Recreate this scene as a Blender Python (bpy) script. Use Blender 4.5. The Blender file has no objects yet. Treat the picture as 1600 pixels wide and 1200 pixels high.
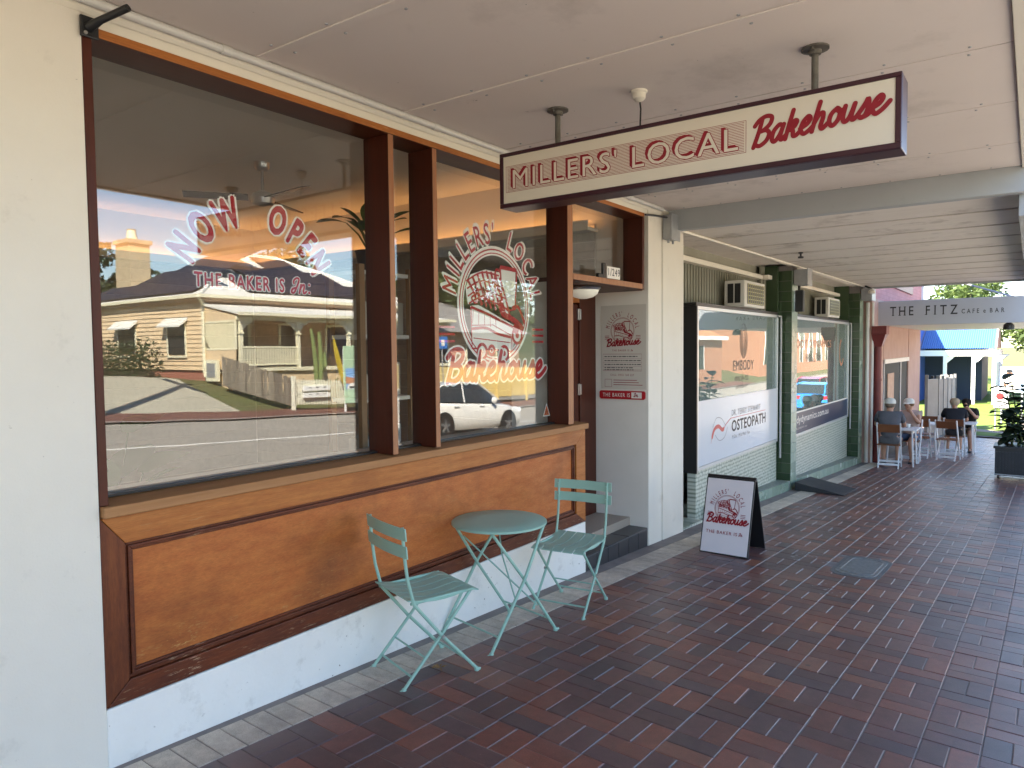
import bpy, bmesh, math, random
from mathutils import Vector, Matrix, noise as mnoise
random.seed(7)
R = math.radians
S = bpy.context.scene
COL = S.collection

# ------------------------------------------------------------------ camera
CAM_P = (0.0, -3.0, 1.613)
YAW, PITCH, ROLL = R(35.914), R(2.7245), R(-0.5665)
cd = bpy.data.cameras.new('camera'); cd.sensor_width = 36.0; cd.lens = 1124.4 / 1600 * 36
cd.clip_start = 0.05; cd.clip_end = 3000
cam = bpy.data.objects.new('camera', cd); COL.objects.link(cam)
_F = Vector((math.cos(YAW) * math.cos(PITCH), math.sin(YAW) * math.cos(PITCH), -math.sin(PITCH)))
_r = Vector((math.sin(YAW), -math.cos(YAW), 0)); _u = _r.cross(_F)
CR = _r * math.cos(ROLL) + _u * math.sin(ROLL); CU = -_r * math.sin(ROLL) + _u * math.cos(ROLL)
cam.matrix_world = Matrix(((CR.x, CU.x, -_F.x, CAM_P[0]), (CR.y, CU.y, -_F.y, CAM_P[1]), (CR.z, CU.z, -_F.z, CAM_P[2]), (0, 0, 0, 1)))
S.camera = cam

# ------------------------------------------------------------------ sky, sun, exposure
SUN_EL = R(46); SUN_H = Vector((-0.74, 0.67, 0)).normalized()      # horizontal direction towards the sun
TO_SUN = Vector((SUN_H.x * math.cos(SUN_EL), SUN_H.y * math.cos(SUN_EL), math.sin(SUN_EL)))
W = bpy.data.worlds.new('World'); S.world = W; W.use_nodes = True
wn = W.node_tree.nodes; wl = W.node_tree.links
sky = wn.new('ShaderNodeTexSky'); sky.sky_type = 'NISHITA'; sky.sun_disc = False
sky.sun_elevation = SUN_EL; sky.sun_rotation = math.atan2(TO_SUN.x, TO_SUN.y)
sky.air_density = 1.0; sky.dust_density = 0.15; sky.ozone_density = 1.6
wn['Background'].inputs['Strength'].default_value = 0.082
wl.new(sky.outputs[0], wn['Background'].inputs['Color'])
sd = bpy.data.lights.new('sun', 'SUN'); sd.energy = 5.0; sd.angle = R(0.53); sd.color = (1.0, 0.91, 0.77)
sun = bpy.data.objects.new('sun', sd); COL.objects.link(sun)
sun.rotation_euler = (-TO_SUN).to_track_quat('-Z', 'Y').to_euler()
S.view_settings.view_transform = 'Standard'; S.view_settings.look = 'None'
S.view_settings.gamma = 1.0; S.view_settings.exposure = 2.95
S.view_settings.use_curve_mapping = False
S.cycles.use_denoising = True
S.cycles.max_bounces = 12; S.cycles.diffuse_bounces = 5; S.cycles.glossy_bounces = 5
S.cycles.transparent_max_bounces = 24; S.cycles.transmission_bounces = 6
S.cycles.caustics_reflective = False; S.cycles.caustics_refractive = False
S.cycles.sample_clamp_indirect = 8.0

# ------------------------------------------------------------------ materials
MATS = {}
def _new(name):
    m = bpy.data.materials.new(name); m.use_nodes = True
    nt = m.node_tree; b = nt.nodes['Principled BSDF']
    return m, nt, nt.nodes, nt.links, b
def _coord(nt, stretch=(1, 1, 1)):
    tc = nt.nodes.new('ShaderNodeTexCoord'); mp = nt.nodes.new('ShaderNodeMapping')
    mp.inputs['Scale'].default_value = stretch
    nt.links.new(tc.outputs['Object'], mp.inputs['Vector'])
    return mp.outputs['Vector']
def _noise(nt, vec, scale, detail=5, rough=0.6):
    n = nt.nodes.new('ShaderNodeTexNoise'); n.inputs['Scale'].default_value = scale
    n.inputs['Detail'].default_value = detail; n.inputs['Roughness'].default_value = rough
    nt.links.new(vec, n.inputs['Vector']); return n.outputs['Fac']
def _ramp(nt, fac, stops, interp='LINEAR'):
    r = nt.nodes.new('ShaderNodeValToRGB'); cr = r.color_ramp; cr.interpolation = interp
    while len(cr.elements) < len(stops): cr.elements.new(0.5)
    for e, (p, c) in zip(cr.elements, stops):
        e.position = p; e.color = (c[0], c[1], c[2], 1) if not isinstance(c, (int, float)) else (c, c, c, 1)
    nt.links.new(fac, r.inputs['Fac']); return r.outputs['Color']
def _mix(nt, fac, a, b, mode='MIX'):
    m = nt.nodes.new('ShaderNodeMix'); m.data_type = 'RGBA'; m.blend_type = mode
    for sock, v in ((m.inputs[0], fac), (m.inputs[6], a), (m.inputs[7], b)):
        if isinstance(v, bpy.types.NodeSocket): nt.links.new(v, sock)
        elif isinstance(v, (int, float)): sock.default_value = v
        else: sock.default_value = (v[0], v[1], v[2], 1)
    return m.outputs[2]
def _bump(nt, b, fac, strength, dist=0.01):
    bp = nt.nodes.new('ShaderNodeBump'); bp.inputs['Strength'].default_value = strength
    bp.inputs['Distance'].default_value = dist
    nt.links.new(fac, bp.inputs['Height']); nt.links.new(bp.outputs['Normal'], b.inputs['Normal'])

def mat(name, base, rough=0.6, spec=0.5, metal=0.0, c2=None, scale=6.0, amt=0.6, stretch=(1, 1, 1), bump=0.0, bscale=60.0,
        dirt=None, dscale=1.5, dlo=0.55, dhi=0.75, damt=0.7, rvar=0.0, emit=0.0, coat=0.0, specks=None):
    """base colour broken up by stretched noise towards c2, dirt patches, fine relief"""
    if name in MATS: return MATS[name]
    m, nt, n, l, b = _new(name)
    b.inputs['Roughness'].default_value = rough; b.inputs['Specular IOR Level'].default_value = spec
    b.inputs['Metallic'].default_value = metal
    if coat: b.inputs['Coat Weight'].default_value = coat; b.inputs['Coat Roughness'].default_value = 0.12
    b.inputs['Base Color'].default_value = (*base, 1)
    col = None; vec = None
    if c2 is not None or dirt is not None or bump or rvar: vec = _coord(nt, stretch)
    if c2 is not None:
        f = _noise(nt, vec, scale, 6); f = _ramp(nt, f, [(0.5 - amt / 2.2, 0.0), (0.5 + amt / 2.2, 1.0)])
        col = _mix(nt, f, base, c2)
    if dirt is not None:
        v2 = _coord(nt)
        f = _noise(nt, v2, dscale, 7, 0.68); f = _ramp(nt, f, [(dlo, 0.0), (dhi, damt)])
        col = _mix(nt, f, col if col is not None else base, dirt)
    if specks is not None:                                   # pin holes, chips and scuffs: small dark marks gathered in patches
        v3 = _coord(nt); sm = _ramp(nt, _noise(nt, v3, specks[0], 3, 0.6), [(specks[1], 0.0), (specks[1] + 0.03, 1.0)])
        pm = _ramp(nt, _noise(nt, v3, 2.2, 4, 0.6), [(0.48, 0.0), (0.6, 1.0)])
        v4 = _coord(nt, (1.0, 1.0, 0.22)); ln = _ramp(nt, _noise(nt, v4, 7, 8, 0.8), [(0.68, 0.0), (0.73, 0.5)])
        col = _mix(nt, _mix(nt, 1.0, sm, pm, 'MULTIPLY'), col if col is not None else base, specks[2])
        col = _mix(nt, _mix(nt, 1.0, ln, pm, 'MULTIPLY'), col, specks[2])
    if col is not None: l.new(col, b.inputs['Base Color'])
    if bump: _bump(nt, b, _noise(nt, vec, bscale, 4), bump, 0.004)
    if rvar:
        f = _noise(nt, vec, scale * 1.7, 4)
        l.new(_ramp(nt, f, [(0.3, max(0.02, rough - rvar)), (0.7, min(1, rough + rvar))]), b.inputs['Roughness'])
    if emit: b.inputs['Emission Color'].default_value = (*base, 1); b.inputs['Emission Strength'].default_value = emit
    MATS[name] = m; return m

def glass(name, tint=(1, 1, 1), r0=0.05, haze=0.0, hazecol=(0.3, 0.4, 0.4)):
    if name in MATS: return MATS[name]
    m, nt, n, l, b = _new(name); n.remove(b)
    out = n['Material Output']
    lw = n.new('ShaderNodeLayerWeight'); lw.inputs['Blend'].default_value = 0.5
    p = n.new('ShaderNodeMath'); p.operation = 'POWER'; p.inputs[1].default_value = 5.0
    l.new(lw.outputs['Facing'], p.inputs[0])
    ma = n.new('ShaderNodeMath'); ma.operation = 'MULTIPLY_ADD'; ma.inputs[1].default_value = 1 - r0; ma.inputs[2].default_value = r0
    l.new(p.outputs[0], ma.inputs[0])
    t = n.new('ShaderNodeBsdfTransparent'); t.inputs['Color'].default_value = (*tint, 1)
    g = n.new('ShaderNodeBsdfGlossy'); g.inputs['Roughness'].default_value = 0.0; g.inputs['Color'].default_value = (1, 1, 1, 1)
    tc = n.new('ShaderNodeTexCoord'); nz = n.new('ShaderNodeTexNoise'); nz.inputs['Scale'].default_value = 1.6; nz.inputs['Detail'].default_value = 1.5
    l.new(tc.outputs['Object'], nz.inputs['Vector']); bp = n.new('ShaderNodeBump'); bp.inputs['Strength'].default_value = 1.0; bp.inputs['Distance'].default_value = 0.0008
    l.new(nz.outputs['Fac'], bp.inputs['Height']); l.new(bp.outputs['Normal'], g.inputs['Normal'])
    base = t.outputs[0]
    if haze:
        d = n.new('ShaderNodeBsdfDiffuse'); d.inputs['Color'].default_value = (*hazecol, 1)
        mf = n.new('ShaderNodeMixShader'); mf.inputs[0].default_value = haze
        l.new(t.outputs[0], mf.inputs[1]); l.new(d.outputs[0], mf.inputs[2]); base = mf.outputs[0]
    mx = n.new('ShaderNodeMixShader')
    l.new(ma.outputs[0], mx.inputs[0]); l.new(base, mx.inputs[1]); l.new(g.outputs[0], mx.inputs[2])
    l.new(mx.outputs[0], out.inputs['Surface'])
    MATS[name] = m; return m

def per_piece(name, stops, rough=0.5, spec=0.5, bump=0.25, bscale=90, grain=0.25, rvar=0.12, interp='LINEAR', wear=None, gum=False):
    """every piece takes its own tone: object random plus island random"""
    if name in MATS: return MATS[name]
    m, nt, n, l, b = _new(name)
    oi = n.new('ShaderNodeObjectInfo'); ge = n.new('ShaderNodeNewGeometry')
    ad = n.new('ShaderNodeMath'); ad.operation = 'ADD'; l.new(oi.outputs['Random'], ad.inputs[0]); l.new(ge.outputs['Random Per Island'], ad.inputs[1])
    fr = n.new('ShaderNodeMath'); fr.operation = 'FRACT'; l.new(ad.outputs[0], fr.inputs[0])
    col = _ramp(nt, fr.outputs[0], stops, interp)
    pos = ge.outputs['Position']
    f = _noise(nt, pos, 14, 6, 0.7)
    col = _mix(nt, grain, col, _ramp(nt, f, [(0.3, 0.25), (0.7, 0.9)]), 'OVERLAY')
    f3 = _noise(nt, pos, 240, 3, 0.7)
    col = _mix(nt, grain * 0.8, col, _ramp(nt, f3, [(0.35, 0.15), (0.65, 0.85)]), 'OVERLAY')
    if wear is not None:
        f4 = _noise(nt, pos, 1.7, 6, 0.65)
        col = _mix(nt, _ramp(nt, f4, [(0.5, 0.0), (0.72, 0.5)]), col, wear)
    if gum:                                                  # trodden gum spots and grit
        vo = n.new('ShaderNodeTexVoronoi'); vo.inputs['Scale'].default_value = 3.2; l.new(pos, vo.inputs['Vector'])
        col = _mix(nt, _ramp(nt, vo.outputs['Distance'], [(0.035, 0.75), (0.055, 0.0)]), col, (0.035, 0.03, 0.03))
        f5 = _noise(nt, pos, 0.9, 5, 0.6); col = _mix(nt, _ramp(nt, f5, [(0.52, 0.0), (0.75, 0.35)]), col, (0.16, 0.12, 0.11))
        f6 = _noise(nt, pos, 120, 2, 0.5); col = _mix(nt, _ramp(nt, f6, [(0.72, 0.0), (0.76, 0.5)]), col, (0.30, 0.26, 0.23))
    l.new(col, b.inputs['Base Color'])
    f2 = _noise(nt, pos, 3.0, 5)
    l.new(_ramp(nt, f2, [(0.3, max(0.05, rough - rvar)), (0.7, rough + rvar)]), b.inputs['Roughness'])
    b.inputs['Specular IOR Level'].default_value = spec
    if bump: _bump(nt, b, _noise(nt, pos, bscale, 5, 0.7), bump, 0.002)
    MATS[name] = m; return m

def leaf_mat(name, a, b_, trans=0.3):
    if name in MATS: return MATS[name]
    m, nt, n, l, b = _new(name)
    ge = n.new('ShaderNodeNewGeometry')
    col = _ramp(nt, ge.outputs['Random Per Island'], [(0.0, a), (1.0, b_)])
    l.new(col, b.inputs['Base Color']); b.inputs['Roughness'].default_value = 0.5; b.inputs['Specular IOR Level'].default_value = 0.3
    t = n.new('ShaderNodeBsdfTranslucent'); l.new(col, t.inputs['Color'])
    mx = n.new('ShaderNodeMixShader'); mx.inputs[0].default_value = trans
    l.new(b.outputs[0], mx.inputs[1]); l.new(t.outputs[0], mx.inputs[2])
    l.new(mx.outputs[0], n['Material Output'].inputs['Surface'])
    MATS[name] = m; return m

M = {}
M['render'] = mat('cream_render', (0.76, 0.715, 0.63), 0.75, 0.25, c2=(0.70, 0.65, 0.565), scale=3.5, amt=0.9, bump=0.35, bscale=120, dirt=(0.36, 0.32, 0.27), dscale=3.4, dlo=0.60, dhi=0.80, damt=0.5, specks=(38, 0.70, (0.22, 0.19, 0.16)))
M['plinth'] = mat('white_plinth_paint', (0.83, 0.81, 0.76), 0.7, 0.25, c2=(0.76, 0.74, 0.69), scale=4, bump=0.45, bscale=60, dirt=(0.33, 0.30, 0.26), dscale=5.0, dlo=0.57, dhi=0.82, damt=0.6, specks=(30, 0.68, (0.25, 0.22, 0.19)))
M['porchwall'] = mat('porch_render', (0.80, 0.745, 0.67), 0.6, 0.3, c2=(0.74, 0.69, 0.61), scale=3, bump=0.2, bscale=80)
def worn_wood(name, base, dark, pale, stretch, rough=0.42, fleck=0.6, blot=(0.10, 0.03, 0.012), blot_amt=0.7, zmid=None):
    """varnished timber: grain streaks, darker blotches, bare pale scuffs and black pits gathered in patches"""
    m, nt, n, l, b = _new(name)
    v = _coord(nt, stretch); v0 = _coord(nt)
    g1 = _noise(nt, v, 7, 8, 0.65); g2 = _noise(nt, v, 60, 5, 0.7)
    col = _mix(nt, _ramp(nt, g1, [(0.3, 0.0), (0.7, 1.0)]), base, dark)
    col = _mix(nt, 0.30, col, _ramp(nt, g2, [(0.3, 0.2), (0.7, 0.85)]), 'OVERLAY')
    bl = _noise(nt, v0, 1.3, 5, 0.6)
    col = _mix(nt, _ramp(nt, bl, [(0.52, 0.0), (0.78, blot_amt)]), col, blot)
    patch = _ramp(nt, _noise(nt, v0, 1.9, 4, 0.6), [(0.50, 0.0), (0.66, 1.0)])
    if zmid is not None:                                     # wear sits where feet and chairs rub: low on the panel
        sp = n.new('ShaderNodeSeparateXYZ'); tc = n.new('ShaderNodeTexCoord'); l.new(tc.outputs['Object'], sp.inputs[0])
        zr = n.new('ShaderNodeMapRange'); zr.inputs[1].default_value = zmid[0]; zr.inputs[2].default_value = zmid[1]; zr.inputs[3].default_value = 1.0; zr.inputs[4].default_value = 0.0
        l.new(sp.outputs[2], zr.inputs[0]); patch = _mix(nt, 1.0, patch, zr.outputs[0], 'ADD')
        patch = _mix(nt, 1.0, patch, _ramp(nt, _noise(nt, v0, 5, 4), [(0.35, 0.0), (0.6, 1.0)]), 'MULTIPLY')
    sc = _ramp(nt, _noise(nt, v, 24, 6, 0.75), [(0.56, 0.0), (0.64, 1.0)])
    col = _mix(nt, _mix(nt, fleck, (0, 0, 0), _mix(nt, 1.0, patch, sc, 'MULTIPLY')), col, pale)
    pit = _ramp(nt, _noise(nt, v, 34, 5, 0.8), [(0.63, 0.0), (0.67, 1.0)])
    col = _mix(nt, _mix(nt, fleck, (0, 0, 0), _mix(nt, 1.0, patch, pit, 'MULTIPLY')), col, (0.02, 0.012, 0.008))
    l.new(col, b.inputs['Base Color']); b.inputs['Specular IOR Level'].default_value = 0.32
    l.new(_ramp(nt, g1, [(0.3, rough - 0.08), (0.7, rough + 0.14)]), b.inputs['Roughness'])
    _bump(nt, b, g2, 0.18, 0.003); MATS[name] = m; return m
M['ply'] = worn_wood('varnished_ply', (0.47, 0.150, 0.036), (0.36, 0.095, 0.022), (0.50, 0.28, 0.10), (0.8, 1, 3.0), 0.45, 0.55, (0.085, 0.026, 0.010), 0.75, (0.30, 0.52))
M['panelwood'] = worn_wood('weathered_redwood', (0.145, 0.034, 0.010), (0.07, 0.016, 0.007), (0.44, 0.30, 0.19), (0.5, 1, 4.0), 0.42, 0.75, (0.04, 0.012, 0.007), 0.7, (0.19, 0.30))
M['stilewood'] = worn_wood('weathered_redwood_upright', (0.185, 0.050, 0.014), (0.095, 0.022, 0.008), (0.40, 0.26, 0.15), (4.0, 1, 0.5), 0.42, 0.35, (0.05, 0.014, 0.008), 0.7)
M['toprail'] = worn_wood('honey_varnish_timber', (0.43, 0.155, 0.034), (0.31, 0.092, 0.02), (0.5, 0.3, 0.13), (0.4, 1, 5.0), 0.42, 0.4, (0.09, 0.028, 0.01), 0.6)
M['sillwood'] = mat('bleached_sill_timber', (0.40, 0.205, 0.085), 0.6, 0.3, c2=(0.27, 0.115, 0.042), scale=14, amt=0.8, stretch=(0.2, 1.5, 3), bump=0.3, bscale=70, dirt=(0.10, 0.045, 0.025), dscale=4, dlo=0.63, dhi=0.78)
M['frame_v'] = mat('varnished_frame_upright', (0.085, 0.017, 0.007), 0.42, 0.28, c2=(0.05, 0.011, 0.005), scale=10, amt=0.8, stretch=(3.5, 3.5, 0.25), bump=0.12, bscale=80, dirt=(0.2, 0.09, 0.04), dscale=5, dlo=0.68, dhi=0.82, damt=0.3)
M['frame_h'] = mat('varnished_frame_rail', (0.10, 0.024, 0.008), 0.42, 0.28, c2=(0.06, 0.014, 0.006), scale=10, amt=0.8, stretch=(0.25, 3.5, 3.5), bump=0.12, bscale=80)
M['facewood'] = mat('lit_frame_face', (0.40, 0.19, 0.09), 0.5, 0.4, c2=(0.26, 0.095, 0.038), scale=9, amt=0.8, stretch=(4, 4, 0.3), bump=0.2, bscale=70, dirt=(0.1, 0.04, 0.02), dscale=7, dlo=0.66, dhi=0.78, damt=0.6)  # same timber as the dark sides, paler to paint in daylight on street faces
M['doorwood'] = mat('dark_door_timber', (0.085, 0.02, 0.009), 0.4, 0.28, c2=(0.055, 0.015, 0.008), scale=8, stretch=(3, 3, 0.3), amt=0.7)
M['soffit'] = mat('painted_fibro_soffit', (0.78, 0.705, 0.655), 0.6, 0.3, c2=(0.73, 0.66, 0.61), scale=1.6, amt=0.9, dirt=(0.36, 0.31, 0.27), dscale=1.4, dlo=0.56, dhi=0.82, damt=0.6, bump=0.08, bscale=14, specks=(26, 0.72, (0.2, 0.17, 0.15)))
M['soffit2'] = mat('grimy_soffit_board', (0.82, 0.765, 0.705), 0.6, 0.3, c2=(0.70, 0.645, 0.585), scale=3.2, amt=0.8, stretch=(1.8, 0.35, 1), dirt=(0.26, 0.21, 0.17), dscale=2.4, dlo=0.55, dhi=0.76, damt=0.7)
M['creamtrim'] = mat('cream_trim_paint', (0.80, 0.75, 0.64), 0.4, 0.5, dirt=(0.35, 0.3, 0.25), dscale=4, dlo=0.65, dhi=0.85, damt=0.5)
M['conduit'] = mat('grey_pvc_conduit', (0.62, 0.61, 0.58), 0.35, 0.5, dirt=(0.3, 0.28, 0.25), dscale=6, dlo=0.6, dhi=0.8, damt=0.5)
M['beam'] = mat('grey_painted_beam', (0.42, 0.44, 0.45), 0.5, 0.4, c2=(0.36, 0.375, 0.385), scale=2.0, amt=0.8, dirt=(0.2, 0.19, 0.18), dscale=3, dlo=0.65, dhi=0.85, damt=0.4)
M['black'] = mat('black_paint', (0.012, 0.012, 0.013), 0.4, 0.5)
M['blackplastic'] = mat('black_rubber', (0.02, 0.021, 0.024), 0.6, 0.4, c2=(0.035, 0.036, 0.04), scale=8, bump=0.2)
M['steel'] = mat('brushed_steel', (0.55, 0.54, 0.52), 0.3, 0.5, 1.0)
M['galv'] = mat('galvanised_grey', (0.42, 0.43, 0.44), 0.45, 0.5, 0.4, c2=(0.30, 0.31, 0.32), scale=9)
M['rustrod'] = mat('weathered_pipe', (0.20, 0.19, 0.165), 0.6, 0.4, 0.3, c2=(0.09, 0.075, 0.06), scale=16)
M['maroon'] = mat('dark_maroon_frame', (0.035, 0.006, 0.012), 0.32, 0.5, c2=(0.05, 0.011, 0.018), scale=3)
M['signface'] = mat('cream_acrylic_sign_face', (0.74, 0.66, 0.53), 0.22, 0.5, c2=(0.70, 0.62, 0.50), scale=2.5, amt=0.9)
M['signred'] = mat('maroon_vinyl', (0.27, 0.008, 0.018), 0.4, 0.4)
M['vinylred'] = mat('red_vinyl', (0.42, 0.012, 0.018), 0.5, 0.3)
M['vinylwhite'] = mat('white_vinyl', (0.80, 0.76, 0.70), 0.5, 0.3)
M['white'] = mat('white_paint', (0.80, 0.80, 0.78), 0.5, 0.4, dirt=(0.5, 0.48, 0.45), dscale=5, dlo=0.62, dhi=0.9, damt=0.35)
M['teal'] = mat('seafoam_powder_coat', (0.30, 0.49, 0.41), 0.42, 0.4, c2=(0.27, 0.455, 0.375), scale=5, dirt=(0.12, 0.2, 0.18), dscale=22, dlo=0.68, dhi=0.8, damt=0.5)
M['glass'] = glass('window_glass', (0.97, 0.985, 0.98), 0.074)
M['concrete'] = mat('concrete', (0.34, 0.325, 0.30), 0.8, 0.25, c2=(0.25, 0.24, 0.22), scale=3, bump=0.3, bscale=60)
M['asphalt'] = mat('asphalt', (0.31, 0.285, 0.25), 0.8, 0.3, c2=(0.25, 0.23, 0.20), scale=1.2, bump=0.4, bscale=150)
M['linepaint'] = mat('road_line_paint', (0.75, 0.74, 0.70), 0.6, 0.3, dirt=(0.3, 0.3, 0.28), dscale=8, dlo=0.58, dhi=0.75, damt=0.6)
M['paver'] = per_piece('clay_paver', [(0.0, (0.125, 0.038, 0.029)), (0.22, (0.19, 0.056, 0.037)), (0.36, (0.080, 0.034, 0.033)), (0.55, (0.060, 0.034, 0.040)), (0.70, (0.125, 0.043, 0.036)), (0.84, (0.075, 0.042, 0.047)), (0.93, (0.23, 0.085, 0.050)), (1.0, (0.11, 0.038, 0.033))], rough=0.40, spec=0.95, bump=0.35, bscale=130, grain=0.40, rvar=0.05, wear=(0.12, 0.075, 0.068), gum=True)
M['edging'] = per_piece('cream_edging_brick', [(0.0, (0.50, 0.43, 0.345)), (0.4, (0.42, 0.365, 0.30)), (0.7, (0.55, 0.475, 0.385)), (1.0, (0.46, 0.40, 0.325))], rough=0.62, spec=0.4, bump=0.4, grain=0.35, wear=(0.27, 0.235, 0.20))
M['mortar'] = mat('sandy_joint', (0.30, 0.27, 0.25), 0.9, 0.2, c2=(0.17, 0.15, 0.145), scale=5, amt=0.7, bump=0.3, bscale=200)
M['grout'] = mat('dark_grout', (0.13, 0.125, 0.12), 0.9, 0.2, c2=(0.2, 0.19, 0.18), scale=8)

# ------------------------------------------------------------------ mesh helpers
class MB:
    def __init__(s): s.v = []; s.f = []; s.m = []
    def add(s, vs, fs, mi=0):
        o = len(s.v); s.v += [tuple(v) for v in vs]
        for f in fs: s.f.append(tuple(i + o for i in f)); s.m.append(mi)
        return s
    def box(s, x0, x1, y0, y1, z0, z1, mi=0):
        if x0 > x1: x0, x1 = x1, x0
        if y0 > y1: y0, y1 = y1, y0
        if z0 > z1: z0, z1 = z1, z0
        return s.add([(x0, y0, z0), (x1, y0, z0), (x1, y1, z0), (x0, y1, z0), (x0, y0, z1), (x1, y0, z1), (x1, y1, z1), (x0, y1, z1)],
              [(0, 3, 2, 1), (4, 5, 6, 7), (0, 1, 5, 4), (1, 2, 6, 5), (2, 3, 7, 6), (3, 0, 4, 7)], mi)
    def hexa(s, b, t, mi=0):
        """four bottom and four top points, same order"""
        return s.add(list(b) + list(t), [(0, 3, 2, 1), (4, 5, 6, 7), (0, 1, 5, 4), (1, 2, 6, 5), (2, 3, 7, 6), (3, 0, 4, 7)], mi)
    def bar(s, p, q, w, h, up=(0, 0, 1), mi=0):
        """rectangular bar from p to q, w across, h along up"""
        p = Vector(p); q = Vector(q); d = (q - p).normalized(); up = Vector(up)
        a = d.cross(up)
        if a.length < 1e-4: a = d.cross(Vector((1, 0, 0)))
        a.normalize(); c = a.cross(d).normalized()
        a *= w / 2; c *= h / 2
        return s.hexa([p - a - c, p + a - c, p + a + c, p - a + c], [q - a - c, q + a - c, q + a + c, q - a + c], mi)
    def poly(s, pts, mi=0): return s.add(pts, [tuple(range(len(pts)))], mi)
    def prism(s, pts, off, mi=0):
        """polygon pts extruded by vector off"""
        n = len(pts); off = Vector(off); top = [tuple(Vector(p) + off) for p in pts]
        fs = [tuple(range(n))[::-1], tuple(range(n, 2 * n))] + [(i, (i + 1) % n, n + (i + 1) % n, n + i) for i in range(n)]
        return s.add(list(pts) + top, fs, mi)
    def tube(s, path, r, n=8, mi=0, closed=False):
        P = [Vector(p) for p in path]; k = len(P); rs = r if isinstance(r, (list, tuple)) else [r] * k
        vs = []; ref = None
        for i in range(k):
            if closed: d = (P[(i + 1) % k] - P[i - 1]).normalized()
            else: d = (P[min(i + 1, k - 1)] - P[max(i - 1, 0)]).normalized()
            if ref is None: ref = Vector((0, 0, 1)) if abs(d.z) < 0.9 else Vector((1, 0, 0))
            a = d.cross(ref)
            if a.length < 1e-5: a = d.orthogonal()
            a.normalize(); b = d.cross(a).normalized(); ref = -b if False else a.cross(d)
            for j in range(n):
                t = 2 * math.pi * j / n
                vs.append(P[i] + (a * math.cos(t) + b * math.sin(t)) * rs[i])
        fs = []
        for i in range(k if closed else k - 1):
            i2 = (i + 1) % k
            for j in range(n): fs.append((i * n + j, i * n + (j + 1) % n, i2 * n + (j + 1) % n, i2 * n + j))
        if not closed: fs += [tuple(range(n)), tuple(range((k - 1) * n, k * n))[::-1]]
        return s.add(vs, fs, mi)
    def lathe(s, prof, c=(0, 0, 0), n=20, axis='z', mi=0):
        """prof: list of (radius, height); revolved round axis through c"""
        vs = []
        for r, h in prof:
            for j in range(n):
                t = 2 * math.pi * j / n; a, b = r * math.cos(t), r * math.sin(t)
                if axis == 'z': vs.append((c[0] + a, c[1] + b, c[2] + h))
                elif axis == 'x': vs.append((c[0] + h, c[1] + a, c[2] + b))
                else: vs.append((c[0] + b, c[1] + h, c[2] + a))
        fs = []
        for i in range(len(prof) - 1):
            for j in range(n): fs.append((i * n + j, i * n + (j + 1) % n, (i + 1) * n + (j + 1) % n, (i + 1) * n + j))
        fs += [tuple(range(n))[::-1], tuple(range((len(prof) - 1) * n, len(prof) * n))]
        return s.add(vs, fs, mi)
    def xf(s, mtx, start=0):
        for i in range(start, len(s.v)): s.v[i] = tuple(mtx @ Vector(s.v[i]))
        return s
    def mesh(s, name, mats, smooth=False):
        me = bpy.data.meshes.new(name); me.from_pydata(s.v, [], s.f)
        for m in (mats if isinstance(mats, (list, tuple)) else [mats]): me.materials.append(m)
        if len(me.materials) > 1: me.polygons.foreach_set('material_index', s.m)
        bm = bmesh.new(); bm.from_mesh(me); bmesh.ops.recalc_face_normals(bm, faces=bm.faces); bm.to_mesh(me); bm.free()
        if smooth:
            me.polygons.foreach_set('use_smooth', [True] * len(me.polygons)); me.set_sharp_from_angle(angle=R(38))
        me.update(); return me

def tag(o, label=None, cat=None, group=None, kind=None):
    if label: o['label'] = label
    if cat: o['category'] = cat
    if group: o['group'] = group
    if kind: o['kind'] = kind
    return o
def link(name, me, parent=None):
    o = bpy.data.objects.new(name, me); COL.objects.link(o)
    if parent is not None: o.parent = parent
    return o
def bev(o, w, seg=2):
    m = o.modifiers.new('bevel', 'BEVEL'); m.width = w; m.segments = seg; m.limit_method = 'ANGLE'; m.angle_limit = R(40); return o
ROOT = {}
def thing(name, label, cat, loc=(0, 0, 0), rz=0.0, group=None, kind=None):
    o = bpy.data.objects.new(name, None); COL.objects.link(o); o.empty_display_size = 0.1
    o.location = loc; o.rotation_euler = (0, 0, rz); tag(o, label, cat, group, kind); return o
def part(name, mb, m, parent=None, b=0.0, smooth=False, world=True, label=None, kind=None):
    """a mesh; with world=True its points are world points and its thing is an unrotated Empty"""
    me = mb if isinstance(mb, bpy.types.Mesh) else mb.mesh(name, m, smooth)
    o = link(name, me, parent)
    if world and parent is not None and parent.type == 'EMPTY': o.location = -Vector(parent.location)
    if b: bev(o, b)
    if label: o['label'] = label
    if kind: o['kind'] = kind
    return o
def solo(name, mb, m, label, cat, b=0.0, smooth=False, group=None, kind=None):
    o = part(name, mb, m, None, b, smooth); tag(o, label, cat, group, kind); return o
def copy_tree(o, parent=None):
    c = o.copy(); COL.objects.link(c); c.parent = parent
    for ch in list(o.children): copy_tree(ch, c)
    return c
def B(*a): return MB().box(*a)

def gx(x):
    """street profile: falls towards +x, flattens past the cafe"""
    if x < 26: return -0.0475 * x
    if x < 46: return -1.235 - 0.019 * (x - 26)
    return -1.615
def G(x, y): return gx(x) + 0.015 * y
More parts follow.
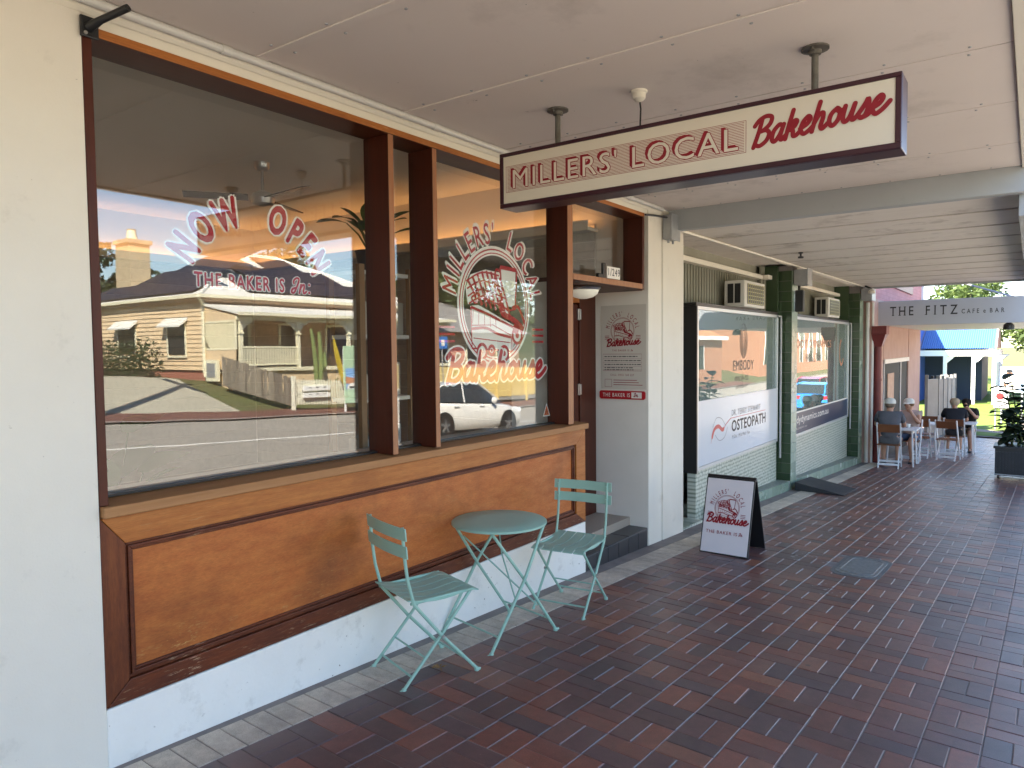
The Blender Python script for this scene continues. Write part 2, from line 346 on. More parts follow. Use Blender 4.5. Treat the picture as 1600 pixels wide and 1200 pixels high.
# ------------------------------------------------------------------ letter shapes (built-in font turned to flat meshes)
GL = {}
def build_glyphs():
    chars = "ABCDEFGHIJKLMNOPQRSTUVWXYZabcdefghijklmnopqrstuvwxyz0123456789'.:/&@|-,"
    tmp = []
    for st, off in (('r', 0.0),):
        for ch in chars:
            for kind, body in (('g', ch), ('w', 'H' + ch + 'H')):
                if kind == 'w' and st != 'r': continue
                c = bpy.data.curves.new('t', 'FONT'); c.body = body; c.size = 1.0; c.offset = off; c.resolution_u = 3
                o = bpy.data.objects.new('t', c); COL.objects.link(o); tmp.append((st, ch, kind, o))
    c = bpy.data.curves.new('t', 'FONT'); c.body = 'HH'; o = bpy.data.objects.new('t', c); COL.objects.link(o); tmp.append(('r', 'HH', 'w', o))
    bpy.context.view_layer.update()
    dg = bpy.context.evaluated_depsgraph_get()
    wid = {}
    for st, ch, kind, o in tmp:
        me = bpy.data.meshes.new_from_object(o.evaluated_get(dg))
        if kind == 'w': wid[ch] = max(v.co.x for v in me.vertices) - min(v.co.x for v in me.vertices)
        else:
            GL[(st, ch)] = ([(v.co.x, v.co.y) for v in me.vertices], [tuple(p.vertices) for p in me.polygons])
        bpy.data.meshes.remove(me)
    for ch in chars: GL[('a', ch)] = wid[ch] - wid['HH']
    for *_, o in tmp:
        c = o.data; bpy.data.objects.remove(o); bpy.data.curves.remove(c)
    GL['cap'] = max(y for x, y in GL[('r', 'H')][0])
build_glyphs()

HEAVY = {'r': [(0, 0)], 'm': [(0, 0)] + [(0.011 * math.cos(R(a)), 0.011 * math.sin(R(a))) for a in (45, 135, 225, 315)], 'b': [(0, 0)] + [(0.023 * math.cos(R(a)), 0.023 * math.sin(R(a))) for a in range(0, 360, 45)]}
HEAVY['x'] = [(0, 0)] + [(r_ * math.cos(R(a)), r_ * math.sin(R(a))) for r_ in (0.022, 0.042) for a in range(0, 360, 45)]
class D2:
    """flat artwork: polygons with a layer number and a colour key"""
    def __init__(s): s.items = []; s.piece = None; s.pieces = {}
    def add(s, vs, fs, layer, key):
        s.items.append((list(vs), list(fs), layer, key))
        if s.piece is not None: s.pieces[id(s.items[-1][0])] = s.piece
        return s
    def poly(s, pts, layer, key): return s.add(pts, [tuple(range(len(pts)))], layer, key)
    def rect(s, x0, y0, x1, y1, layer, key): return s.poly([(x0, y0), (x1, y0), (x1, y1), (x0, y1)], layer, key)
    def line(s, pts, w, layer, key, closed=False, ramp=0.0):
        P = [Vector((p[0], p[1])) for p in pts]; n = len(P); vs = []
        for i in range(n):
            if closed: d = P[(i + 1) % n] - P[i - 1]
            else: d = P[min(i + 1, n - 1)] - P[max(i - 1, 0)]
            if d.length < 1e-9: d = Vector((1, 0))
            d.normalize(); nn = Vector((-d.y, d.x)) * (w[i] if isinstance(w, (list, tuple)) else w) / 2
            vs += [tuple(P[i] + nn), tuple(P[i] - nn)]
        fs = [(2 * i, 2 * i + 1, 2 * ((i + 1) % n) + 1, 2 * ((i + 1) % n)) for i in range(n if closed else n - 1)]
        return s.add(vs, fs, [layer + ramp * (i // 2) / n for i in range(2 * n)] if ramp else layer, key)
    def relayer(s, fn, start=0):
        for i in range(start, len(s.items)):
            vs, fs, lay, key = s.items[i]; s.items[i] = (vs, fs, [fn(q, key) for q in lay] if isinstance(lay, list) else fn(lay, key), key)
    def disc(s, cx, cy, r, layer, key, n=20, ry=None):
        return s.poly([(cx + r * math.cos(2 * math.pi * i / n), cy + (ry or r) * math.sin(2 * math.pi * i / n)) for i in range(n)], layer, key)
    def ring(s, cx, cy, rx, ry, w, layer, key, n=56, a0=0, a1=360):
        pts = [(cx + rx * math.cos(R(a0 + (a1 - a0) * i / n)), cy + ry * math.sin(R(a0 + (a1 - a0) * i / n))) for i in range(n + (0 if a1 - a0 == 360 else 1))]
        return s.line(pts, w, layer, key, closed=(a1 - a0 == 360))
    def text(s, body, x, y, h, layer, key, st='r', sp=0.0, shear=0.0, sx=1.0, align='l', fit=None, letters=False):
        k = h / GL['cap']
        if fit: sx = (fit + sp * h - len(body) * sp * h) / sum((0.30 if c == ' ' else GL[('a', c)]) * k for c in body)
        w = sum((0.30 if c == ' ' else GL[('a', c)]) * k * sx + sp * h for c in body) - sp * h
        cx = x - (w / 2 if align == 'c' else 0)
        for ci, c in enumerate(body):
            if c == ' ': cx += 0.30 * k * sx + sp * h; continue
            vs, fs = GL[('r', c)]
            if letters: s.piece = '%s%d' % (letters, ci)
            for q, (ox, oy) in enumerate(HEAVY[st]):
                s.add([(cx + (vx + ox) * k * sx + shear * vy * k, y + (vy + oy) * k) for vx, vy in vs], fs, layer + q * 0.2, key)
            cx += GL[('a', c)] * k * sx + sp * h
        s.piece = None
        return w
    def arc(s, body, cx, cy, rad, amid, h, layer, key, st='b', sp=0.05, sx=1.0, ry=1.0, dx=0.0, dy=0.0, flare=0.0, span=None, letters=None):
        """letters along the top of a circle; ry squashes the circle; dx, dy shift in the letter's own frame"""
        k = h / GL['cap']
        if span: sx = (rad * R(span) - len(body) * sp * h) / sum((0.34 if c == ' ' else GL[('a', c)]) * k for c in body)
        adv = [(0.34 if c == ' ' else GL[('a', c)]) * k * sx + sp * h for c in body]
        tot = sum(adv); pos = -tot / 2
        for ci, (c, a) in enumerate(zip(body, adv)):
            if letters: s.piece = '%s%d' % (letters, ci)
            mid = pos + a / 2; pos += a
            if c == ' ': continue
            th = R(amid) - mid / rad
            bx, by = cx + rad * math.cos(th), cy + rad * ry * math.sin(th)
            tx, ty = math.sin(th), -math.cos(th) * ry; L = math.hypot(tx, ty); tx /= L; ty /= L
            nx, ny = -ty, tx
            vs, fs = GL[('r', c)]; hw = GL[('a', c)] * k * sx / 2
            for q, (ox, oy) in enumerate(HEAVY[st]):
                out = []
                for vx, vy in vs:
                    uu = ((vx + ox) * k * sx - hw) * (1 + flare * vy) + dx; vv = (vy + oy) * k + dy
                    out.append((bx + tx * uu + nx * vv, by + ty * uu + ny * vv))
                s.add(out, fs, layer + q * 0.2, key)
        s.piece = None
    def emit(s, fn, mats, parent, name, step=0.0003, names=None):
        """one flat mesh for each colour; fn(u, v, depth) gives the world point"""
        out = {}
        for idx, (vs, fs, layer, key) in enumerate(s.items):
            pc = s.pieces.get(id(vs))
            mb = out.setdefault((key, pc), MB())
            dd = [q * step + (idx % 5) * step * 0.03 for q in (layer if isinstance(layer, list) else [layer] * len(vs))]
            mb.add([fn(u, v, q) for (u, v), q in zip(vs, dd)], fs)
        for (key, pc), mb in out.items():
            me = bpy.data.meshes.new(name); me.from_pydata(mb.v, [], mb.f); me.materials.append(mats[key]); me.update()
            o = link((pc[1:] if pc[0] == '=' else 'letter') if pc else name, me, parent)
            if parent is not None and parent.type == 'EMPTY': o.location = -Vector(parent.location)
        return out

def smooth_pts(pts, n=6):
    P = [Vector((p[0], p[1])) for p in pts]; out = []
    for i in range(len(P) - 1):
        p0, p1, p2, p3 = P[max(i - 1, 0)], P[i], P[i + 1], P[min(i + 2, len(P) - 1)]
        for j in range(n):
            t = j / n
            out.append(0.5 * ((2 * p1) + (p2 - p0) * t + (2 * p0 - 5 * p1 + 4 * p2 - p3) * t * t + (3 * p1 - p0 - 3 * p2 + p3) * t ** 3))
    out.append(P[-1]); return [(q.x, q.y) for q in out]
SCRIPT = {
 'B': (1.12, [[(0.22, 1.66), (0.16, 0.8), (0.02, -0.02)], [(-0.22, 1.30), (0.02, 1.60), (0.45, 1.74), (0.86, 1.60), (0.86, 1.22), (0.52, 0.93), (0.26, 0.88), (0.66, 0.88), (0.94, 0.62), (0.84, 0.22), (0.46, 0.0), (0.16, 0.10)]]),
 'a': (0.98, [[(0.66, 0.86), (0.42, 0.98), (0.12, 0.66), (0.12, 0.2), (0.34, 0.02), (0.60, 0.36), (0.72, 0.94)], [(0.72, 0.94), (0.66, 0.30), (0.78, 0.02), (1.04, 0.24)]]),
 'k': (0.92, [[(0.20, 1.62), (0.12, 0.7), (0.08, -0.02)], [(0.12, 0.42), (0.40, 0.92), (0.62, 0.90), (0.52, 0.60), (0.22, 0.48), (0.46, 0.40), (0.58, 0.06), (0.78, 0.04), (1.0, 0.24)]]),
 'e': (0.80, [[(0.04, 0.36), (0.42, 0.52), (0.58, 0.80), (0.40, 0.98), (0.14, 0.70), (0.10, 0.28), (0.34, 0.0), (0.62, 0.10), (0.86, 0.30)]]),
 'h': (0.98, [[(0.20, 1.62), (0.12, 0.7), (0.08, -0.02)], [(0.10, 0.40), (0.30, 0.84), (0.54, 0.94), (0.62, 0.62), (0.58, 0.18), (0.74, 0.0), (1.02, 0.24)]]),
 'o': (0.84, [[(0.44, 0.96), (0.14, 0.70), (0.12, 0.26), (0.38, 0.0), (0.66, 0.28), (0.66, 0.74), (0.42, 0.97), (0.58, 0.76), (0.92, 0.78)]]),
 'u': (0.98, [[(0.10, 0.94), (0.10, 0.30), (0.30, 0.02), (0.54, 0.26), (0.68, 0.94)], [(0.68, 0.94), (0.62, 0.28), (0.78, 0.02), (1.04, 0.24)]]),
 's': (0.78, [[(0.02, 0.20), (0.34, 0.72), (0.46, 1.0), (0.58, 0.56), (0.52, 0.14), (0.30, 0.0), (0.10, 0.14)], [(0.34, 0.02), (0.62, 0.06), (0.84, 0.26)]]),
 'I': (0.95, [[(0.12, 1.0), (0.05, 1.35), (0.4, 1.62), (0.72, 1.45), (0.55, 0.6), (0.3, 0.02), (0.0, 0.05), (0.05, 0.4), (0.5, 0.55)]]),
 'n': (0.98, [[(0.14, 0.94), (0.08, 0.0)], [(0.10, 0.40), (0.30, 0.84), (0.54, 0.94), (0.62, 0.62), (0.58, 0.18), (0.74, 0.0), (1.0, 0.22)]]),
}
def script(d, body, x, y, h, layer, key, w=0.24, shear=0.22, rise=0.0, sx=1.0, final=True):
    """brush script, h = x-height; each stroke lies a hair above the one before"""
    cx = 0.0; k = 0
    strokes = []
    for i, ch in enumerate(body):
        adv, ss = SCRIPT[ch]
        for st in ss: strokes.append([(cx + px, py) for px, py in st])
        cx += adv
    if final: strokes[-1] = strokes[-1] + [(cx + 0.25, 0.52)]
    for st in strokes:
        pts = smooth_pts(st, 6)
        pts = [(x + (px + shear * py) * h * sx, y + py * h + rise * (px * h * sx)) for px, py in pts]
        lay = layer + k * 0.9; k += 1
        d.line(pts, w * h, lay, key, ramp=0.42)
        d.disc(pts[0][0], pts[0][1], w * h / 2, lay - 0.2, key, 10); d.disc(pts[-1][0], pts[-1][1], w * h / 2, lay + 0.62, key, 10)
    return cx * h * sx

def emblem(d, cx, cy, s, base, red='red', pale=None, st='b', detail=True):
    """round bakery badge: ring, checked cloth, mug, bread cart on wheels, arched name, script below. s = ring radius"""
    P = lambda pts: [(cx + x * s, cy + y * s) for x, y in pts]
    L = base
    if pale:                                                   # pale halo under everything
        d.ring(cx, cy, s, s * 1.0, 0.17 * s, L, pale)
        d.arc("MILLERS'  LOCAL", cx, cy, s * 1.14, 90, 0.36 * s, L, pale, 'b', 0.10, span=168)
        for st_w in (0.13,):
            d.arc("MILLERS'  LOCAL", cx, cy, s * 1.14, 90, 0.36 * s, L + 0.5, pale, 'b', 0.10, span=168, dx=0.02 * s, dy=0.025 * s)
            d.arc("MILLERS'  LOCAL", cx, cy, s * 1.14, 90, 0.36 * s, L + 0.2, pale, 'b', 0.10, span=168, dx=-0.03 * s, dy=-0.04 * s)
    d.ring(cx, cy, s * 1.02, s * 1.02, 0.028 * s, L + 2, red); d.ring(cx, cy, s * 0.955, s * 0.955, 0.022 * s, L + 2, red)
    d.arc("MILLERS'  LOCAL", cx, cy, s * 1.14, 90, 0.36 * s, L + 2, red, st if not pale else 'm', 0.22 if not pale else 0.10, span=168, dx=-0.012 * s if pale else 0, dy=-0.02 * s if pale else 0)
    # checked cloth
    if pale: d.poly(P([(-0.86, 0.28), (-0.72, 0.52), (-0.3, 0.64), (0.12, 0.62), (0.36, 0.0), (0.46, -0.22), (0.1, 0.0), (-0.3, 0.12), (-0.8, 0.0)]), L + 1, pale)
    for i in range(8):
        a = i / 7; d.line(P(smooth_pts([(-0.80 + a * 0.92, 0.42 + 0.2 * math.sin(a * 2.6)), (-0.62 + a * 0.9, 0.2), (-0.56 + a * 0.98, 0.02 - a * 0.16)], 4)), 0.055 * s, L + 3, red)
    for i in range(4):
        b = i / 3; d.line(P(smooth_pts([(-0.84 + 0.02 * i, 0.40 - 0.13 * i), (-0.4, 0.58 - 0.15 * i), (0.10 + 0.09 * i, 0.56 - 0.2 * i)], 5)), 0.03 * s, L + 3.4, red)
    # mug
    if pale: d.poly(P([(0.16, 0.72), (0.62, 0.70), (0.60, 0.0), (0.22, 0.02)]), L + 1, pale)
    d.line(P([(0.14, 0.72), (0.20, 0.02), (0.36, -0.06), (0.60, -0.04), (0.66, 0.70)]), 0.045 * s, L + 4, red)
    d.line(P([(0.14, 0.72), (0.66, 0.70)]), 0.075 * s, L + 4.2, red)
    d.line(P(smooth_pts([(0.16, 0.62), (0.02, 0.66), (-0.02, 0.46), (0.10, 0.28), (0.18, 0.26)], 5)), 0.05 * s, L + 4.4, red)
    d.line(P(smooth_pts([(0.12, 0.12), (0.2, -0.12), (0.45, -0.2), (0.7, -0.3), (0.86, -0.42)], 5)), 0.11 * s, L + 4.6, red)
    d.line(P(smooth_pts([(0.5, -0.02), (0.68, 0.02), (0.82, -0.14), (0.9, -0.3)], 5)), 0.07 * s, L + 4.8, red)
    # bread cart
    top = [(-0.74, -0.08), (-0.52, -0.02), (0.62, -0.36), (0.66, -0.50)]
    if pale: d.poly(P([(-0.74, -0.02), (-0.5, 0.0), (0.64, -0.36), (0.5, -0.82), (-0.70, -0.76)]), L + 1.2, pale)
    d.line(P([(-0.72, -0.04), (-0.2, -0.16), (0.62, -0.40)]), 0.05 * s, L + 5, red)
    d.line(P(smooth_pts([(-0.70, -0.42), (-0.3, -0.40), (0.05, -0.50), (0.46, -0.56)], 5)), 0.05 * s, L + 5, red)
    d.line(P([(-0.70, -0.36), (-0.1, -0.34), (0.46, -0.52)]), 0.018 * s, L + 5.2, red)
    d.line(P([(-0.72, -0.04), (-0.70, -0.76), (0.48, -0.82), (0.48, -0.54)]), 0.035 * s, L + 5.4, red)
    d.line(P([(-0.66, -0.58), (0.44, -0.66)]), 0.018 * s, L + 5.5, red)
    for i in range(5): d.line(P([(-0.66 + i * 0.16, -0.10 - 0.03 * i), (-0.68 + i * 0.17, -0.32 - 0.02 * i)]), 0.014 * s, L + 5.5, red)
    for wx, wy, wr in ((-0.42, -0.82, 0.13), (-0.14, -0.80, 0.08), (0.24, -0.86, 0.13), (0.66, -0.52, 0.15)):
        if pale: d.disc(cx + wx * s, cy + wy * s, wr * 1.2 * s, L + 5.6, pale, 16)
        d.ring(cx + wx * s, cy + wy * s, wr * s, wr * s, 0.06 * s, L + 6, red, 18); d.disc(cx + wx * s, cy + wy * s, wr * 0.4 * s, L + 6, red, 10)
    d.disc(cx + 0.62 * s, cy - 0.40 * s, 0.10 * s, L + 6.2, red, 12)
    for i, fx in enumerate((-0.6, -0.38, -0.16)):              # flames of steam
        d.line(P(smooth_pts([(fx, 0.02), (fx - 0.1, 0.12), (fx + 0.04, 0.2), (fx + 0.0, 0.32), (fx + 0.1, 0.14), (fx + 0.04, 0.04)], 4)), 0.04 * s, L + 6.4, red)
    for sgn in (-1, 1):                                        # little banner rules
        for j in range(3): d.rect(cx + sgn * 1.36 * s - 0.2 * s, cy - 0.42 * s - j * 0.12 * s, cx + sgn * 1.36 * s + 0.2 * s, cy - 0.38 * s - j * 0.12 * s, L + 2, red)

# ------------------------------------------------------------------ bodies grown from joint skeletons
def skin_mesh(name, verts, edges, radii, root=0, sub=2):
    me = bpy.data.meshes.new('sk'); me.from_pydata(verts, edges, []); o = bpy.data.objects.new('sk', me); COL.objects.link(o)
    md = o.modifiers.new('s', 'SKIN'); md.use_smooth_shade = True
    lay = me.skin_vertices[0].data
    for i, r in enumerate(radii):
        lay[i].radius = r if isinstance(r, tuple) else (r, r); lay[i].use_root = (i == root)
    su = o.modifiers.new('u', 'SUBSURF'); su.levels = sub; su.render_levels = sub
    bpy.context.view_layer.update()
    dg = bpy.context.evaluated_depsgraph_get()
    out = bpy.data.meshes.new_from_object(o.evaluated_get(dg)); out.name = name
    bpy.data.objects.remove(o); bpy.data.meshes.remove(me)
    out.polygons.foreach_set('use_smooth', [True] * len(out.polygons)); return out
# ------------------------------------------------------------------ terrain, road, footpath
def prof(y):
    """height across the street above the wall-side footpath edge"""
    pts = [(-900, 2.0), (-60, 2.0), (-30, 1.5), (-22, 1.30), (-17.2, 0.42), (-15.2, 0.27), (-11.1, 0.07), (-4.05, -0.20), (-3.9, -0.20), (900, -0.20)]
    for (a, za), (b, zb) in zip(pts, pts[1:]):
        if a <= y <= b: return za + (zb - za) * (y - a) / (b - a)
    return 0
def gxx(x): return 2.2 if x < -46 else gx(x)
XS = [-900, -300, -120, -60, -46, -30, -15, -5, 0, 5, 10, 15, 20, 26, 33, 40, 46, 60, 90, 140, 250, 500, 1200]
YS = [-900, -300, -120, -60, -45, -30, -26, -22, -19.5, -17.2, -15.2, -13, -11.1, -7, -4.05, -3.9, 0, 10, 40, 120, 400]
def sheet(xs, ys, dz, base=prof, zf=gxx):
    mb = MB()
    vs = [(x, y, zf(x) + base(y) + dz) for y in ys for x in xs]; n = len(xs)
    fs = [(j * n + i, j * n + i + 1, (j + 1) * n + i + 1, (j + 1) * n + i) for j in range(len(ys) - 1) for i in range(n - 1)]
    return mb.add(vs, fs)
M['earth'] = mat('garden_earth_and_lawn', (0.085, 0.11, 0.035), 0.9, 0.2, c2=(0.12, 0.095, 0.055), scale=0.35, amt=0.7, bump=0.5, bscale=8, dirt=(0.10, 0.15, 0.04), dscale=0.8)
tag(part('ground', sheet(XS, YS, -0.03), M['earth']), kind='structure')
RX = [x for x in XS if -60 <= x <= 140]
tag(part('road', sheet(RX, [-15.05, -13, -11.1, -7, -4.05], -0.005), M['asphalt']), kind='structure')
tag(part('road_marking', sheet(RX, [-11.2, -11.08], 0.0), M['linepaint']), kind='structure')
tag(part('far_kerb', sheet(RX, [-15.20, -15.05], 0.05), M['concrete']), kind='structure')
M['farpath'] = mat('far_paver_footpath', (0.17, 0.075, 0.055), 0.7, 0.3, c2=(0.115, 0.055, 0.045), scale=4, amt=0.8)
tag(part('far_footpath', sheet([x for x in RX if x <= 60], [-16.9, -15.20], 0.02), M['farpath']), kind='structure')
drv = MB(); ys = [-24.5, -22, -19.5, -16.9]
for a, b in zip(ys, ys[1:]):
    f = lambda x, y: (x, y, gxx(x) + prof(y) + 0.012)
    x0a, x1a = 8.6 + (a + 16.9) * -0.12, 13.3 + (a + 16.9) * -0.16
    x0b, x1b = 8.6 + (b + 16.9) * -0.12, 13.3 + (b + 16.9) * -0.16
    drv.poly([f(x0a, a), f(x1a, a), f(x1b, b), f(x0b, b)])
M['driveway'] = mat('pale_driveway_concrete', (0.42, 0.39, 0.31), 0.85, 0.2, c2=(0.30, 0.285, 0.23), scale=2.2, amt=0.9, bump=0.3, bscale=30)
tag(part('driveway', drv, M['driveway']), kind='structure')

# hills: a long wooded ridge behind the far houses
hb = MB(); n = 110; rows = 9
for j in range(rows):
    for i in range(n):
        x = -400 + i * 1300 / (n - 1); t = j / (rows - 1); y = -130 - t * 120
        h = (9 + 14 / (1 + math.exp(-(x - 105) / 12)) + 2.5 * math.sin(i * 0.5) + 1.2 * math.sin(i * 1.3 + 1)) * math.sin(t * math.pi / 2) ** 1.2
        h = max(h, 0) + 2.5 * mnoise.noise(Vector((i * 0.9, j * 1.3, 0)))
        hb.v.append((x, y, h + gxx(x) - 2))
for j in range(rows - 1):
    for i in range(n - 1): hb.f.append((j * n + i, j * n + i + 1, (j + 1) * n + i + 1, (j + 1) * n + i)); hb.m.append(0)
M['hill'] = mat('wooded_hill', (0.045, 0.065, 0.03), 0.9, 0.1, c2=(0.085, 0.10, 0.05), scale=0.09, amt=0.6, bump=1.0, bscale=0.3)
tag(part('hill', hb, M['hill'], smooth=True), kind='structure')

# footpath frame: bed sheet plus single pavers
FA = R(-1.12)
ex = Vector((math.cos(FA), math.sin(FA), -0.0475 * math.cos(FA) + 0.015 * math.sin(FA))).normalized()
en = Vector((0.0475, -0.015, 1)).normalized(); ey = en.cross(ex).normalized()
FM = Matrix(((ex.x, ey.x, en.x, 0), (ex.y, ey.y, en.y, 0), (ex.z, ey.z, en.z, 0), (0, 0, 0, 1)))
bed = MB(); bed.box(-12, 27, -3.92, 0.9, -0.2, -0.0045)
fp = part('footpath', bed, M['mortar']); fp.matrix_world = FM; tag(fp, kind='structure')
def bevel_box(lx, ly, h, c=0.004):
    mb = MB(); a, b = lx / 2, ly / 2
    vs = [(-a, -b, -h), (a, -b, -h), (a, b, -h), (-a, b, -h), (-a, -b, -c), (a, -b, -c), (a, b, -c), (-a, b, -c),
          (-a + c, -b + c, 0), (a - c, -b + c, 0), (a - c, b - c, 0), (-a + c, b - c, 0)]
    fs = [(0, 1, 5, 4), (1, 2, 6, 5), (2, 3, 7, 6), (3, 0, 4, 7), (4, 5, 9, 8), (5, 6, 10, 9), (6, 7, 11, 10), (7, 4, 8, 11), (8, 9, 10, 11)]
    return mb.add(vs, fs)
SQ = 0.23; JT = 0.0043
mx_long = bevel_box(2 * SQ / 2 - JT, SQ / 2 - JT, 0.03, 0.0028); my_long = bevel_box(SQ / 2 - JT, 2 * SQ / 2 - JT, 0.03, 0.0028)
me_x = mx_long.mesh('paver', M['paver']); me_y = my_long.mesh('paver', M['paver'])
def seen_area(p):
    q = Vector(p) - Vector(CAM_P); z = q.dot(_F)
    if z < 0.3: return 0
    px = q.dot(CR) / z * 1124.4; py = -q.dot(CU) / z * 1124.4
    if abs(px) > 815 or abs(py) > 615: return 0
    return abs(q.dot(en)) / z ** 3
HOLE = (6.66, 7.36, -1.82, -1.50)                 # service pit set into the paving (path coordinates)
plist = []
for i in range(-34, 100):
    for s in range(0, 16):
        u0 = 4.055 + i * SQ; w1 = -0.24 - s * SQ; w0 = w1 - SQ
        if (i + s) % 2 == 0:
            cs = [(u0 + SQ / 2, w0 + SQ * 0.25, 0), (u0 + SQ / 2, w0 + SQ * 0.75, 0)]
        else: cs = [(u0 + SQ * 0.25, w0 + SQ / 2, 1), (u0 + SQ * 0.75, w0 + SQ / 2, 1)]
        for u, w, o in cs:
            if HOLE[0] < u < HOLE[1] and HOLE[2] < w < HOLE[3]: continue
            plist.append((seen_area(FM @ Vector((u, w, 0))), u, w, o))
plist.sort(key=lambda t: -t[0])
rng = random.Random(3)
rest = MB()
for k, (a, u, w, o) in enumerate(plist):
    dz = rng.uniform(-0.0022, 0.0012); ju = rng.uniform(-0.0011, 0.0011); jw = rng.uniform(-0.0011, 0.0011); rz = rng.uniform(-0.008, 0.008)
    tilt = Matrix.Rotation(rng.uniform(-0.007, 0.007), 4, 'X') @ Matrix.Rotation(rng.uniform(-0.007, 0.007), 4, 'Y')
    mtx = Matrix.Translation((u + ju, w + jw, dz)) @ Matrix.Rotation(rz, 4, 'Z') @ tilt
    if k < 300 and a > 0:
        ob = bpy.data.objects.new('paver', me_y if o else me_x); COL.objects.link(ob); ob.parent = fp; ob.matrix_local = mtx
    else:
        src = my_long if o else mx_long; st = len(rest.v); rest.add(src.v, src.f); rest.xf(mtx, st)
o = part('pavers', rest, M['paver'], fp, world=False); o['kind'] = 'stuff'
me_e = bevel_box(0.115 - 0.006, 0.23 - 0.006, 0.03, 0.003).mesh('edging_brick', M['edging'])
for k in range(170):
    u = -2.0 + (k + 0.5) * 0.115
    if 11.25 < u < 11.3: continue
    ob = bpy.data.objects.new('edging_brick', me_e); COL.objects.link(ob); ob.parent = fp
    ob.matrix_local = Matrix.Translation((u, -0.125, rng.uniform(-0.001, 0.0012))) @ Matrix.Rotation(rng.uniform(-0.012, 0.012), 4, 'Z')
kb = MB(); kb.box(-12, 27, -4.06, -3.925, -0.35, 0.004)
kerb = part('kerb', kb, M['concrete'], b=0.015); kerb.matrix_world = FM; tag(kerb, kind='structure')

# ------------------------------------------------------------------ bakery building
def boxf(mb, x0, x1, y0, y1, z0, z1, face=1):
    """box whose street face takes material slot `face`"""
    k = len(mb.m); mb.box(x0, x1, y0, y1, z0, z1); mb.m[k + 2] = face; return mb
shop = thing('bakery_shop', "cream rendered bakery shop with deep timber framed windows and timber panel below", 'shop', (1.331, 0, -0.1))
wb = MB()
wb.box(-9, 1.331, 0, 0.3, -0.4, 2.985)
part('wall', wb, M['render'], shop, label='cream rendered pier beside the big window')
wb = MB(); wb.box(1.331, 6.385, 0.012, 0.3, 2.888, 2.985)
part('lintel', wb, M['creamtrim'], shop)
wb = MB(); wb.box(-9, 7.24, 0.0, 0.3, 3.16, 5.7); part('parapet', wb, M['render'], shop)
wb = MB(); wb.box(1.331, 5.165, -0.004, 0.28, -0.5, 0.176)
part('plinth', wb, M['plinth'], shop, b=0.006)
col = MB(); col.box(6.388, 6.695, 0.0, 0.34, -0.55, 2.985); part('column', col, M['render'], shop, b=0.006)
col = MB(); col.box(6.712, 7.24, -0.002, 0.6, -0.6, 2.985); part('column', col, M['render'], shop, b=0.006)
col = MB(); col.box(6.693, 6.714, 0.018, 0.3, -0.55, 2.985); part('column_joint', col, M['grout'], shop)

# timber panel below the window
pn = part('timber_panel', B(1.44, 5.08, 0.022, 0.06, 0.27, 0.86), M['ply'], shop)
def mitre(mb, pts, y0, y1): mb.prism([(x, y0, z) for x, z in pts], (0, y1 - y0, 0))
px0, px1, pz0, pz1 = 1.331, 5.165, 0.181, 0.953
ix0, ix1, iz0, iz1 = 1.425, 5.02, 0.268, 0.838
mb = MB(); mitre(mb, [(px0 + 0.001, pz0), (ix0, iz0), (ix0, iz1), (px0 + 0.001, pz1)], -0.004, 0.06); part('stile', mb, M['stilewood'], pn, b=0.003)
mb = MB(); mitre(mb, [(px1, pz0), (ix1, iz0), (ix1, iz1), (px1, pz1)], -0.004, 0.06); part('stile', mb, M['toprail'], pn, b=0.003)
mb = MB(); mitre(mb, [(px0 + 0.004, pz0), (px1 - 0.003, pz0), (ix1 - 0.002, iz0), (ix0 + 0.002, iz0)], -0.005, 0.06); part('rail', mb, M['panelwood'], pn, b=0.003)
mb = MB(); mitre(mb, [(px0 + 0.004, pz1), (px1 - 0.003, pz1), (ix1 - 0.002, iz1), (ix0 + 0.002, iz1)], -0.005, 0.06); part('rail', mb, M['toprail'], pn, b=0.003)
def frame_strip(mb, a, w, y0, y1):
    """mitred moulding just inside the frame, a = inset, w = width"""
    o = (ix0 + a, ix1 - a, iz0 + a, iz1 - a); q = (ix0 + a + w, ix1 - a - w, iz0 + a + w, iz1 - a - w)
    for pts in ([(o[0], o[2]), (o[1], o[2]), (q[1], q[2]), (q[0], q[2])], [(o[0], o[3]), (o[1], o[3]), (q[1], q[3]), (q[0], q[3])],
                [(o[0], o[2]), (q[0], q[2]), (q[0], q[3]), (o[0], o[3])], [(o[1], o[2]), (q[1], q[2]), (q[1], q[3]), (o[1], o[3])]):
        mitre(mb, pts, y0, y1)
mb = MB(); frame_strip(mb, 0.001, 0.014, 0.012, 0.05); frame_strip(mb, 0.0145, 0.013, 0.002, 0.05); frame_strip(mb, 0.027, 0.012, 0.012, 0.05)
part('moulding', mb, M['panelwood'], pn, b=0.003)

# window frames
mb = MB(); mb.prism([(1.338, -0.028, 0.955), (1.338, -0.028, 1.000), (1.338, 0.10, 1.008), (1.338, 0.2, 1.012), (1.338, 0.2, 0.955)], (3.845, 0, 0))
part('window_sill', mb, M['sillwood'], shop, b=0.005)
mb = MB(); mb.box(1.37, 4.9, 0.125, 0.17, 1.0125, 1.024); part('glazing_bead', mb, M['black'], shop)
mb = MB(); boxf(mb, 1.331, 6.29, -0.006, 0.2, 2.85, 2.887, 1); part('window_head', mb, [M['frame_h'], M['toprail']], shop, b=0.003)
mb = MB(); boxf(mb, 1.333, 1.367, -0.005, 0.2, 1.004, 2.849); part('window_jamb', mb, [M['frame_v'], M['frame_v']], shop, b=0.003)
mb = MB(); boxf(mb, 6.25, 6.29, -0.004, 0.2, 2.17, 2.849); part('window_jamb', mb, [M['frame_v'], M['frame_v']], shop, b=0.003)
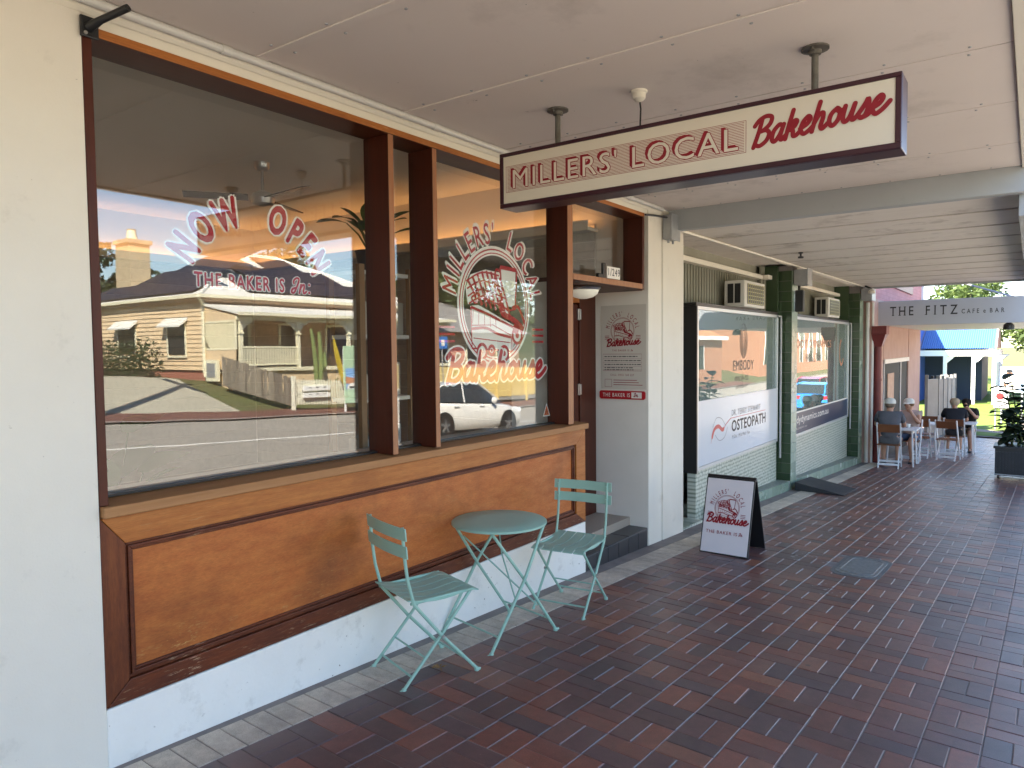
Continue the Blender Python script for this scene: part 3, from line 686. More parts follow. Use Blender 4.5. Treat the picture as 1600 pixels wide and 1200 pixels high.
for a, b_ in ((2.957, 3.0), (3.330, 3.371)):
    mb = MB(); boxf(mb, a, b_, -0.004, 0.2, 1.009, 2.849); part('mullion', mb, [M['frame_v'], M['facewood']], shop, b=0.004)
mb = MB(); boxf(mb, 4.905, 4.985, -0.004, 0.2, 1.009, 2.849); part('door_post', mb, [M['frame_v'], M['facewood']], shop, b=0.004)
mb = MB(); mb.box(4.905, 5.06, 0.03, 0.2, -0.1, 0.954); part('door_post', mb, M['doorwood'], shop, b=0.004)
mb = MB(); boxf(mb, 4.986, 6.249, -0.005, 0.06, 2.172, 2.222); part('transom_rail', mb, [M['frame_h'], M['facewood']], shop, b=0.003)
mb = MB(); mb.box(4.986, 6.384, 0.062, 0.62, 2.17, 2.205); part('porch_ceiling', mb, M['frame_h'], shop)
panes = []
for nm, a, b_, z0, z1 in (('shop_window', 1.360, 2.962, 1.005, 2.855), ('shop_window', 2.995, 3.335, 1.005, 2.855), ('shop_window', 3.366, 4.91, 1.005, 2.855), ('transom_window', 4.98, 6.255, 2.208, 2.855)):
    panes.append(part(nm, B(a, b_, 0.155, 0.161, z0, z1), M['glass'], shop, label='clear pane reflecting the house across the road' if a < 2 else None))
# number plate on the transom
npo = part('number_plate', B(5.62, 5.86, 0.03, 0.036, 2.232, 2.335), M['vinylwhite'], shop, label='cream number plate above the doorway')
d = D2(); d.text('1/249', 5.74, 2.258, 0.062, 1, 'k', 'm', 0.12, align='c')
d.emit(lambda u, v, t: (u, 0.0295 - t, v), {'k': M['black']}, npo, 'number')
part('plate_bracket', MB().box(5.56, 5.612, 0.037, 0.06, 2.225, 2.36).box(5.48, 5.558, 0.037, 0.07, 2.225, 2.265), M['black'], shop, b=0.006)

# lettering on the first and third panes (inside face of the glass)
VY = 0.1685
d = D2()
HALO = [(math.cos(R(q * 45)), math.sin(R(q * 45))) for q in range(8)]
for st, key, lay, dx, dy in [('r', 'w', -0.2 * q_, a * 0.0165, b_ * 0.0165) for q_, (a, b_) in enumerate(HALO)] + [('x', 'r', 5, 0, 0)]:
    d.arc('NOW  OPEN', 2.20, 1.855, 0.385, 90, 0.138, -lay, key, st, 0.14, dx=dx, dy=dy, flare=0.12, span=132, letters='n')
for st, key, lay, dx, dy in [('r', 'w', -0.2 * q_, a * 0.0075, b_ * 0.0075) for q_, (a, b_) in enumerate(HALO)] + [('b', 'r', 3, 0, 0)]:
    d.text('THE BAKER IS', 1.862 + dx, 1.925 + dy, 0.066, -lay, key, st, 0.10, 0, fit=0.50)
script(d, 'In', 2.405, 1.925, 0.048, 0, 'w', 0.42, 0.2, final=False); script(d, 'In', 2.405, 1.925, 0.048, -6, 'r', 0.24, 0.2, final=False)
for z in (1.930, 1.972): d.disc(2.52, z, 0.011, 0, 'w', 12); d.disc(2.52, z, 0.008, -1, 'r', 12)
d.emit(lambda u, v, t: (u, VY + t, v), {'w': M['vinylwhite'], 'r': M['vinylred']}, panes[0], 'lettering')
d = D2()
emblem(d, 4.19, 1.93, 0.40, 0, 'r', 'w')
d.relayer(lambda q, k: -q)
n0 = len(d.items)
script(d, 'Bakehouse', 3.64, 1.40, 0.125, 0, 'w', 0.50, 0.2, 0.0, 1.12); script(d, 'Bakehouse', 3.64, 1.40, 0.125, 0, 'r', 0.30, 0.2, 0.0, 1.12)
d.relayer(lambda q, k: -q * 0.3 - (9 if k == 'w' else 15), n0)
# warning triangle low on the third pane
d.poly([(4.80, 1.075), (4.905, 1.075), (4.853, 1.185)], 0, 'w'); d.poly([(4.815, 1.083), (4.89, 1.083), (4.853, 1.166)], -1, 'o')
d.line([(4.835, 1.09), (4.85, 1.13), (4.868, 1.09)], 0.008, -2, 'k')
M['vinylorange'] = mat('orange_vinyl', (0.62, 0.13, 0.03), 0.5, 0.3)
d.emit(lambda u, v, t: (u, VY + 0.0045 + t * 0.7, v), {'w': M['vinylwhite'], 'r': M['vinylred'], 'o': M['vinylorange'], 'k': M['black']}, panes[2], 'lettering')

# porch: tiled step, side wall, door
part('porch_wall', B(6.386, 6.52, 0.34, 0.62, -0.3, 2.17).box(6.3855, 6.3875, 0.001, 0.56, -0.14, 2.17), M['porchwall'], shop)
M['darktile'] = mat('charcoal_porch_tile', (0.045, 0.046, 0.05), 0.35, 0.5, c2=(0.03, 0.03, 0.033), scale=5, dirt=(0.14, 0.13, 0.12), dscale=9, dlo=0.6, dhi=0.8, damt=0.5)
st = part('porch_step', B(5.168, 6.384, 0.012, 0.9, -0.6, -0.137), M['grout'], shop)
me_t = MB().box(-0.096, 0.096, -0.008, 0, -0.1, 0.085).mesh('step_tile', M['darktile'])
for k in range(6):
    o = link('step_tile', me_t, st); o.location = (5.27 + k * 0.2, 0.012, -0.226); bev(o, 0.004)
me_t2 = MB().box(-0.196, 0.196, -0.14, 0.14, -0.01, 0.0).mesh('porch_tile', M['darktile'])
for k in range(3):
    for j in range(2):
        o = link('porch_tile', me_t2, st); o.location = (5.372 + k * 0.402, 0.148 + j * 0.29, -0.128); bev(o, 0.003)
dr = part('door', B(5.06, 6.06, 0.60, 0.645, -0.12, 2.05), M['doorwood'], shop)
part('door_stile', B(5.93, 6.062, 0.588, 0.6, -0.11, 2.04), M['frame_v'], dr, b=0.004)
for z in (1.95, 1.22, 0.2): part('hinge', MB().box(6.035, 6.068, 0.57, 0.587, z - 0.055, z + 0.055).box(6.072, 6.095, 0.57, 0.587, z - 0.05, z + 0.05), M['steel'], dr, b=0.003)
part('door_frame', MB().box(6.07, 6.384, 0.575, 0.7, -0.127, 2.168), M['doorwood'], shop, b=0.004)
part('door_frame', MB().box(5.06, 6.069, 0.575, 0.7, 2.06, 2.168), M['toprail'], shop, b=0.004)

# room behind the glass
M['roomwall'] = mat('interior_paint', (0.76, 0.72, 0.65), 0.8, 0.2)
M['roomceil'] = mat('interior_ceiling', (0.80, 0.77, 0.70), 0.8, 0.2)
M['roomfloor'] = mat('interior_floor', (0.36, 0.30, 0.24), 0.5, 0.4)
part('room_ceiling', B(0.4, 6.8, 0.3, 6.6, 3.42, 3.5), M['roomceil'], shop)
part('room_floor', B(0.4, 6.8, 0.2, 6.6, -0.3, -0.05), M['roomfloor'], shop)
part('room_wall', MB().box(6.52, 6.7, 0.345, 6.6, -0.3, 3.42), M['roomwall'], shop)
part('room_wall', MB().box(0.4, 6.52, 6.45, 6.6, -0.3, 3.42), M['roomwall'], shop)
part('room_wall', MB().box(0.4, 0.55, 0.3, 6.45, -0.3, 3.42), M['roomwall'], shop)
part('room_wall', MB().box(0.55, 6.52, 0.22, 0.3, 2.986, 3.42), M['roomwall'], shop)
M['lining'] = per_piece('painted_wall_board', [(0, (0.40, 0.375, 0.335)), (0.5, (0.47, 0.44, 0.395)), (1, (0.43, 0.40, 0.36))], 0.6, 0.3, 0.1, 40, 0.15)
me_b = MB().box(-0.02, 0, 0, 5.8, 0, 0.168).mesh('wall_board', M['lining'])
ledge = part('cove_ledge', MB().box(6.30, 6.52, 0.62, 6.45, 2.80, 2.835).box(0.55, 6.30, 6.22, 6.45, 2.80, 2.835).box(6.30, 6.32, 0.62, 6.22, 2.835, 2.90).box(0.55, 6.32, 6.22, 6.24, 2.835, 2.90), M['roomceil'], shop)
for k in range(17):
    o = link('wall_board', me_b, shop); o.location = Vector((6.505, 0.64, -0.04 + k * 0.172)) - Vector(shop.location); bev(o, 0.003)
me_b2 = MB().box(0, 5.9, -0.02, 0, 0, 0.168).mesh('wall_board', M['lining'])
for k in range(17):
    o = link('wall_board', me_b2, shop); o.location = Vector((0.56, 6.445, -0.04 + k * 0.172)) - Vector(shop.location); bev(o, 0.003)
M['led'] = mat('warm_led_strip', (1.0, 0.47, 0.16), emit=1.7)
part('cove_light', MB().box(6.40, 6.43, 0.66, 6.35, 2.836, 2.846).box(0.6, 6.38, 6.33, 6.36, 2.836, 2.846), M['led'], shop, label='warm orange light strip along the room cove')
M['ledge'] = mat('pale_display_ledge', (0.60, 0.54, 0.45), 0.5, 0.4, c2=(0.52, 0.46, 0.38), scale=2)
part('display_ledge', MB().box(1.36, 4.9, 0.205, 0.62, 0.93, 0.968).box(1.36, 4.9, 0.6, 0.62, 0.0, 0.93), M['ledge'], shop, b=0.004)
# partition from door post to the room beside the porch
part('partition', MB().box(4.99, 5.05, 0.205, 0.62, -0.1, 2.17).box(5.05, 6.386, 0.62, 0.68, 2.168, 2.21), M['roomwall'], shop)

# ------------------------------------------------------------------ awning over the bakery
aw = thing('awning', 'flat sheeted awning soffit with cover strips above the bakery footpath', 'awning', (1.3, -1.4, 2.99))
seams = [-2.85, -1.86, -0.87, 0.12, 1.12, 2.105, 3.085, 4.05, 5.03, 6.06, 6.848]
for a, b_ in zip(seams, seams[1:]):
    lap = 0.0; g_ = 0.0045
    part('soffit_sheet', MB().hexa([(a + g_, -2.9, 2.99 - lap * 0.5), (b_ - g_, -2.9, 2.99 + lap * 0.5), (b_ - g_, 0, 2.99 + lap * 0.5), (a + g_, 0, 2.99 - lap * 0.5)], [(a + g_, -2.9, 3.004), (b_ - g_, -2.9, 3.008), (b_ - g_, 0, 3.008), (a + g_, 0, 3.004)]), M['soffit'], aw)
for s_ in seams[:7]: part('cover_strip', B(s_ - 0.03, s_ + 0.03, -2.9, 0.0, 2.982, 2.9895), M['soffit'], aw, b=0.002)
nb = MB(); rr = random.Random(5)
for a, b_ in zip(seams, seams[1:]):
    for k in range(8):
        for q in (a + 0.055, b_ - 0.055):
            y = -0.2 - k * 0.36 + rr.uniform(-0.02, 0.02)
            nb.lathe([(0.0085, 0), (0.0065, -0.004)], (q + rr.uniform(-0.008, 0.008), y, 2.99), 6)
part('nail_heads', nb, M['galv'], aw, kind='stuff')
part('awning_roof', B(-9, 6.95, -2.96, 0.0, 3.10, 3.15), M['galv'], aw)
part('fascia', B(-9, 6.95, -2.965, -2.903, 2.972, 3.20), M['creamtrim'], aw, b=0.004)
part('soffit_sheet', B(-9, -2.856, -2.9, 0, 2.99, 3.0), M['soffit'], aw)
part('eave_gap_shade', B(-9, 6.9, -2.9, 0, 3.03, 3.06), M['black'], aw)  # black sheet behind the seams, painting in the shade of their gaps
part('beam', B(6.851, 6.955, -2.95, -0.005, 2.79, 3.03), M['beam'], aw, b=0.004)
part('cornice_strip', MB().prism([(-9, -0.002, 2.93), (-9, -0.018, 2.945), (-9, -0.018, 2.988), (-9, -0.002, 2.988)], (15.4, 0, 0)), M['creamtrim'], aw)
pipe = MB().tube([(-6, -0.04, 2.966), (6.62, -0.04, 2.966)], 0.019, 10)
for x in (0.4, 1.9, 3.3, 4.3, 5.9): pipe.tube([(x, -0.04, 2.966), (x + 0.05, -0.04, 2.966)], 0.0225, 10)
solo('electrical_conduit', pipe, M['conduit'], 'grey conduit pipe running along the top of the bakery windows', 'conduit', smooth=True)
jb = thing('junction_box', 'grey electrical junction box high on the cream column', 'electrical box', (6.78, -0.05, 2.67))
part('box_body', B(6.70, 6.90, -0.09, -0.003, 2.69, 2.93), M['galv'], jb, b=0.008)
part('box_lid', B(6.693, 6.907, -0.105, -0.091, 2.68, 2.94), M['galv'], jb, b=0.006)
part('cable_gland', MB().tube([(6.74, -0.05, 2.69), (6.74, -0.05, 2.655)], 0.012, 8).tube([(6.85, -0.05, 2.69), (6.85, -0.05, 2.655)], 0.012, 8), M['galv'], jb, smooth=True)
part('cable', MB().tube([(6.70, -0.05, 2.90), (6.45, -0.03, 2.885), (6.28, -0.02, 2.87)], 0.010, 6), M['black'], jb, smooth=True)
br = thing('flag_bracket', 'black angled flag pole bracket above the window corner', 'bracket', (1.345, -0.01, 2.86))
part('back_plate', B(1.322, 1.388, -0.022, -0.007, 2.835, 2.915), M['black'], br, b=0.004)
part('socket_tube', MB().tube([(1.352, -0.02, 2.872), (1.372, -0.075, 2.893), (1.42, -0.19, 2.925)], [0.020, 0.014, 0.014], 12), M['black'], br, smooth=True)
part('bolt', MB().lathe([(0.007, 0), (0.007, -0.006)], (1.337, -0.022, 2.848), 8, 'y').lathe([(0.007, 0), (0.007, -0.006)], (1.372, -0.022, 2.9), 8, 'y'), M['steel'], br)

# ------------------------------------------------------------------ second awning
aw2 = thing('awning', 'grimy boarded awning soffit beyond the grey beam, above the green shops', 'awning', (11.5, -1.4, 2.83))
k = 0; x = 6.957
while x < 16.5:
    b_ = min(x + 0.945, 16.55)
    part('soffit_board', MB().hexa([(x + 0.012, -2.88, 2.826), (b_ - 0.012, -2.88, 2.834), (b_ - 0.012, -0.02, 2.834), (x + 0.012, -0.02, 2.826)], [(x + 0.012, -2.88, 2.836), (b_ - 0.012, -2.88, 2.844), (b_ - 0.012, -0.02, 2.844), (x + 0.012, -0.02, 2.836)]), M['soffit2'], aw2); x = b_; k += 1
part('awning_roof', B(6.96, 16.56, -2.95, 0.3, 2.98, 3.02), M['galv'], aw2)
part('soffit_gap_shade', B(6.96, 16.55, -2.88, 0.0, 2.852, 2.87), M['black'], aw2)  # black sheet above the boards puts shadow lines into their gaps
part('fascia', B(6.96, 16.6, -2.94, -2.885, 2.62, 3.0), M['beam'], aw2, b=0.004)
part('end_fascia', B(16.555, 16.60, -2.884, 0.0, 2.80, 3.0), M['beam'], aw2, b=0.004)
part('valance', B(6.96, 16.55, -0.06, -0.018, 2.815, 2.86), M['creamtrim'], aw2, b=0.003)
pp = MB().tube([(6.92, -0.085, 2.80), (9.5, -0.10, 2.812), (11.2, -0.12, 2.815), (16.3, -0.2, 2.815)], 0.013, 8)
solo('electrical_conduit', pp, M['creamtrim'], 'cream conduit pipe along the wall side of the boarded awning', 'conduit', smooth=True)
solo('soffit_light_fitting', MB().lathe([(0.03, 0), (0.03, -0.015), (0.012, -0.02), (0.012, -0.05), (0.035, -0.055), (0.035, -0.075)], (9.75, -0.55, 2.83), 12), M['blackplastic'], 'small dark fitting hanging from the boarded awning', 'light fitting', smooth=True)
# ------------------------------------------------------------------ green tiled shops beyond the column
def fy(x, off=0.0): return -0.02 * (x - 7.2) + off          # their front line drifts a little towards the street
M['greentile'] = per_piece('glazed_green_tile', [(0, (0.038, 0.066, 0.030)), (0.5, (0.050, 0.085, 0.040)), (1, (0.030, 0.055, 0.025))], 0.22, 0.5, 0.05, 30, 0.12, 0.05)
M['palegreen'] = per_piece('pale_green_tile', [(0, (0.25, 0.33, 0.25)), (0.5, (0.31, 0.39, 0.30)), (1, (0.21, 0.28, 0.21))], 0.25, 0.5, 0.05, 30, 0.12, 0.05)
def mosaic_mat():
    m, nt, n, l, b = _new('white_and_green_mosaic')
    v = _coord(nt, (1, 0.02, 1)); vo = n.new('ShaderNodeTexVoronoi'); vo.inputs['Scale'].default_value = 22; vo.inputs['Randomness'].default_value = 0.25
    l.new(v, vo.inputs['Vector'])
    f = _ramp(nt, vo.outputs['Distance'], [(0.30, (0.62, 0.64, 0.56)), (0.55, (0.22, 0.27, 0.20))])
    l.new(f, b.inputs['Base Color']); b.inputs['Roughness'].default_value = 0.35
    _bump(nt, b, vo.outputs['Distance'], 0.3, 0.003); return m
M['mosaic'] = mosaic_mat()
M['shopglass'] = glass('tinted_shop_glass', (0.80, 0.88, 0.86), 0.075, 0.42, (0.33, 0.40, 0.365))  # pale green diffuse layer paints hazy reflections into the glass
M['navy'] = mat('navy_print', (0.012, 0.035, 0.085), 0.3, 0.5)
M['panelwhite'] = mat('white_sign_panel', (0.66, 0.68, 0.72), 0.18, 0.5)
M['ink'] = mat('black_print', (0.02, 0.02, 0.022), 0.4, 0.4)
M['greyink'] = mat('grey_print', (0.22, 0.22, 0.23), 0.4, 0.4)
M['corr'] = mat('stained_corrugated_panel', (0.34, 0.33, 0.27), 0.5, 0.4, c2=(0.20, 0.19, 0.14), scale=3, stretch=(1, 1, 0.4), amt=0.8)
M['alu'] = mat('aluminium_frame', (0.62, 0.64, 0.65), 0.35, 0.5, 0.7)
M['curtain'] = mat('grey_green_blind', (0.23, 0.27, 0.25), 0.8, 0.2)

def tile_pillar(name, label, x0, x1, y0, y1):
    t = thing(name, label, 'pillar', ((x0 + x1) / 2, y0, gx(x0)), group='green tiled pillars')
    zb = gx(x1) - 0.05
    part('core', B(x0 + 0.008, x1 - 0.008, y0 + 0.008, y1, zb, 2.815), M['mortar'], t)
    tw, th = (y1 - y0) / 3, 0.152
    mf = MB().box(-(x1 - x0) / 4 + 0.002, (x1 - x0) / 4 - 0.002, 0, 0.008, 0.002, th - 0.002).mesh('wall_tile', M['palegreen'])
    ms = MB().box(0, 0.008, 0.002, tw - 0.002, 0.002, th - 0.002).mesh('wall_tile', M['greentile'])
    z = zb; r = 0
    while z < 2.80:
        if z + th > 2.815: break
        for q in (0.25, 0.75):
            o = link('wall_tile', mf, t); o.location = Vector((x0 + (x1 - x0) * q, y0, z)) - Vector(t.location)
        for k in range(3):
            o = link('wall_tile', ms, t); o.location = Vector((x0, y0 + 0.008 + k * tw * 0.98, z)) - Vector(t.location)
        z += th; r += 1
    return t
tile_pillar('tiled_pillar', 'green tiled pillar between the two glass shopfronts', 11.16, 11.46, -0.08, 0.34)
tile_pillar('tiled_pillar', 'green tiled pillar beside the dark red downpipe', 15.82, 16.16, -0.175, 0.22)

def shopfront(label, x0, x1, blk=True):
    t = thing('glass_shopfront', label, 'shopfront', ((x0 + x1) / 2, fy(x0), gx(x0) + 0.1))
    wy = fy((x0 + x1) / 2, 0.15)
    part('base_wall', B(x0, x1, wy, wy + 0.1, gx(x1), 0.20), M['mosaic'], t)
    part('window_frame', MB().box(x0, x1, wy - 0.02, wy + 0.04, 0.20, 0.235).box(x0, x1, wy - 0.02, wy + 0.04, 2.05, 2.09)
         .box(x0, x0 + 0.03, wy - 0.02, wy + 0.04, 0.236, 2.049).box(x1 - 0.03, x1, wy - 0.02, wy + 0.04, 0.236, 2.049), M['alu'], t, b=0.003)
    part('top_board', B(x0 - 0.02, x1, wy - 0.01, wy + 0.25, 2.092, 2.13), M['black'], t)
    if blk: part('side_panel', B(x0 - 0.03, x0 - 0.002, wy - 0.02, wy + 0.6, gx(x0) + 0.55, 2.09), M['black'], t)
    gl = part('window_pane', B(x0 + 0.03, x1 - 0.03, wy, wy + 0.006, 0.236, 2.049), M['shopglass'], t)
    part('blind', B(x0, x1, wy + 0.5, wy + 0.52, -0.2, 2.2), M['curtain'], t)
    part('wall_lining', B(x0 - 0.6, x1 + 0.1, wy + 0.27, wy + 0.3, 2.10, 2.82), M['corr'], t)
    cb = MB()
    for k in range(int((x1 - x0 + 0.5) / 0.09)): cb.tube([(x0 - 0.5 + k * 0.09, wy + 0.262, 2.13), (x0 - 0.5 + k * 0.09, wy + 0.262, 2.62)], 0.018, 6)
    part('corrugated_panel', cb, M['corr'], t, smooth=True)
    part('ceiling_strip', MB().box(x0 - 0.6, x1, wy + 0.16, wy + 0.26, 2.62, 2.68), M['creamtrim'], t, b=0.004)
    part('recess_ceiling', B(x0 - 0.62, x1 + 0.1, fy(x0) - 0.0, wy + 0.3, 2.82, 2.83), M['soffit2'], t)
    part('bracket_pipe', MB().tube([(x1 - 0.1, wy - 0.04, 2.07), (x1 + 0.01, wy - 0.05, 2.07), (x1 + 0.02, wy - 0.05, 2.0), (x1 + 0.02, wy - 0.05, -0.05)], 0.016, 8), M['galv'], t, smooth=True)
    part('upper_wall', B(x0 - 0.6 if blk else x0 - 0.01, x1 + (0.10 if blk else 0.88), fy(x0) + 0.06, fy(x0) + 0.4, 3.02, 6.9), M['render'], t)  # unseen wall added above the awning, height set to block sun
    part('sun_block_roof', B(x0 - 0.6 if blk else x0 - 0.01, x1 + (0.10 if blk else 0.88), fy(x0) + 0.4, fy(x0) + 9, 3.0, 3.1), M['galv'], t)  # unseen roof added with the wall to stop sunlight leaking through
    part('side_wall', B(x1, x1 + 0.08, wy, wy + 0.9, -0.7, 2.82), M['greentile'], t)
    part('back_wall', B(x0 - 0.66, x1 + 0.1, wy + 0.9, wy + 1.0, -0.7, 2.82), M['curtain'], t)
    return t, gl, wy
t1, g1, wy1 = shopfront('osteopath glass shopfront with white lower sign panel and mosaic base', 7.86, 11.05)
pan = part('sign_panel', B(7.885, 11.025, wy1 - 0.012, wy1 - 0.003, 0.24, 1.0), M['panelwhite'], t1)
d = D2()
d.piece = '=caption'; d.text('DR. TERRY STEWART', 9.02, 0.745, 0.075, 1, 'g', 'r', 0.05, fit=1.2); d.text('OSTEOPATH', 9.02, 0.545, 0.135, 1, 'k', 'b', 0.06, fit=1.45, letters='o')
d.piece = '=small_print'; d.text('M.Ost.  M.Sc.Med. Pain', 9.04, 0.452, 0.045, 1, 'g', 'r', 0.1); d.rect(9.0, 0.715, 10.45, 0.722, 1, 'r')
d.line(smooth_pts([(8.30, 0.47), (8.40, 0.62), (8.55, 0.655), (8.70, 0.60), (8.82, 0.66), (9.0, 0.72)], 6), [0.006] * 3 + [0.05] * 18 + [0.012] * 10, 1, 'r')
d.piece = '=swoosh'; d.line(smooth_pts([(8.36, 0.66), (8.48, 0.76), (8.66, 0.74), (8.80, 0.64)], 6), 0.008, 1, 'g'); d.line(smooth_pts([(8.44, 0.56), (8.58, 0.48), (8.76, 0.50), (8.88, 0.62)], 6), 0.008, 1, 'g'); d.piece = None
M['coral'] = mat('coral_print', (0.55, 0.10, 0.09), 0.4, 0.4)
d.emit(lambda u, v, t: (u, wy1 - 0.0135 - t, v), {'k': M['ink'], 'g': M['greyink'], 'r': M['coral']}, pan, 'lettering')
d = D2()
d.piece = '=fingerprint_badge'
for k in range(7):
    s_ = 1 - k * 0.14; d.ring(9.52, 1.70 - 0.012 * k, 0.15 * s_, 0.225 * s_, 0.008, 1, 'k', 28)
d.text('EMBODY', 9.52, 1.315, 0.13, 1, 'k', 'r', 0.06, 0, 1.0, 'c', fit=0.84, letters='e'); d.piece = '=caption'; d.text('HEALTH CO', 9.45, 1.18, 0.06, 1, 'k', 'm', 0.12, 0, 1, 'c'); d.piece = '=small_print'; d.text('OSTEOPATHY', 9.45, 1.08, 0.042, 1, 'k', 'r', 0.2, 0, 1, 'c')
d.emit(lambda u, v, t: (u, wy1 - 0.002 - t, v), {'k': M['ink']}, g1, 'lettering')

t2, g2, wy2 = shopfront('second green tiled shopfront with navy web address band', 11.47, 15.72, False)
pan = part('sign_panel', B(11.5, 15.69, wy2 - 0.010, wy2 - 0.003, 0.24, 0.56), M['navy'], t2)
d = D2(); d.piece = '=web_address'; d.text('bodydynamics.com.au', 11.52, 0.40, 0.11, 1, 'w', 'm', 0.06, fit=2.5); d.piece = '=small_print'; d.text('book online at bodydynamics.com.au', 11.6, 0.30, 0.035, 1, 'w', 'r', 0.1)
d.piece = '=stripe'; d.rect(11.5, 0.565, 15.69, 0.59, 1, 'w')
d.emit(lambda u, v, t: (u, wy2 - 0.0105 - t, v), {'w': M['vinylwhite']}, pan, 'lettering')
d = D2(); d.piece = '=caption'; d.text('BODY DYNAMICS', 11.62, 1.60, 0.13, 1, 'o', 'r', 0.10, fit=2.6); d.piece = '=caption'; d.text('HEALTH', 12.4, 1.36, 0.14, 1, 'k', 'r', 0.3)
d.piece = '=swirl'; d.ring(15.1, 1.50, 0.17, 0.24, 0.05, 1, 'o', 24, 100, 330)
M['paleorange'] = mat('orange_print', (0.50, 0.19, 0.09), 0.4, 0.4)
d.emit(lambda u, v, t: (u, wy2 - 0.002 - t, v), {'o': M['paleorange'], 'k': M['ink']}, g2, 'lettering')

# raised tiled step along both shopfronts
st2 = thing('tiled_step', 'low pale green tiled step along the two glass shopfronts', 'step', (11.5, -0.1, -0.55))
M['steptop'] = mat('speckled_step_top', (0.30, 0.33, 0.29), 0.6, 0.3, c2=(0.18, 0.21, 0.18), scale=30, amt=0.5)
nx = 30
for x0, x1 in ((8.1, 11.155), (11.465, 15.815)):
    def P(x, off, dz): return (x, fy(x, off), gx(x) + dz)
    part('step_slab', MB().hexa([P(x0, 0.008, -0.2), P(x1, 0.008, -0.2), P(x1, 0.4, -0.2), P(x0, 0.4, -0.2)], [P(x0, 0.008, 0.13), P(x1, 0.008, 0.13), P(x1, 0.4, 0.13), P(x0, 0.4, 0.13)]), M['steptop'], st2)
    k = 0
    while x0 + (k + 1) * 0.155 < x1:
        a = x0 + k * 0.155; b_ = a + 0.151
        part('edge_tile', MB().hexa([P(a, -0.004, -0.02), P(b_, -0.004, -0.02), P(b_, 0.0075, -0.02), P(a, 0.0075, -0.02)], [P(a, -0.004, 0.128), P(b_, -0.004, 0.128), P(b_, 0.0075, 0.128), P(a, 0.0075, 0.128)]), M['palegreen'], st2); k += 1
# entry alcove floor by the column
alc = MB().hexa([(7.245, 0.02, gx(7.2) - 0.2), (7.86, 0.02, gx(7.8) - 0.2), (7.86, 1.1, gx(7.8) - 0.2), (7.245, 1.1, gx(7.2) - 0.2)], [(7.245, 0.02, gx(7.2) + 0.02), (7.86, 0.02, gx(7.8) + 0.02), (7.86, 1.1, gx(7.8) + 0.02), (7.245, 1.1, gx(7.2) + 0.02)])
o = part('alcove_paving', alc, M['mosaic']); tag(o, kind='structure')

def aircon(label, x0, x1, y0, y1, z0, z1):
    t = thing('air_conditioner', label, 'air conditioner', ((x0 + x1) / 2, y0, z0), group='window air conditioners')
    M['acwhite'] = mat('aged_ac_casing', (0.62, 0.60, 0.55), 0.45, 0.4, dirt=(0.35, 0.31, 0.26), dscale=6)
    part('casing', B(x0, x1, y0, y1, z0, z1), M['acwhite'], t, b=0.015)
    h = z1 - z0; dd = (y1 - y0)
    for a, b_ in ((0.18, 0.46), (0.52, 0.80)):
        v = part('side_vent', B(x0 - 0.004, x0 - 0.001, y1 - dd * b_, y1 - dd * a, z0 + h * 0.15, z1 - h * 0.12), M['black'], t)
    M['acgrille'] = mat('yellowed_grille', (0.50, 0.47, 0.28), 0.5, 0.4)
    part('front_backing', B(x0 + 0.1, x1 - 0.06, y0 - 0.004, y0 - 0.001, z0 + 0.04, z1 - 0.04), M['black'], t)
    gb = MB()
    for k in range(6): gb.box(x0 + 0.1, x1 - 0.06, y0 - 0.012, y0 - 0.006, z0 + 0.045 + k * (h - 0.095) / 5, z0 + 0.055 + k * (h - 0.095) / 5)
    for k in range(9): gb.box(x0 + 0.1 + k * (x1 - x0 - 0.17) / 8, x0 + 0.11 + k * (x1 - x0 - 0.17) / 8, y0 - 0.0185, y0 - 0.0125, z0 + 0.04, z1 - 0.04)
    part('front_grille', gb, M['acgrille'], t)
aircon('white window air conditioner above the osteopath window', 9.2, 10.05, -0.01, 0.26, 2.135, 2.475)
aircon('white window air conditioner above the navy web address window', 13.6, 14.5, -0.06, 0.18, 2.14, 2.49)
for x, lab in ((11.30, 'grey meter box on top of the middle green pillar'), (16.0, 'grey meter box on the green pillar beside the cafe')):
    t = thing('meter_box', lab, 'electrical box', (x, fy(x) - 0.1, 2.5)); w = 0.13 if x < 12 else 0.2
    part('box_body', B(x - w, x + w, fy(x) - 0.2, fy(x) - 0.012, 2.53, 2.76), M['galv'], t, b=0.01)
    part('box_lid', B(x - w - 0.008, x + w + 0.008, fy(x) - 0.215, fy(x) - 0.2, 2.52, 2.77), M['galv'], t, b=0.006)
    if x < 12:
        part('isolator', B(x - 0.05, x + 0.05, fy(x) - 0.13, fy(x) - 0.012, 2.14, 2.46), M['blackplastic'], t, b=0.012)
        part('cable', MB().tube([(x, fy(x) - 0.06, 2.53), (x, fy(x) - 0.06, 2.45)], 0.02, 6), M['black'], t)
t = thing('security_camera', 'small black floodlight at the far corner of the boarded awning', 'camera', (15.9, -0.3, 2.8))
part('arm', MB().tube([(15.9, -0.25, 2.815), (15.85, -0.36, 2.76), (15.8, -0.4, 2.70)], 0.02, 8), M['black'], t, smooth=True)
part('head', MB().lathe([(0.02, 0), (0.06, -0.03), (0.07, -0.08), (0.03, -0.09)], (15.8, -0.38, 2.74), 12), M['vinylwhite'], t, smooth=True)

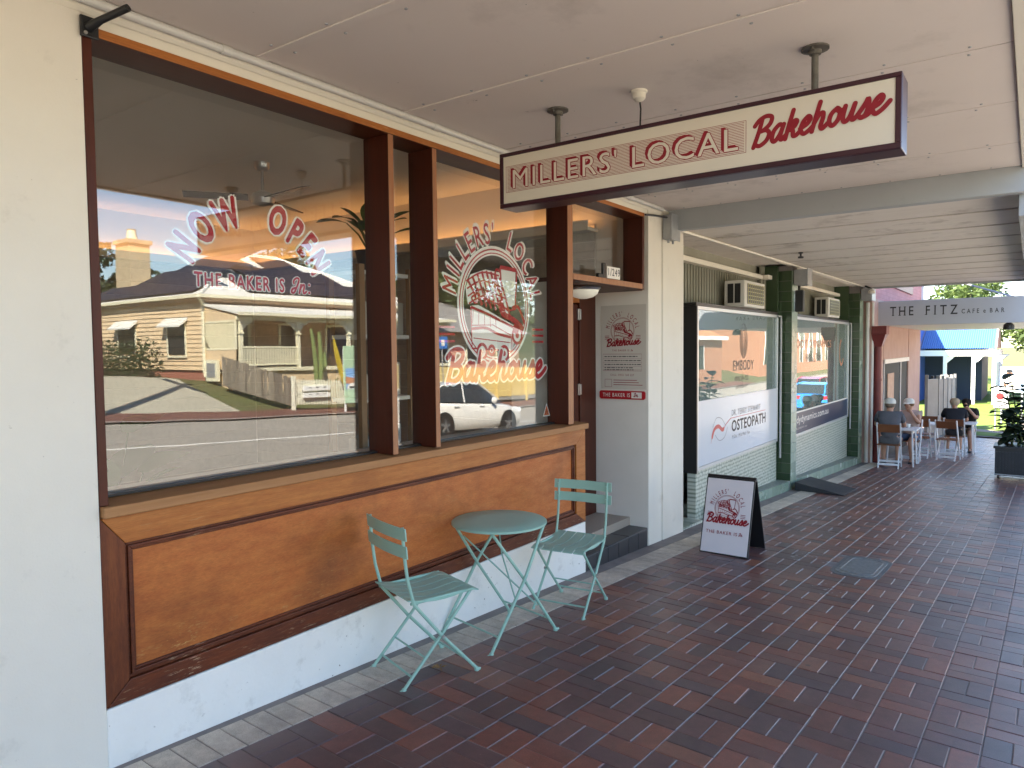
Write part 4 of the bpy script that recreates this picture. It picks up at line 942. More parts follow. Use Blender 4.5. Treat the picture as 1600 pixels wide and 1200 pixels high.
# ------------------------------------------------------------------ cafe building
M['pinkrender'] = mat('pink_render', (0.50, 0.33, 0.285), 0.7, 0.3, c2=(0.42, 0.26, 0.22), scale=2.5, bump=0.2)
def brick_mat(name, c1, c2, mortar, scale=4.2):
    m, nt, n, l, b = _new(name)
    tc = n.new('ShaderNodeTexCoord'); sep = n.new('ShaderNodeSeparateXYZ'); com = n.new('ShaderNodeCombineXYZ'); ad = n.new('ShaderNodeMath'); ad.operation = 'ADD'
    l.new(tc.outputs['Object'], sep.inputs[0]); l.new(sep.outputs[0], ad.inputs[0]); l.new(sep.outputs[1], ad.inputs[1])
    l.new(ad.outputs[0], com.inputs[0]); l.new(sep.outputs[2], com.inputs[1])
    bt = n.new('ShaderNodeTexBrick'); bt.inputs['Scale'].default_value = scale; bt.inputs['Mortar Size'].default_value = 0.012
    bt.inputs['Color1'].default_value = (*c1, 1); bt.inputs['Color2'].default_value = (*c2, 1); bt.inputs['Mortar'].default_value = (*mortar, 1)
    bt.inputs['Row Height'].default_value = 0.36; bt.inputs['Brick Width'].default_value = 1.0
    l.new(com.outputs[0], bt.inputs['Vector']); l.new(bt.outputs['Color'], b.inputs['Base Color']); b.inputs['Roughness'].default_value = 0.75
    _bump(nt, b, bt.outputs['Fac'], 0.4, 0.006); return m
M['pinkbrick'] = brick_mat('painted_pink_brick', (0.52, 0.22, 0.21), (0.46, 0.18, 0.18), (0.38, 0.15, 0.15), 4.2)
M['redpaint'] = mat('dark_red_paint', (0.19, 0.03, 0.03), 0.45, 0.4, c2=(0.13, 0.022, 0.022), scale=4)
M['cafefascia'] = mat('pale_grey_fascia', (0.42, 0.44, 0.49), 0.4, 0.4, c2=(0.46, 0.48, 0.53), scale=2)
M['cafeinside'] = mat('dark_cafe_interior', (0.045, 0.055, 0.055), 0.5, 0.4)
cz = gx(22)
cafe = thing('cafe_building', 'pink cafe building with painted brick upper wall and dark open front', 'cafe', (19.5, -0.3, gx(19)))
part('wall', MB().box(16.22, 17.7, -0.32, 0.2, -1.3, 2.6).box(21.5, 23.9, -0.34, 0.2, -1.6, 2.6).box(17.7, 21.5, -0.33, 0.2, 1.30, 2.6), M['pinkrender'], cafe)
part('upper_wall', B(16.7, 24.3, -0.3, 6, 2.6, 5.2), M['pinkbrick'], cafe)
part('red_sign_panel', B(17.2, 22.2, -0.34, -0.305, 2.98, 3.9), M['redpaint'], cafe, b=0.01)
part('corner_trim', B(24.301, 24.42, -0.36, 0.1, 2.55, 5.2), M['white'], cafe)
part('window_head', B(17.70, 21.5, -0.36, -0.331, 1.22, 1.32), M['vinylwhite'], cafe, b=0.005)
part('interior', MB().box(17.6, 24.2, 1.4, 1.5, -1.7, 2.59).box(17.55, 17.6, 0.2, 1.5, -1.7, 2.59).box(24.2, 24.3, -0.2, 1.5, -1.7, 2.59).box(17.6, 24.2, -0.3, 1.4, -1.75, -1.2).box(17.6, 24.2, 0.2, 1.4, 2.3, 2.35).box(16.2, 17.55, 0.2, 1.5, -1.7, 2.59), M['cafeinside'], cafe)
M['cafeshade'] = mat('shaded_cafe_opening', (0.03, 0.036, 0.036), 0.6, 0.08)  # opaque dark sheet across the opening, inside shade put into its colour
part('window_pane', B(17.7, 21.5, -0.31, -0.30, -0.05, 1.22), M['cafeshade'], cafe); part('window_pane', B(20.35, 21.5, -0.31, -0.30, -1.4, -0.051), M['cafeshade'], cafe)
part('door_frame', MB().box(20.2, 20.32, -0.33, -0.311, -1.3, 1.22).box(17.75, 17.82, -0.33, -0.311, -1.3, 1.22), M['galv'], cafe)
part('counter', B(17.82, 20.2, -0.325, -0.05, -1.2, -0.12), M['cafeinside'], cafe); part('counter_top', B(17.82, 20.2, -0.36, 0.0, -0.118, -0.051), M['vinylwhite'], cafe, b=0.006)
M['menu'] = mat('tan_menu_board', (0.55, 0.38, 0.26), 0.6, 0.3, c2=(0.42, 0.22, 0.15), scale=8)
part('menu_board', B(18.3, 19.2, -0.328, -0.311, 0.35, 0.98), M['menu'], cafe); part('notice', B(18.45, 19.15, -0.328, -0.311, 0.03, 0.26), M['vinylwhite'], cafe)
ca = thing('cafe_awning', 'pale grey cafe awning with lettered end fascia', 'awning', (17, -1.6, 2.0))
part('roof', B(17.05, 24.5, -3.0, -0.345, 2.10, 2.5), M['cafefascia'], ca)
part('soffit', B(17.03, 24.5, -3.02, -0.345, 2.06, 2.098), M['white'], ca)
ff = part('end_fascia', B(16.98, 17.045, -3.9, -0.2, 2.045, 2.555), M['cafefascia'], ca, b=0.006)
d = D2()
def serif(d, body, x0, x1, z, h, lay, key):
    """wide spaced letters with small bracket feet, set between x0 and x1"""
    k = h / GL['cap']; ws = [GL[('a', ch)] * k * 0.72 for ch in body]; sp = (x1 - x0 - sum(ws)) / max(1, len(body) - 1); x = x0
    for ch, w in zip(body, ws):
        vs, fs = GL[('r', ch)]
        if h > 0.1: d.piece = body + ch
        for q, (ox, oy) in enumerate(HEAVY['m']): d.add([(x + (vx + ox) * k * 0.72, z + (vy + oy) * k) for vx, vy in vs], fs, lay + q * 0.2, key)
        if ch in 'THFIAR':
            feet = {'T': [0.5], 'I': [0.5], 'H': [0.17, 0.83], 'F': [0.2], 'A': [0.1, 0.9], 'R': [0.18, 0.88]}[ch]
            for f in feet: d.rect(x + w * f - 0.12 * h, z, x + w * f + 0.12 * h, z + 0.06 * h, lay + 1.5, key)
            if ch in 'HI':
                for f in feet: d.rect(x + w * f - 0.12 * h, z + h * 0.94, x + w * f + 0.12 * h, z + h, lay + 1.5, key)
        d.piece = None; x += w + sp
serif(d, 'THE', 0.54, 0.98, 2.245, 0.185, 1, 'k'); serif(d, 'FITZ', 1.185, 1.755, 2.245, 0.185, 1, 'k'); serif(d, 'CAFE', 1.82, 2.12, 2.252, 0.085, 1, 'k'); serif(d, 'e', 2.185, 2.24, 2.252, 0.085, 1, 'k'); serif(d, 'BAR', 2.29, 2.53, 2.252, 0.085, 1, 'k')
d.emit(lambda u, v, t: (16.979 - t * 3, -u, v), {'k': M['ink']}, ff, 'lettering')
part('floodlight', MB().lathe([(0.03, 0), (0.09, -0.05), (0.10, -0.14), (0.02, -0.15)], (17.3, -2.60, 2.06), 12), M['black'], ca, smooth=True)
part('stay_rod', MB().tube([(18, -2.9, 2.5), (20.5, -0.32, 3.6)], 0.02, 6), M['galv'], ca, smooth=True)
dp = MB().tube([(16.35, -0.42, -0.8), (16.35, -0.42, 1.62)], 0.075, 12)
dpt = thing('downpipe', 'dark red downpipe with rainwater head at the corner of the cafe', 'downpipe', (16.35, -0.42, -0.8))
part('pipe', dp, M['redpaint'], dpt, smooth=True)
part('rain_head', MB().hexa([(16.27, -0.5, 1.6), (16.43, -0.5, 1.6), (16.43, -0.34, 1.6), (16.27, -0.34, 1.6)], [(16.2, -0.58, 1.85), (16.5, -0.58, 1.85), (16.5, -0.325, 1.85), (16.2, -0.325, 1.85)]).box(16.18, 16.52, -0.6, -0.325, 1.85, 2.02), M['redpaint'], dpt, b=0.006)
for z in (-0.1, 0.9): part('pipe_clip', MB().tube([(16.35, -0.42, z), (16.35, -0.42, z + 0.05)], 0.083, 12), M['redpaint'], dpt, smooth=True)
wp = thing('downpipe', 'pale grey pipes between the green pillar and the cafe', 'downpipe', (16.21, -0.26, -0.85))
part('pipe', MB().tube([(16.20, -0.25, -0.85), (16.20, -0.25, 2.5)], 0.035, 8), M['conduit'], wp, smooth=True)
part('pipe', MB().tube([(16.26, -0.33, -0.85), (16.26, -0.33, 2.5)], 0.03, 8), M['conduit'], wp, smooth=True)

# ------------------------------------------------------------------ beyond the cafe: folding gates, blue roofed building, lawn
fg = thing('folding_gate', 'grey slatted folding gate beyond the cafe wall', 'gate', (26, -0.4, gx(26)))
M['gate'] = mat('grey_gate_paint', (0.26, 0.255, 0.24), 0.5, 0.4, c2=(0.2, 0.195, 0.185), scale=4)
for k in range(9):
    x = 24.1 + k * 0.72
    part('gate_leaf', MB().bar((x, -0.5 - 0.22 * (k % 2), gx(x) + 0.9), (x + 0.62, -0.5 - 0.22 * ((k + 1) % 2), gx(x) + 0.9), 0.04, 1.75), M['gate'], fg, b=0.004)
for k in range(10):
    x = 24.1 + k * 0.72 - 0.05
    part('gate_post', B(x - 0.04, x + 0.04, -0.5 - 0.22 * (k % 2) - 0.04, -0.5 - 0.22 * (k % 2) + 0.04, gx(x) - 0.05, gx(x) + 1.9), M['black'] if k in (2, 4) else M['gate'], fg)
M['bluepaint'] = mat('blue_painted_wall', (0.045, 0.12, 0.42), 0.5, 0.4)
M['blueroof'] = mat('blue_corrugated_roof', (0.06, 0.15, 0.36), 0.4, 0.5)
M['darkblue'] = mat('navy_wall_board', (0.03, 0.045, 0.075), 0.6, 0.3)
bl = thing('blue_building', 'small building with blue corrugated roof and white veranda posts past the cafe', 'building', (50, 1.5, gx(50)))
bz = gx(50)
part('wall', B(50, 57, -0.6, 9, bz - 0.3, 1.6), M['darkblue'], bl)
part('blue_wall', MB().box(44.5, 57, 2.3, 9, bz - 0.3, 3.4), M['bluepaint'], bl)
rf = MB(); nst = 34
for k in range(nst):                      # corrugated slope facing the cafe
    ya = -1.35 + k * 3.6 / nst; yb_ = ya + 3.6 / nst; ym = (ya + yb_) / 2
    for (p_, q_, h0, h1) in ((ya, ym, 0, 0.04), (ym, yb_, 0.04, 0)):
        rf.poly([(47.2, p_, 1.42 + h0), (47.2, q_, 1.42 + h1), (52.5, q_, 3.7 + h1), (52.5, p_, 3.7 + h0)])
part('roof', rf, M['blueroof'], bl)
part('gable', MB().prism([(47.4, -1.3, 1.42), (52.5, -1.3, 3.62), (57.6, -1.3, 1.42)], (0, 0.08, 0)), M['pinkrender'], bl)
part('barge_board', MB().bar((47.2, -1.36, 1.40), (52.5, -1.36, 3.66), 0.05, 0.18), M['white'], bl)
part('veranda_beam', MB().box(46.9, 47.1, -1.4, 2.28, 1.02, 1.34).box(47.1, 57, -1.4, -1.25, 1.02, 1.34), M['white'], bl)
for x, y in ((47.0, 1.0), (47.0, -0.35), (47.0, -1.3), (50.2, -1.3), (53.4, -1.3), (56.6, -1.3)):
    part('veranda_post', B(x - 0.09, x + 0.09, y - 0.09, y + 0.09, gx(x) - 0.1, 1.02), M['white'], bl, b=0.01)
    part('veranda_bracket', MB().prism([(x, y - 0.09, 1.02), (x, y - 0.5, 1.02), (x, y - 0.09, 0.62)], (0.05, 0, 0)), M['white'], bl)
M['lawn'] = mat('mown_lawn', (0.075, 0.125, 0.02), 0.9, 0.2, c2=(0.12, 0.165, 0.03), scale=1.5, bump=0.6, bscale=30)
tag(part('lawn', sheet([27.2, 33, 40, 46, 60, 90], [-3.9, 0, 14], 0.195, base=prof), M['lawn']), kind='structure')
pth = MB()
for a, b_ in ((24, 27.25), (27.25, 30), (30, 34)):
    pass
M['palepath'] = mat('pale_path', (0.25, 0.20, 0.165), 0.8, 0.3, c2=(0.19, 0.155, 0.13), scale=3)
tag(part('path', MB().poly([(27.0, -3.85, G(27, -3.85) + 0.012), (28.2, -3.85, gx(28.2) + 0.03), (30.5, 0.8, gx(30.5) + 0.03), (27.0, 0.8, G(27, 0.8) + 0.012)]).poly([(28.2, -3.85, gx(28.2) + 0.03), (46, -3.85, gx(46) + 0.03), (46, -2.9, gx(46) + 0.03), (28.9, -2.6, gx(28.9) + 0.03)]), M['palepath']), kind='structure')
# ------------------------------------------------------------------ hanging light box sign
SX = 3.48
sg = thing('hanging_sign', 'long cream light box sign with maroon frame hung under the awning', 'sign', (3.56, -1.47, 2.45))
part('box', B(SX + 0.008, SX + 0.16, -2.53, -0.408, 2.452, 2.772), M['maroon'], sg, b=0.004)
fr = MB()
for a in ((-2.53, -0.408, 2.452, 2.478), (-2.53, -0.408, 2.752, 2.772), (-2.53, -2.505, 2.4785, 2.7515), (-0.433, -0.408, 2.4785, 2.7515)):
    fr.box(SX - 0.006, SX + 0.0075, a[0], a[1], a[2], a[3])
part('frame', fr, M['maroon'], sg, b=0.003)
face = part('face_panel', B(SX, SX + 0.0075, -2.5045, -0.4335, 2.479, 2.751), M['signface'], sg)
d = D2()
U0, U1, V0, V1 = 0.452, 1.872, 2.541, 2.693
for k in range(19): v = V0 + 0.008 + k * (V1 - V0 - 0.016) / 18; d.rect(U0 + 0.010, v - 0.0011, U1 - 0.010, v + 0.0011, 1, 'r')
for a in ((U0, V0, U1, V0 + 0.0022), (U0, V1 - 0.0022, U1, V1), (U0, V0 + 0.0022, U0 + 0.0022, V1 - 0.0022), (U1 - 0.0022, V0 + 0.0022, U1, V1 - 0.0022)): d.rect(*a, 1, 'r')
for st, key, lay, dx, dy in (('m', 'r', 2, -0.015, 0.012), ('m', 'r', 3.1, -0.010, 0.008), ('m', 'r', 4.2, -0.005, 0.004), ('b', 'r', 5.3, 0, 0), ('r', 'c', 8, 0, 0)):
    d.text("MILLERS' LOCAL", 0.490 + dx, 2.560 + dy, 0.106, lay, key, st, 0.10, fit=1.345, letters='m')
script(d, 'Bakehouse', 1.905, 2.558, 0.076, 2, 'r', 0.27, 0.26, 0.105, 0.89)
W1 = 0
d.emit(lambda u, v, t: (SX - 0.0005 - t, -u, v), {'r': M['signred'], 'c': M['signface']}, face, 'lettering')
for y in (-0.755, -2.157):
    rd = part('hanger_rod', MB().tube([(3.575, y, 2.772), (3.575, y, 2.985)], 0.016, 12), M['rustrod'], sg, smooth=True)
    part('ceiling_flange', MB().lathe([(0.062, 0), (0.062, -0.008), (0.03, -0.013), (0.026, -0.03), (0.018, -0.032)], (3.575, y, 2.9895), 16), M['rustrod'], rd, smooth=True)
    part('flange_bolt', MB().lathe([(0.007, 0), (0.007, -0.012)], (3.62, y, 2.9815), 6).lathe([(0.007, 0), (0.007, -0.012)], (3.53, y, 2.9815), 6), M['rustrod'], rd)
part('power_cable', MB().tube([(3.585, -1.262, 2.972), (3.60, -1.265, 2.90), (3.588, -1.268, 2.83), (3.582, -1.27, 2.772)], 0.005, 6), M['black'], sg, smooth=True)
part('ceiling_rose', MB().lathe([(0.045, 0), (0.045, -0.008), (0.036, -0.014), (0.034, -0.04), (0.018, -0.055), (0.006, -0.058)], (3.585, -1.262, 2.9895), 18), M['creamtrim'], sg, smooth=True)

# ------------------------------------------------------------------ posters on the porch wall
PXW = 6.384
def onwall(u, v, t): return (PXW - 0.004 - t, 0.52 - u, v)         # u runs left to right on the wall
ps = thing('wall_poster', 'cream opening hours poster with red round badge on the porch wall', 'poster', (6.38, 0.26, 1.22))
pb = part('sheet', B(PXW - 0.004, PXW, 0.02, 0.512, 1.215, 2.04), mat('poster_paper', (0.60, 0.55, 0.48), 0.5, 0.4), ps)
d = D2(); emblem(d, 0.245, 1.79, 0.125, 0.5, 'r', None, 'm')
script(d, 'Bakehouse', 0.075, 1.635, 0.043, 6, 'r', 0.30, 0.22, 0.06, 1.0)
d.text('THE BAKER IS', 0.13, 1.587, 0.018, 1, 'r', 'r', 0.15, fit=0.19); script(d, 'In', 0.335, 1.587, 0.012, 1, 'r', 0.2, 0.2, final=False)
d.line([(0.03, 1.56), (0.45, 1.56), (0.45, 1.395), (0.03, 1.395)], 0.003, 1, 'r', True)
rr = random.Random(9)
for k, z in enumerate((1.535, 1.495, 1.457, 1.425, 1.405)):
    x = 0.045
    while x < (0.40, 0.44, 0.42, 0.33, 0.36)[k]:
        w = rr.uniform(0.012, 0.045); d.rect(x, z - 0.0035, x + w, z + 0.0045, 1, 'k'); x += w + 0.008
    if k < 4: d.rect(0.03, z - 0.0185, 0.45, z - 0.017, 1, 'r')
d.text('CALL: 0432 168 227', 0.11, 1.345, 0.019, 1, 'r', 'r', 0.15, fit=0.26)
for k, z in enumerate((1.303, 1.28, 1.257)): d.rect(0.145, z - 0.003, (0.40, 0.42, 0.46)[k], z + 0.003, 1, 'r')
d.line([(0.05, 1.31), (0.125, 1.31), (0.125, 1.235), (0.05, 1.235)], 0.004, 1, 'r', True)
d.emit(onwall, {'r': M['signred'], 'k': M['ink']}, pb, 'print', step=0.0002)
pq = thing('wall_plaque', 'small red plaque below the opening hours poster', 'plaque', (6.38, 0.26, 1.11))
pm = MB(); pm.prism([(PXW - 0.012, y, z) for y, z in ((0.03, 1.13), (0.03, 1.185), (0.045, 1.198), (0.515, 1.198), (0.528, 1.185), (0.528, 1.13), (0.515, 1.115), (0.045, 1.115))], (0.012, 0, 0))
pb = part('board', pm, M['vinylred'], pq)
d = D2(); d.text('THE BAKER IS', 0.03, 1.138, 0.036, 1, 'w', 'm', 0.12, fit=0.30); d.rect(0.345, 1.128, 0.455, 1.186, 1, 'w'); script(d, 'In', 0.372, 1.142, 0.022, 2, 'r', 0.3, 0.2, final=False)
d.emit(lambda u, v, t: (PXW - 0.0125 - t, 0.52 - u, v), {'w': M['vinylwhite'], 'r': M['signred']}, pb, 'lettering')
dl = thing('porch_light', 'round frosted dome light under the porch ceiling', 'light', (5.62, 0.25, 2.17))
M['opal'] = mat('opal_glass', (0.78, 0.74, 0.62), 0.3, 0.5, emit=0.03)
part('base_ring', MB().lathe([(0.15, 0), (0.155, -0.012), (0.14, -0.03)], (5.62, 0.27, 2.169), 24), M['steel'], dl, smooth=True)
part('dome', MB().lathe([(0.138, 0), (0.125, -0.035), (0.085, -0.062), (0.03, -0.076), (0.004, -0.078)], (5.62, 0.27, 2.138), 24), M['opal'], dl, smooth=True)

# ------------------------------------------------------------------ folding bistro furniture
def bar2(mb, p, q, w=0.018, h=0.008, up=(0, 1, 0)): mb.bar(p, q, w, h, up)
def bistro_chair(name, label, loc, rz):
    """faces local +x, origin on the ground at the middle of its feet"""
    t = thing(name, label, 'chair', loc, rz, 'seafoam bistro chairs')
    W2 = 0.19
    for s in (-1, 1):
        y = s * W2
        # upright: front foot, crossing, seat rear, back top
        m = MB(); m.bar((0.215, y, 0.012), (-0.165, y, 0.44), 0.009, 0.019, (0, 1, 0)) if False else None
        m = MB().tube([(0.215, y, 0.012), (0.0, y, 0.235), (-0.165, y, 0.43), (-0.20, y, 0.56), (-0.217, y, 0.69), (-0.225, y, 0.825)], 0.0092, 8)
        part('back_upright', m, M['teal'], t, smooth=True, world=False)
        m = MB().tube([(-0.225, y * 0.94, 0.012), (0.0, y * 0.94, 0.235), (0.19, y * 0.94, 0.438)], 0.0088, 8)
        part('leg', m, M['teal'], t, smooth=True, world=False)
        m = MB().tube([(-0.18, y * 0.97, 0.435), (0.2, y * 0.97, 0.44)], 0.0085, 8)
        part('seat_rail', m, M['teal'], t, smooth=True, world=False)
        for fx, yy in ((0.215, y), (-0.225, y * 0.94)):
            part('foot', MB().lathe([(0.013, 0), (0.015, 0.008), (0.010, 0.02)], (fx, yy, 0.0), 10).tube([(fx, yy, 0.008), (fx + (0.022 if fx > 0 else -0.022), yy, 0.006)], 0.008, 6), M['teal'], t, smooth=True, world=False)
        part('pivot_bolt', MB().lathe([(0.009, 0), (0.009, s * 0.012)], (0.0, y * 1.03, 0.235), 8, 'y'), M['steel'], t, world=False)
    part('front_stretcher', MB().tube([(0.165, -W2, 0.066), (0.165, W2, 0.066)], 0.006, 8), M['teal'], t, smooth=True, world=False)
    part('rear_stretcher', MB().tube([(-0.175, -W2 * 0.94, 0.062), (-0.175, W2 * 0.94, 0.062)], 0.006, 8), M['teal'], t, smooth=True, world=False)
    part('middle_stretcher', MB().tube([(-0.095, -W2 * 0.94, 0.14), (-0.095, W2 * 0.94, 0.14)], 0.005, 8), M['teal'], t, smooth=True, world=False)
    for k in range(5):                                        # seat slats run front to back, dished across the middle
        y0 = -0.195 + k * 0.0795; m = MB(); n = 9; prev = None
        rows = []
        for i in range(n):
            a = i / (n - 1); x = -0.20 + 0.43 * a
            z = 0.447 - 0.020 * math.sin(min(1, a * 1.15) * math.pi) + (0.010 * (1 - a) ** 3) - (0.016 * max(0, a - 0.85) / 0.15)
            rows.append((x, z))
        top = [(x, y0, z + 0.0035) for x, z in rows] + [(x, y0 + 0.071, z + 0.0035) for x, z in rows]
        bot = [(x, y0, z - 0.0035) for x, z in rows] + [(x, y0 + 0.071, z - 0.0035) for x, z in rows]
        fs = [(i, i + 1, n + i + 1, n + i) for i in range(n - 1)] + [(2 * n + i, 3 * n + i, 3 * n + i + 1, 2 * n + i + 1) for i in range(n - 1)]
        fs += [(i, 2 * n + i, 2 * n + i + 1, i + 1) for i in range(n - 1)] + [(n + i, n + i + 1, 3 * n + i + 1, 3 * n + i) for i in range(n - 1)]
        fs += [(0, n, 3 * n, 2 * n), (n - 1, 3 * n - 1, 4 * n - 1, 2 * n - 1)]
        m.add(top + bot, fs); part('seat_slat', m, M['teal'], t, smooth=True, world=False)
    for z, lean in ((0.705, -0.217), (0.793, -0.222)):       # two curved back slats
        m = MB(); n = 11; vs = []
        for i in range(n):
            a = i / (n - 1) * 2 - 1; x = lean - 0.008 + 0.018 * (a * a) - 0.012
            vs += [(x, a * 0.225, z - 0.031), (x - 0.006, a * 0.225, z + 0.031), (x + 0.007, a * 0.225, z - 0.031), (x + 0.001, a * 0.225, z + 0.031)]
        fs = []
        for i in range(n - 1):
            q = i * 4; r = q + 4
            fs += [(q, q + 1, r + 1, r), (q + 2, r + 2, r + 3, q + 3), (q + 1, q + 3, r + 3, r + 1), (q, r, r + 2, q + 2)]
        fs += [(0, 2, 3, 1), (4 * n - 4, 4 * n - 3, 4 * n - 1, 4 * n - 2)]
        m.add(vs, fs); sl = part('back_slat', m, M['teal'], t, smooth=True, world=False)
        part('rivet', MB().lathe([(0.009, 0), (0.007, 0.004)], (lean + 0.013, -0.19, z), 8, 'x').lathe([(0.009, 0), (0.007, 0.004)], (lean + 0.013, 0.19, z), 8, 'x'), M['teal'], sl, world=False)
    t.scale = (1, 1, 1.04)
    return t
bistro_chair('bistro_chair', 'seafoam folding chair nearest the pavement edge, its back to the white wall pier', (2.865, -0.315, G(2.87, -0.31)), R(-18))
bistro_chair('bistro_chair', 'seafoam folding chair beside the tiled porch step, facing the round table', (4.325, -0.365, G(4.32, -0.36)), R(187))

tb = thing('bistro_table', 'small round seafoam folding table between the two chairs', 'table', (3.575, -0.30, G(3.57, -0.3)), R(-12))
part('table_top', MB().lathe([(0.292, 0.700), (0.300, 0.703), (0.300, 0.714), (0.294, 0.718), (0.15, 0.7185), (0.001, 0.7187)], (0, 0, 0), 56), M['teal'], tb, smooth=True, world=False)
for s in (-1, 1):
    y = s * 0.235
    part('leg', MB().tube([(-0.275, y, 0.012), (0.0, y, 0.40), (0.215, y * 0.8, 0.70)], 0.010, 8), M['teal'], tb, smooth=True, world=False)
    part('leg', MB().tube([(0.275, y * 0.93, 0.012), (0.0, y * 0.93, 0.40), (-0.215, y * 0.78, 0.70)], 0.010, 8), M['teal'], tb, smooth=True, world=False)
    for fx, yy in ((-0.275, y), (0.275, y * 0.93)):
        part('foot', MB().lathe([(0.014, 0), (0.016, 0.009), (0.011, 0.02)], (fx, yy, 0), 10).tube([(fx, yy, 0.008), (fx * 1.1, yy, 0.006)], 0.008, 6), M['teal'], tb, smooth=True, world=False)
part('stretcher', MB().tube([(-0.215, -0.235, 0.095), (-0.215, 0.235, 0.095)], 0.006, 8), M['teal'], tb, smooth=True, world=False)
part('stretcher', MB().tube([(0.215, -0.218, 0.095), (0.215, 0.218, 0.095)], 0.006, 8), M['teal'], tb, smooth=True, world=False)
part('brace', MB().tube([(-0.08, -0.23, 0.30), (0.02, 0.0, 0.5), (0.16, 0.19, 0.62)], 0.005, 6), M['teal'], tb, smooth=True, world=False)
part('brace', MB().tube([(0.12, -0.22, 0.20), (-0.05, 0.05, 0.47), (-0.12, 0.21, 0.6)], 0.005, 6), M['teal'], tb, smooth=True, world=False)

# ------------------------------------------------------------------ sandwich board
af = thing('sandwich_board', 'white sandwich board with red bakery badge standing on the brick footpath', 'sign', (6.75, -0.7, G(6.75, -0.7)))
def slant(x0, x1, y0, y1, z0, z1, th):
    return MB().hexa([(x0, y0, z0), (x0 + th, y0, z0), (x0 + th, y1, z0), (x0, y1, z0)], [(x1, y0, z1), (x1 + th, y0, z1), (x1 + th, y1, z1), (x1, y1, z1)])
M['boardwhite'] = mat('white_board', (0.72, 0.66, 0.66), 0.35, 0.4)
ya, yb = -0.925, -0.462
part('front_board', slant(6.512, 6.725, ya, yb, -0.322, 0.372, 0.016), M['black'], af, b=0.004)
fc = part('front_face', slant(6.5135, 6.7215, ya + 0.012, yb - 0.012, -0.307, 0.358, 0.001), M['boardwhite'], af)
fc.location.x -= 0.0025
part('back_board', slant(7.035, 6.765, ya, yb, -0.345, 0.372, 0.016), M['black'], af, b=0.004)
part('hinge_cap', MB().tube([(6.753, ya, 0.372), (6.753, yb, 0.372)], 0.02, 8), M['black'], af, smooth=True)
d = D2(); emblem(d, 0.225, 0.42, 0.115, 0.5, 'r', None, 'm')
script(d, 'Bakehouse', 0.045, 0.285, 0.046, 6, 'r', 0.30, 0.22, 0.0, 1.0)
d.text('THE BAKER IS', 0.045, 0.185, 0.028, 1, 'r', 'm', 0.12, fit=0.30); script(d, 'In', 0.36, 0.187, 0.017, 1, 'r', 0.26, 0.2, final=False)
sl = (6.725 - 6.512) / (0.372 + 0.322)
d.emit(lambda u, v, t: (6.512 + (v) * sl - 0.0035 - t, yb - u, -0.322 + v), {'r': M['signred']}, fc, 'lettering', step=0.0002)

# ------------------------------------------------------------------ pit cover, ramp, small litter
def on_path(u, w, h=0.0): return FM @ Vector((u, w, h))
def rrect(u0, u1, w0, w1, r, n=5):
    pts = []
    for cx, cy, a in ((u1 - r, w1 - r, 0), (u0 + r, w1 - r, 90), (u0 + r, w0 + r, 180), (u1 - r, w0 + r, 270)):
        for k in range(n): t = R(a + 90 * k / (n - 1)); pts.append((cx + r * math.cos(t), cy + r * math.sin(t)))
    return pts
pc = thing('pit_cover', 'oval concrete service pit cover set into the brick footpath', 'pit cover', tuple(on_path(7.0, -1.66)))
M['pit'] = mat('worn_pit_cover', (0.20, 0.205, 0.195), 0.5, 0.4, c2=(0.11, 0.115, 0.11), scale=28, amt=0.5, bump=0.8, bscale=45)
M['pitrim'] = mat('pit_rim', (0.14, 0.145, 0.145), 0.55, 0.4, c2=(0.09, 0.09, 0.09), scale=10)
part('collar', MB().prism([tuple(on_path(u, w, -0.02)) for u, w in rrect(6.60, 7.42, -1.86, -1.46, 0.12)], tuple(en * 0.022)), M['pitrim'], pc)
part('lid', MB().prism([tuple(on_path(u, w, -0.015)) for u, w in rrect(6.645, 7.375, -1.825, -1.495, 0.11)], tuple(en * 0.022)), M['pit'], pc, b=0.004)
rim = MB(); rim.tube([tuple(on_path(u, w, 0.006)) for u, w in rrect(6.70, 7.32, -1.79, -1.53, 0.09)], 0.006, 6, closed=True); part('lid_ridge', rim, M['pit'], pc, smooth=True)
rp = MB(); P = lambda u, w, h: tuple(on_path(u, w, h))
rp.hexa([P(11.13, -0.62, 0.003), P(11.98, -0.62, 0.003), P(11.98, 0.07, 0.003), P(11.13, 0.07, 0.003)], [P(11.13, -0.62, 0.012), P(11.98, -0.62, 0.012), P(11.98, 0.07, 0.125), P(11.13, 0.07, 0.125)])
solo('threshold_ramp', rp, M['blackplastic'], 'black rubber wedge ramp at the second shop step', 'ramp', b=0.006)
lf = MB(); c = on_path(2.92, -0.325, 0.004)
for a in range(7):
    t = R(a * 51 + 15); t2 = R(a * 51 + 45); rr_ = 0.034 if a % 2 else 0.048
    lf.poly([tuple(c + Vector((0, 0, 0.006))), tuple(c + Vector((rr_ * 0.6 * math.cos(t), rr_ * 0.6 * math.sin(t), 0.012 + 0.004 * (a % 3)))), tuple(c + Vector((rr_ * math.cos((t + t2) / 2), rr_ * math.sin((t + t2) / 2), 0.006 + 0.008 * (a % 2)))), tuple(c + Vector((rr_ * 0.6 * math.cos(t2), rr_ * 0.6 * math.sin(t2), 0.010)))])
solo('fallen_leaf', lf, mat('dry_brown_leaf', (0.26, 0.15, 0.065), 0.7, 0.2), 'curled dry brown leaf on the pavers beneath the near chair', 'leaf')
ck = mat('chalk_smear', (0.42, 0.40, 0.39), 0.9, 0.1)
rc = random.Random(2)
